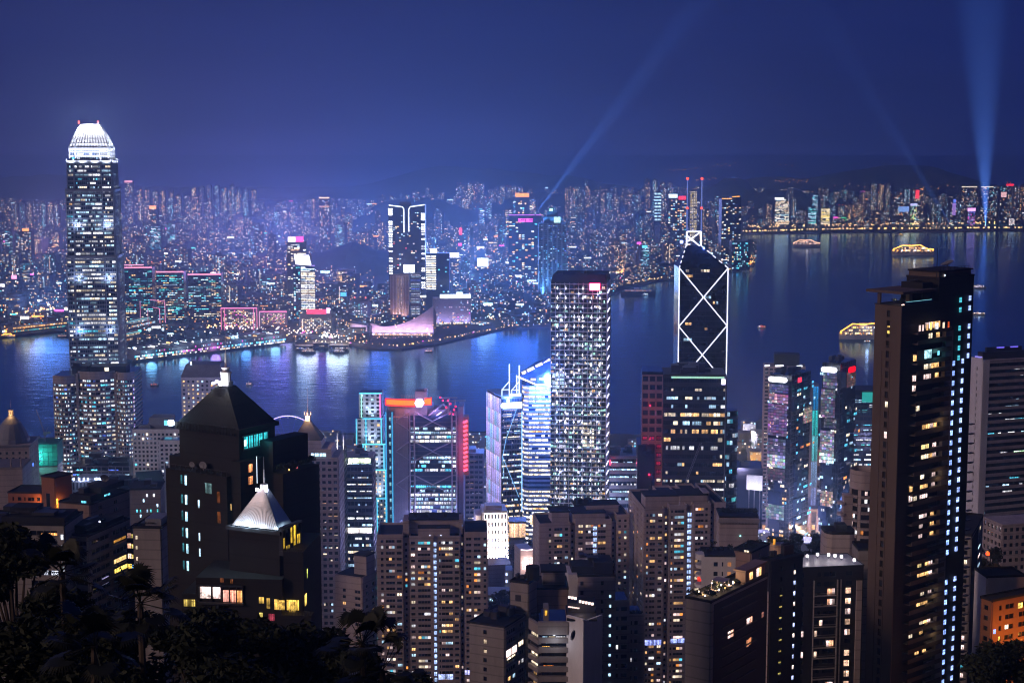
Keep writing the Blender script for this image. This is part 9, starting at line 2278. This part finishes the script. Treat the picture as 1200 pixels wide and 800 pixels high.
boat('distant dark barge at the far left edge of the eastern water', 728, 768, 345, 'barge', 1, None, 'hull_dark', k=.5, win=(1, .4, .2))
boat('boat with warm deck lights moored at the far left pier', 2, 18, 395, 'ferry', 1, OR, k=2.4, win=(1, .5, .3))
boat('small dark boat beside the silver skyscraper near the pier', 67, 79, 395, 'launch', 1, None, 'hull_dark', k=.8, win=(1, .5, .4))
boat('double-deck harbour ferry waiting just left of the star ferry pier', 352, 370, 413.5, 'ferry', 2, None, 'hull_dark', k=.9, win=(1, .8, .8))
boat('double-deck harbour ferry right of the waterfront pier hall', 390, 405, 413.5, 'ferry', 2, None, 'hull_dark', k=.9, win=(.9, .8, 1))
# light trails are left out; two boats under way stand where they start
boat('fast boat with pinkish lights beyond the pyramid lantern', 288, 296, 451, 'launch', 1, None, k=1.6, win=(1, .6, .55))
boat('small boat with reddish lights left of the porthole tower', 176, 186, 452, 'launch', 1, None, 'hull_dark', k=.7, win=(1, .2, .2))
# ferry pier halls on the far waterfront
for (a, b, py, lab) in ((345, 366, 411, 'low dark ferry pier hall on piles, left one of the far waterfront pair'), (385, 408, 410.5, 'low dark ferry pier hall on piles, right one of the far waterfront pair'), (366, 385, 408, 'low dark landing stage linking the two ferry pier halls')):
 A, B = gnd(a, py, 0), gnd(b, py, 0); o = thing('ferry_pier', lab, 'pier', (A.x, A.y, 0), 0, 'ferry pier halls'); w = B.x - A.x; m_ = MB(); m_.box(0, 0, 2, w, 26, 3); [m_.tube([(w * q / 6 + .3, 1, -2), (w * q / 6 + .3, 1, 2)], .4, n=6) for q in range(7)]; m_.build('deck', 'paving', o)
 m_ = MB(); m_.box(1, 2, 3, w - 1, 24, 8.5); m_.box(0, 1, 8.5, w, 25, 9.3); m_.build('hall', 'hull_dark', o); L = Lit(o, 16, bright=1.5); f_ = Face((1, 2), (1, 0), w - 2)
 for i in range(12):
  if rnd.random() < .6: L.add(f_, f_.w * i / 12 + .2, f_.w * (i + 1) / 12 - .2, 4, 5.4, .1, scl(pick([(WHITE, 1), (PINKW, 1), (BLUE, .6)]), rnd.uniform(.3, 1.2)))
 L.done()
# long ocean terminal pier with lit decks
A, B = gnd(156, 423, FG), gnd(338, 401.5, FG); o = thing('ocean_terminal', 'long low cruise terminal along the far quay, lit blue, violet and white', 'terminal', (A.x, A.y + 6, FG), math.atan2(B.y - A.y, B.x - A.x)); w = (B - A).length
m_ = MB(); m_.box(4, 4, 0, w - 4, 60, 9); m_.box(20, 8, 9, w - 10, 56, 15); m_.box(w * .1, 30, 15, w * .3, 56, 19); m_.box(w * .6, 24, 15, w * .9, 56, 20); m_.build('wall', 'grey_panel', o); fc = Face((4, 4), (1, 0), w - 8); L = Lit(o, 100, bright=1.9)
for i in range(90):
 t = i / 90; c = (CYAN, COOL, WHITE)[i % 3] if t < .28 else ((MAG, (.6, .25, 1), PINKW)[i % 3] if t < .56 else ((.12, .45, 1), COOL, CYAN)[i % 3])
 if rnd.random() < .75: L.add(fc, fc.w * (i + .1) / 90, fc.w * (i + .85) / 90, 4.6, 7.4, .3, scl(c, rnd.uniform(.4, 2.0)))
 if rnd.random() < .55: L.add(fc, fc.w * (i + .1) / 90, fc.w * (i + .9) / 90, .6, 3.0, .3, scl(pick([(WWHITE, 3), (WHITE, 2), (WARM, 1)]), rnd.uniform(.4, 2.0)))
 if rnd.random() < .4: L.add(Face((20, 8), (1, 0), w - 30), (w - 30) * i / 90, (w - 30) * (i + .6) / 90, 10.5, 13.5, .3, scl(pick([(CYAN, 2), (COOL, 2), (MAG, .8), (WHITE, 1)]), rnd.uniform(.2, 1.3)))
L.done(); m_ = MB()
for i in range(34): x = w * (i + .5) / 34; m_.box(x - .7, 12 + rnd.uniform(0, 30), 16 + rnd.uniform(0, 4), x + .7, 13.4 + rnd.uniform(0, 30), 17.6 + rnd.uniform(0, 4), 0, scl(pick([(WHITE, 3), (COOL, 3), (WARM, 1)]), rnd.uniform(1.5, 5)))
m_.build('roof_lamp', 'lamp', o)['kind'] = 'stuff'
for q, c in ((.1, (.4, .75, 1)), (.3, (.6, .8, 1)), (.5, (.9, .35, .9)), (.7, (.25, .5, 1)), (.9, (.6, .8, 1))): lamp('quay_glow', 'POINT', (w * q, -2, 8), 2e4, c, 10, parent=o)
for (a, b, pya, pyb, lab, c1) in ((146, 205, 401, 389, 'tiered terminal hall with orange-lit colonnades behind the blue-lit quay', WARM), (150, 182, 386, 379, 'pale stepped hall with a teal-edged roof below the dark pink-roofed towers', COOL)):
 A, B = gnd(a, pya, FG), gnd(b, pyb, FG); o = thing('terminal_hall', lab, 'hall', (A.x, A.y, FG), math.atan2(B.y - A.y, B.x - A.x)); w = (B - A).length; m_ = MB(); m_.box(0, 0, 0, w, 30, 8); m_.box(0, 8, 8, w * .92, 30, 14); m_.box(-.5, -.5, 8, w, 8, 8.6); m_.build('wall', 'pale_tile', o); L = Lit(o, 50, bright=1.5); f1, f2 = Face((0, 0), (1, 0), w), Face((0, 8), (1, 0), w * .92)
 for i in range(30): L.add(f1, w * i / 30 + .3, w * (i + 1) / 30 - .5, 2, 5.5, .1, scl(pick([(c1, 3), (ORANGE, 1), (WWHITE, 1)]), rnd.uniform(.2, 1.3))); L.add(f2, w * .92 * i / 30 + .3, w * .92 * (i + 1) / 30 - .5, 9.5, 12, .1, scl(pick([(c1, 3), (WWHITE, 2)]), rnd.uniform(.1, 1.0)))
 L.done(); neon_line(o, [(0, 7, 14.5), (w * .9, 7, 14.5)], .8, (.3, .85, .95), 1.2)
# left pier with rows of lamps
A, B = gnd(15, 391, FG), gnd(80, 384, FG); o = thing('terminal_hall', 'long pier hall with rows of amber and teal lamps left of the silver skyscraper', 'pier', (A.x, A.y, FG), math.atan2(B.y - A.y, B.x - A.x)); w = (B - A).length; m_ = MB(); m_.box(0, 0, 0, w, 24, 7); m_.box(4, 4, 7, w, 24, 13); m_.build('wall', 'grey_panel', o); L = Lit(o, 60, bright=1.8); f1, f2 = Face((0, 0), (1, 0), w), Face((4, 4), (1, 0), w - 4)
for i in range(34): L.add(f1, w * i / 34, w * (i + .8) / 34, 3, 5.4, .1, scl(pick([(TEAL, 3), (WARM, 2)]), rnd.uniform(.2, 1.0))); L.add(f2, (w - 4) * i / 34, (w - 4) * (i + .7) / 34, 9, 11.6, .1, scl((1, .5, .15), rnd.uniform(.5, 1.8)))
L.done()

# ------------------------------------------------------------------ roads and lights on the near shore
def strip(name, pts, wd, mat, z=.25):
 m_ = MB(); P = [Vector((p[0], p[1], 0)) for p in pts]
 for k, (a, b) in enumerate(zip(P, P[1:])):
  n_ = (b - a).normalized().orthogonal(); n_ = Vector((-(b - a).normalized().y, (b - a).normalized().x, 0)) * wd / 2
  m_.face([(*(a - n_).xy, hg(a.x, a.y) + z), (*(b - n_).xy, hg(b.x, b.y) + z), (*(b + n_).xy, hg(b.x, b.y) + z), (*(a + n_).xy, hg(a.x, a.y) + z)])
 return tag(m_.build(name, mat), kind='structure')
rp_ = [gnd(*q, 5).xy for q in ((858, 578), (872, 566), (890, 552), (905, 545))]
strip('road', rp_, 30, 'asphalt'); rp2 = [gnd(*q, 5).xy for q in ((858, 538), (880, 533), (900, 529), (1000, 520))]; strip('road', rp2, 16, 'asphalt')
rp3 = [gnd(*q, 20).xy for q in ((890, 628), (940, 622), (1000, 620), (1060, 616))]; strip('road', rp3, 18, 'asphalt')
rs = random.Random(3)
g0 = thing('street_lamp', 'amber street lamps', 'street lamp', (0, 0, 0)); m_ = MB(); m_.tube([(0, 0, 0), (0, 0, 9)], .14, n=5); m_.tube([(0, 0, 9), (1.6, 0, 9.6)], .1, n=4); pole = m_.build('pole', 'steel', g0); hd = MB().box(.9, -.5, 9.1, 2.4, .5, 9.5, bottom=True).build('lamp_head', 'neon', g0); hd.color = (7, 3.4, .7, 1)
LS = [(x, y, 'orange', 'on the road beside the blank billboard') for x, y in ((866, 577), (872, 571), (876, 566), (881, 561), (887, 556), (868, 568), (884, 566), (862, 573), (890, 562), (878, 574))] + [(x, y, 'white', 'on the bright quay') for x, y in ((864, 520), (868, 515), (873, 518), (878, 512), (884, 517), (888, 511), (880, 522), (870, 524), (889, 521))] + [(x, y, 'peach', 'on the arcade street') for x, y in ((905, 624), (916, 621), (926, 622), (938, 618), (950, 620), (962, 617), (972, 619), (984, 616))]
cn = {}; first = True
for (px, py, c, where_) in LS:
 zg = 20 if c == 'peach' else 5; p = gnd(px, py, zg); i = cn.get(where_, 0); cn[where_] = i + 1
 if first: r_ = g0; first = False; hh = hd
 else:
  r_ = g0.copy(); COL.objects.link(r_)
  for ch in (pole, hd): q = ch.copy(); COL.objects.link(q); q.parent = r_; hh = q
 r_.location = (p.x, p.y, hg(p.x, p.y)); r_.rotation_euler = (0, 0, rs.uniform(0, 6)); col = {'orange': (7, 3.0, .5), 'white': (6, 6, 7.5), 'peach': (7, 4.4, 2.6)}[c]; hh.color = (*col, 1); hh.scale = (1, 1.6, 2.2)
 hh.location = (0, 0, -11.2)
 tag(r_, f'{c} street lamp {where_}, {ORD[i]} of its row', 'street lamp', {'orange': 'orange road lamps', 'white': 'white quay lamps', 'peach': 'peach arcade lamps'}[c])
 if i % 2 == 0: lamp('lamp_light', 'POINT', (0, 0, 11), {'orange': 1.4e5, 'white': 5e4, 'peach': 7e4}[c], {'orange': (1, .42, .06), 'white': (.9, .85, 1), 'peach': (1, .55, .3)}[c], 1, parent=r_)
# arcade of columns under the faceted towers
A = gnd(905, 620, 16); o = thing('colonnade', 'row of tall pale columns carrying a deck at the foot of the faceted towers', 'colonnade', (A.x, A.y + 30, hg(A.x, A.y)))
w = gnd(985, 620, 16).x - A.x; m_ = MB()
for q in range(9): m_.prism(ngon(w * q / 8, 0, 2.0, 12), 0, 22)
m_.build('column', 'pale_tile', o); m_ = MB(); m_.box(-4, -3, 22, w + 4, 14, 25); m_.box(-4, 10, 0, w + 4, 14, 8); m_.build('deck', 'concrete', o); L = Lit(o, 20); fc = Face((-4, 10), (1, 0), w + 8)
for i in range(18): L.add(fc, fc.w * (i + .1) / 18, fc.w * (i + .8) / 18, 1, 5.5, .2, scl(pick([((1, .5, .22), 3), (WWHITE, 1)]), rnd.uniform(.4, 1.8)))
L.done()
# low quay buildings and the strip of city seen between towers
rq = random.Random(77); m_ = MB()
for (x0, x1, y0, y1, n_, Yz) in ((858, 905, 512, 540, 10, 5), (-20, 60, 522, 560, 12, 5), (55, 200, 520, 560, 24, 5), (300, 460, 515, 590, 26, 5), (540, 660, 515, 600, 18, 5), (700, 760, 520, 590, 10, 5), (940, 1010, 520, 600, 12, 5), (1000, 1140, 470, 560, 14, 5), (-150, 1350, 530, 680, 150, 20)):
 for _ in range(n_):
  p = gnd(rq.uniform(x0, x1), rq.uniform(y0, y1), Yz); ww, dd, hh = rq.uniform(12, 34), rq.uniform(12, 26), rq.uniform(7, 22); z0 = hg(p.x, p.y)
  if p.y > shore_y(p.x) - 20: continue
  m_.box(p.x - ww / 2, p.y, z0 - 3, p.x + ww / 2, p.y + dd, z0 + hh, 0); fc = Face((p.x - ww / 2, p.y), (1, 0), ww); cells(m_, fc, 0, ww, z0 + 1, z0 + hh, max(3, int(ww / 3)), max(2, int(hh / 3.6)), .3, P_OFFICE, 1.6, rq)
  if rq.random() < .5:
   for q in range(3): x, y = p.x + rq.uniform(-.5, .5) * ww, p.y + rq.uniform(-3, 10); m_.box(x - .6, y - .6, z0 + hh, x + .6, y + .6, z0 + hh + 1.2, 1, scl(pick([(WHITE, 2), (COOL, 2), (WARM, 1)], rq), rq.uniform(2, 5)))
tag(m_.build('low_city', ['grey_panel', 'lit_cells']), 'low lit roofs and sheds filling the ground between the near-shore towers', 'city', kind='stuff')
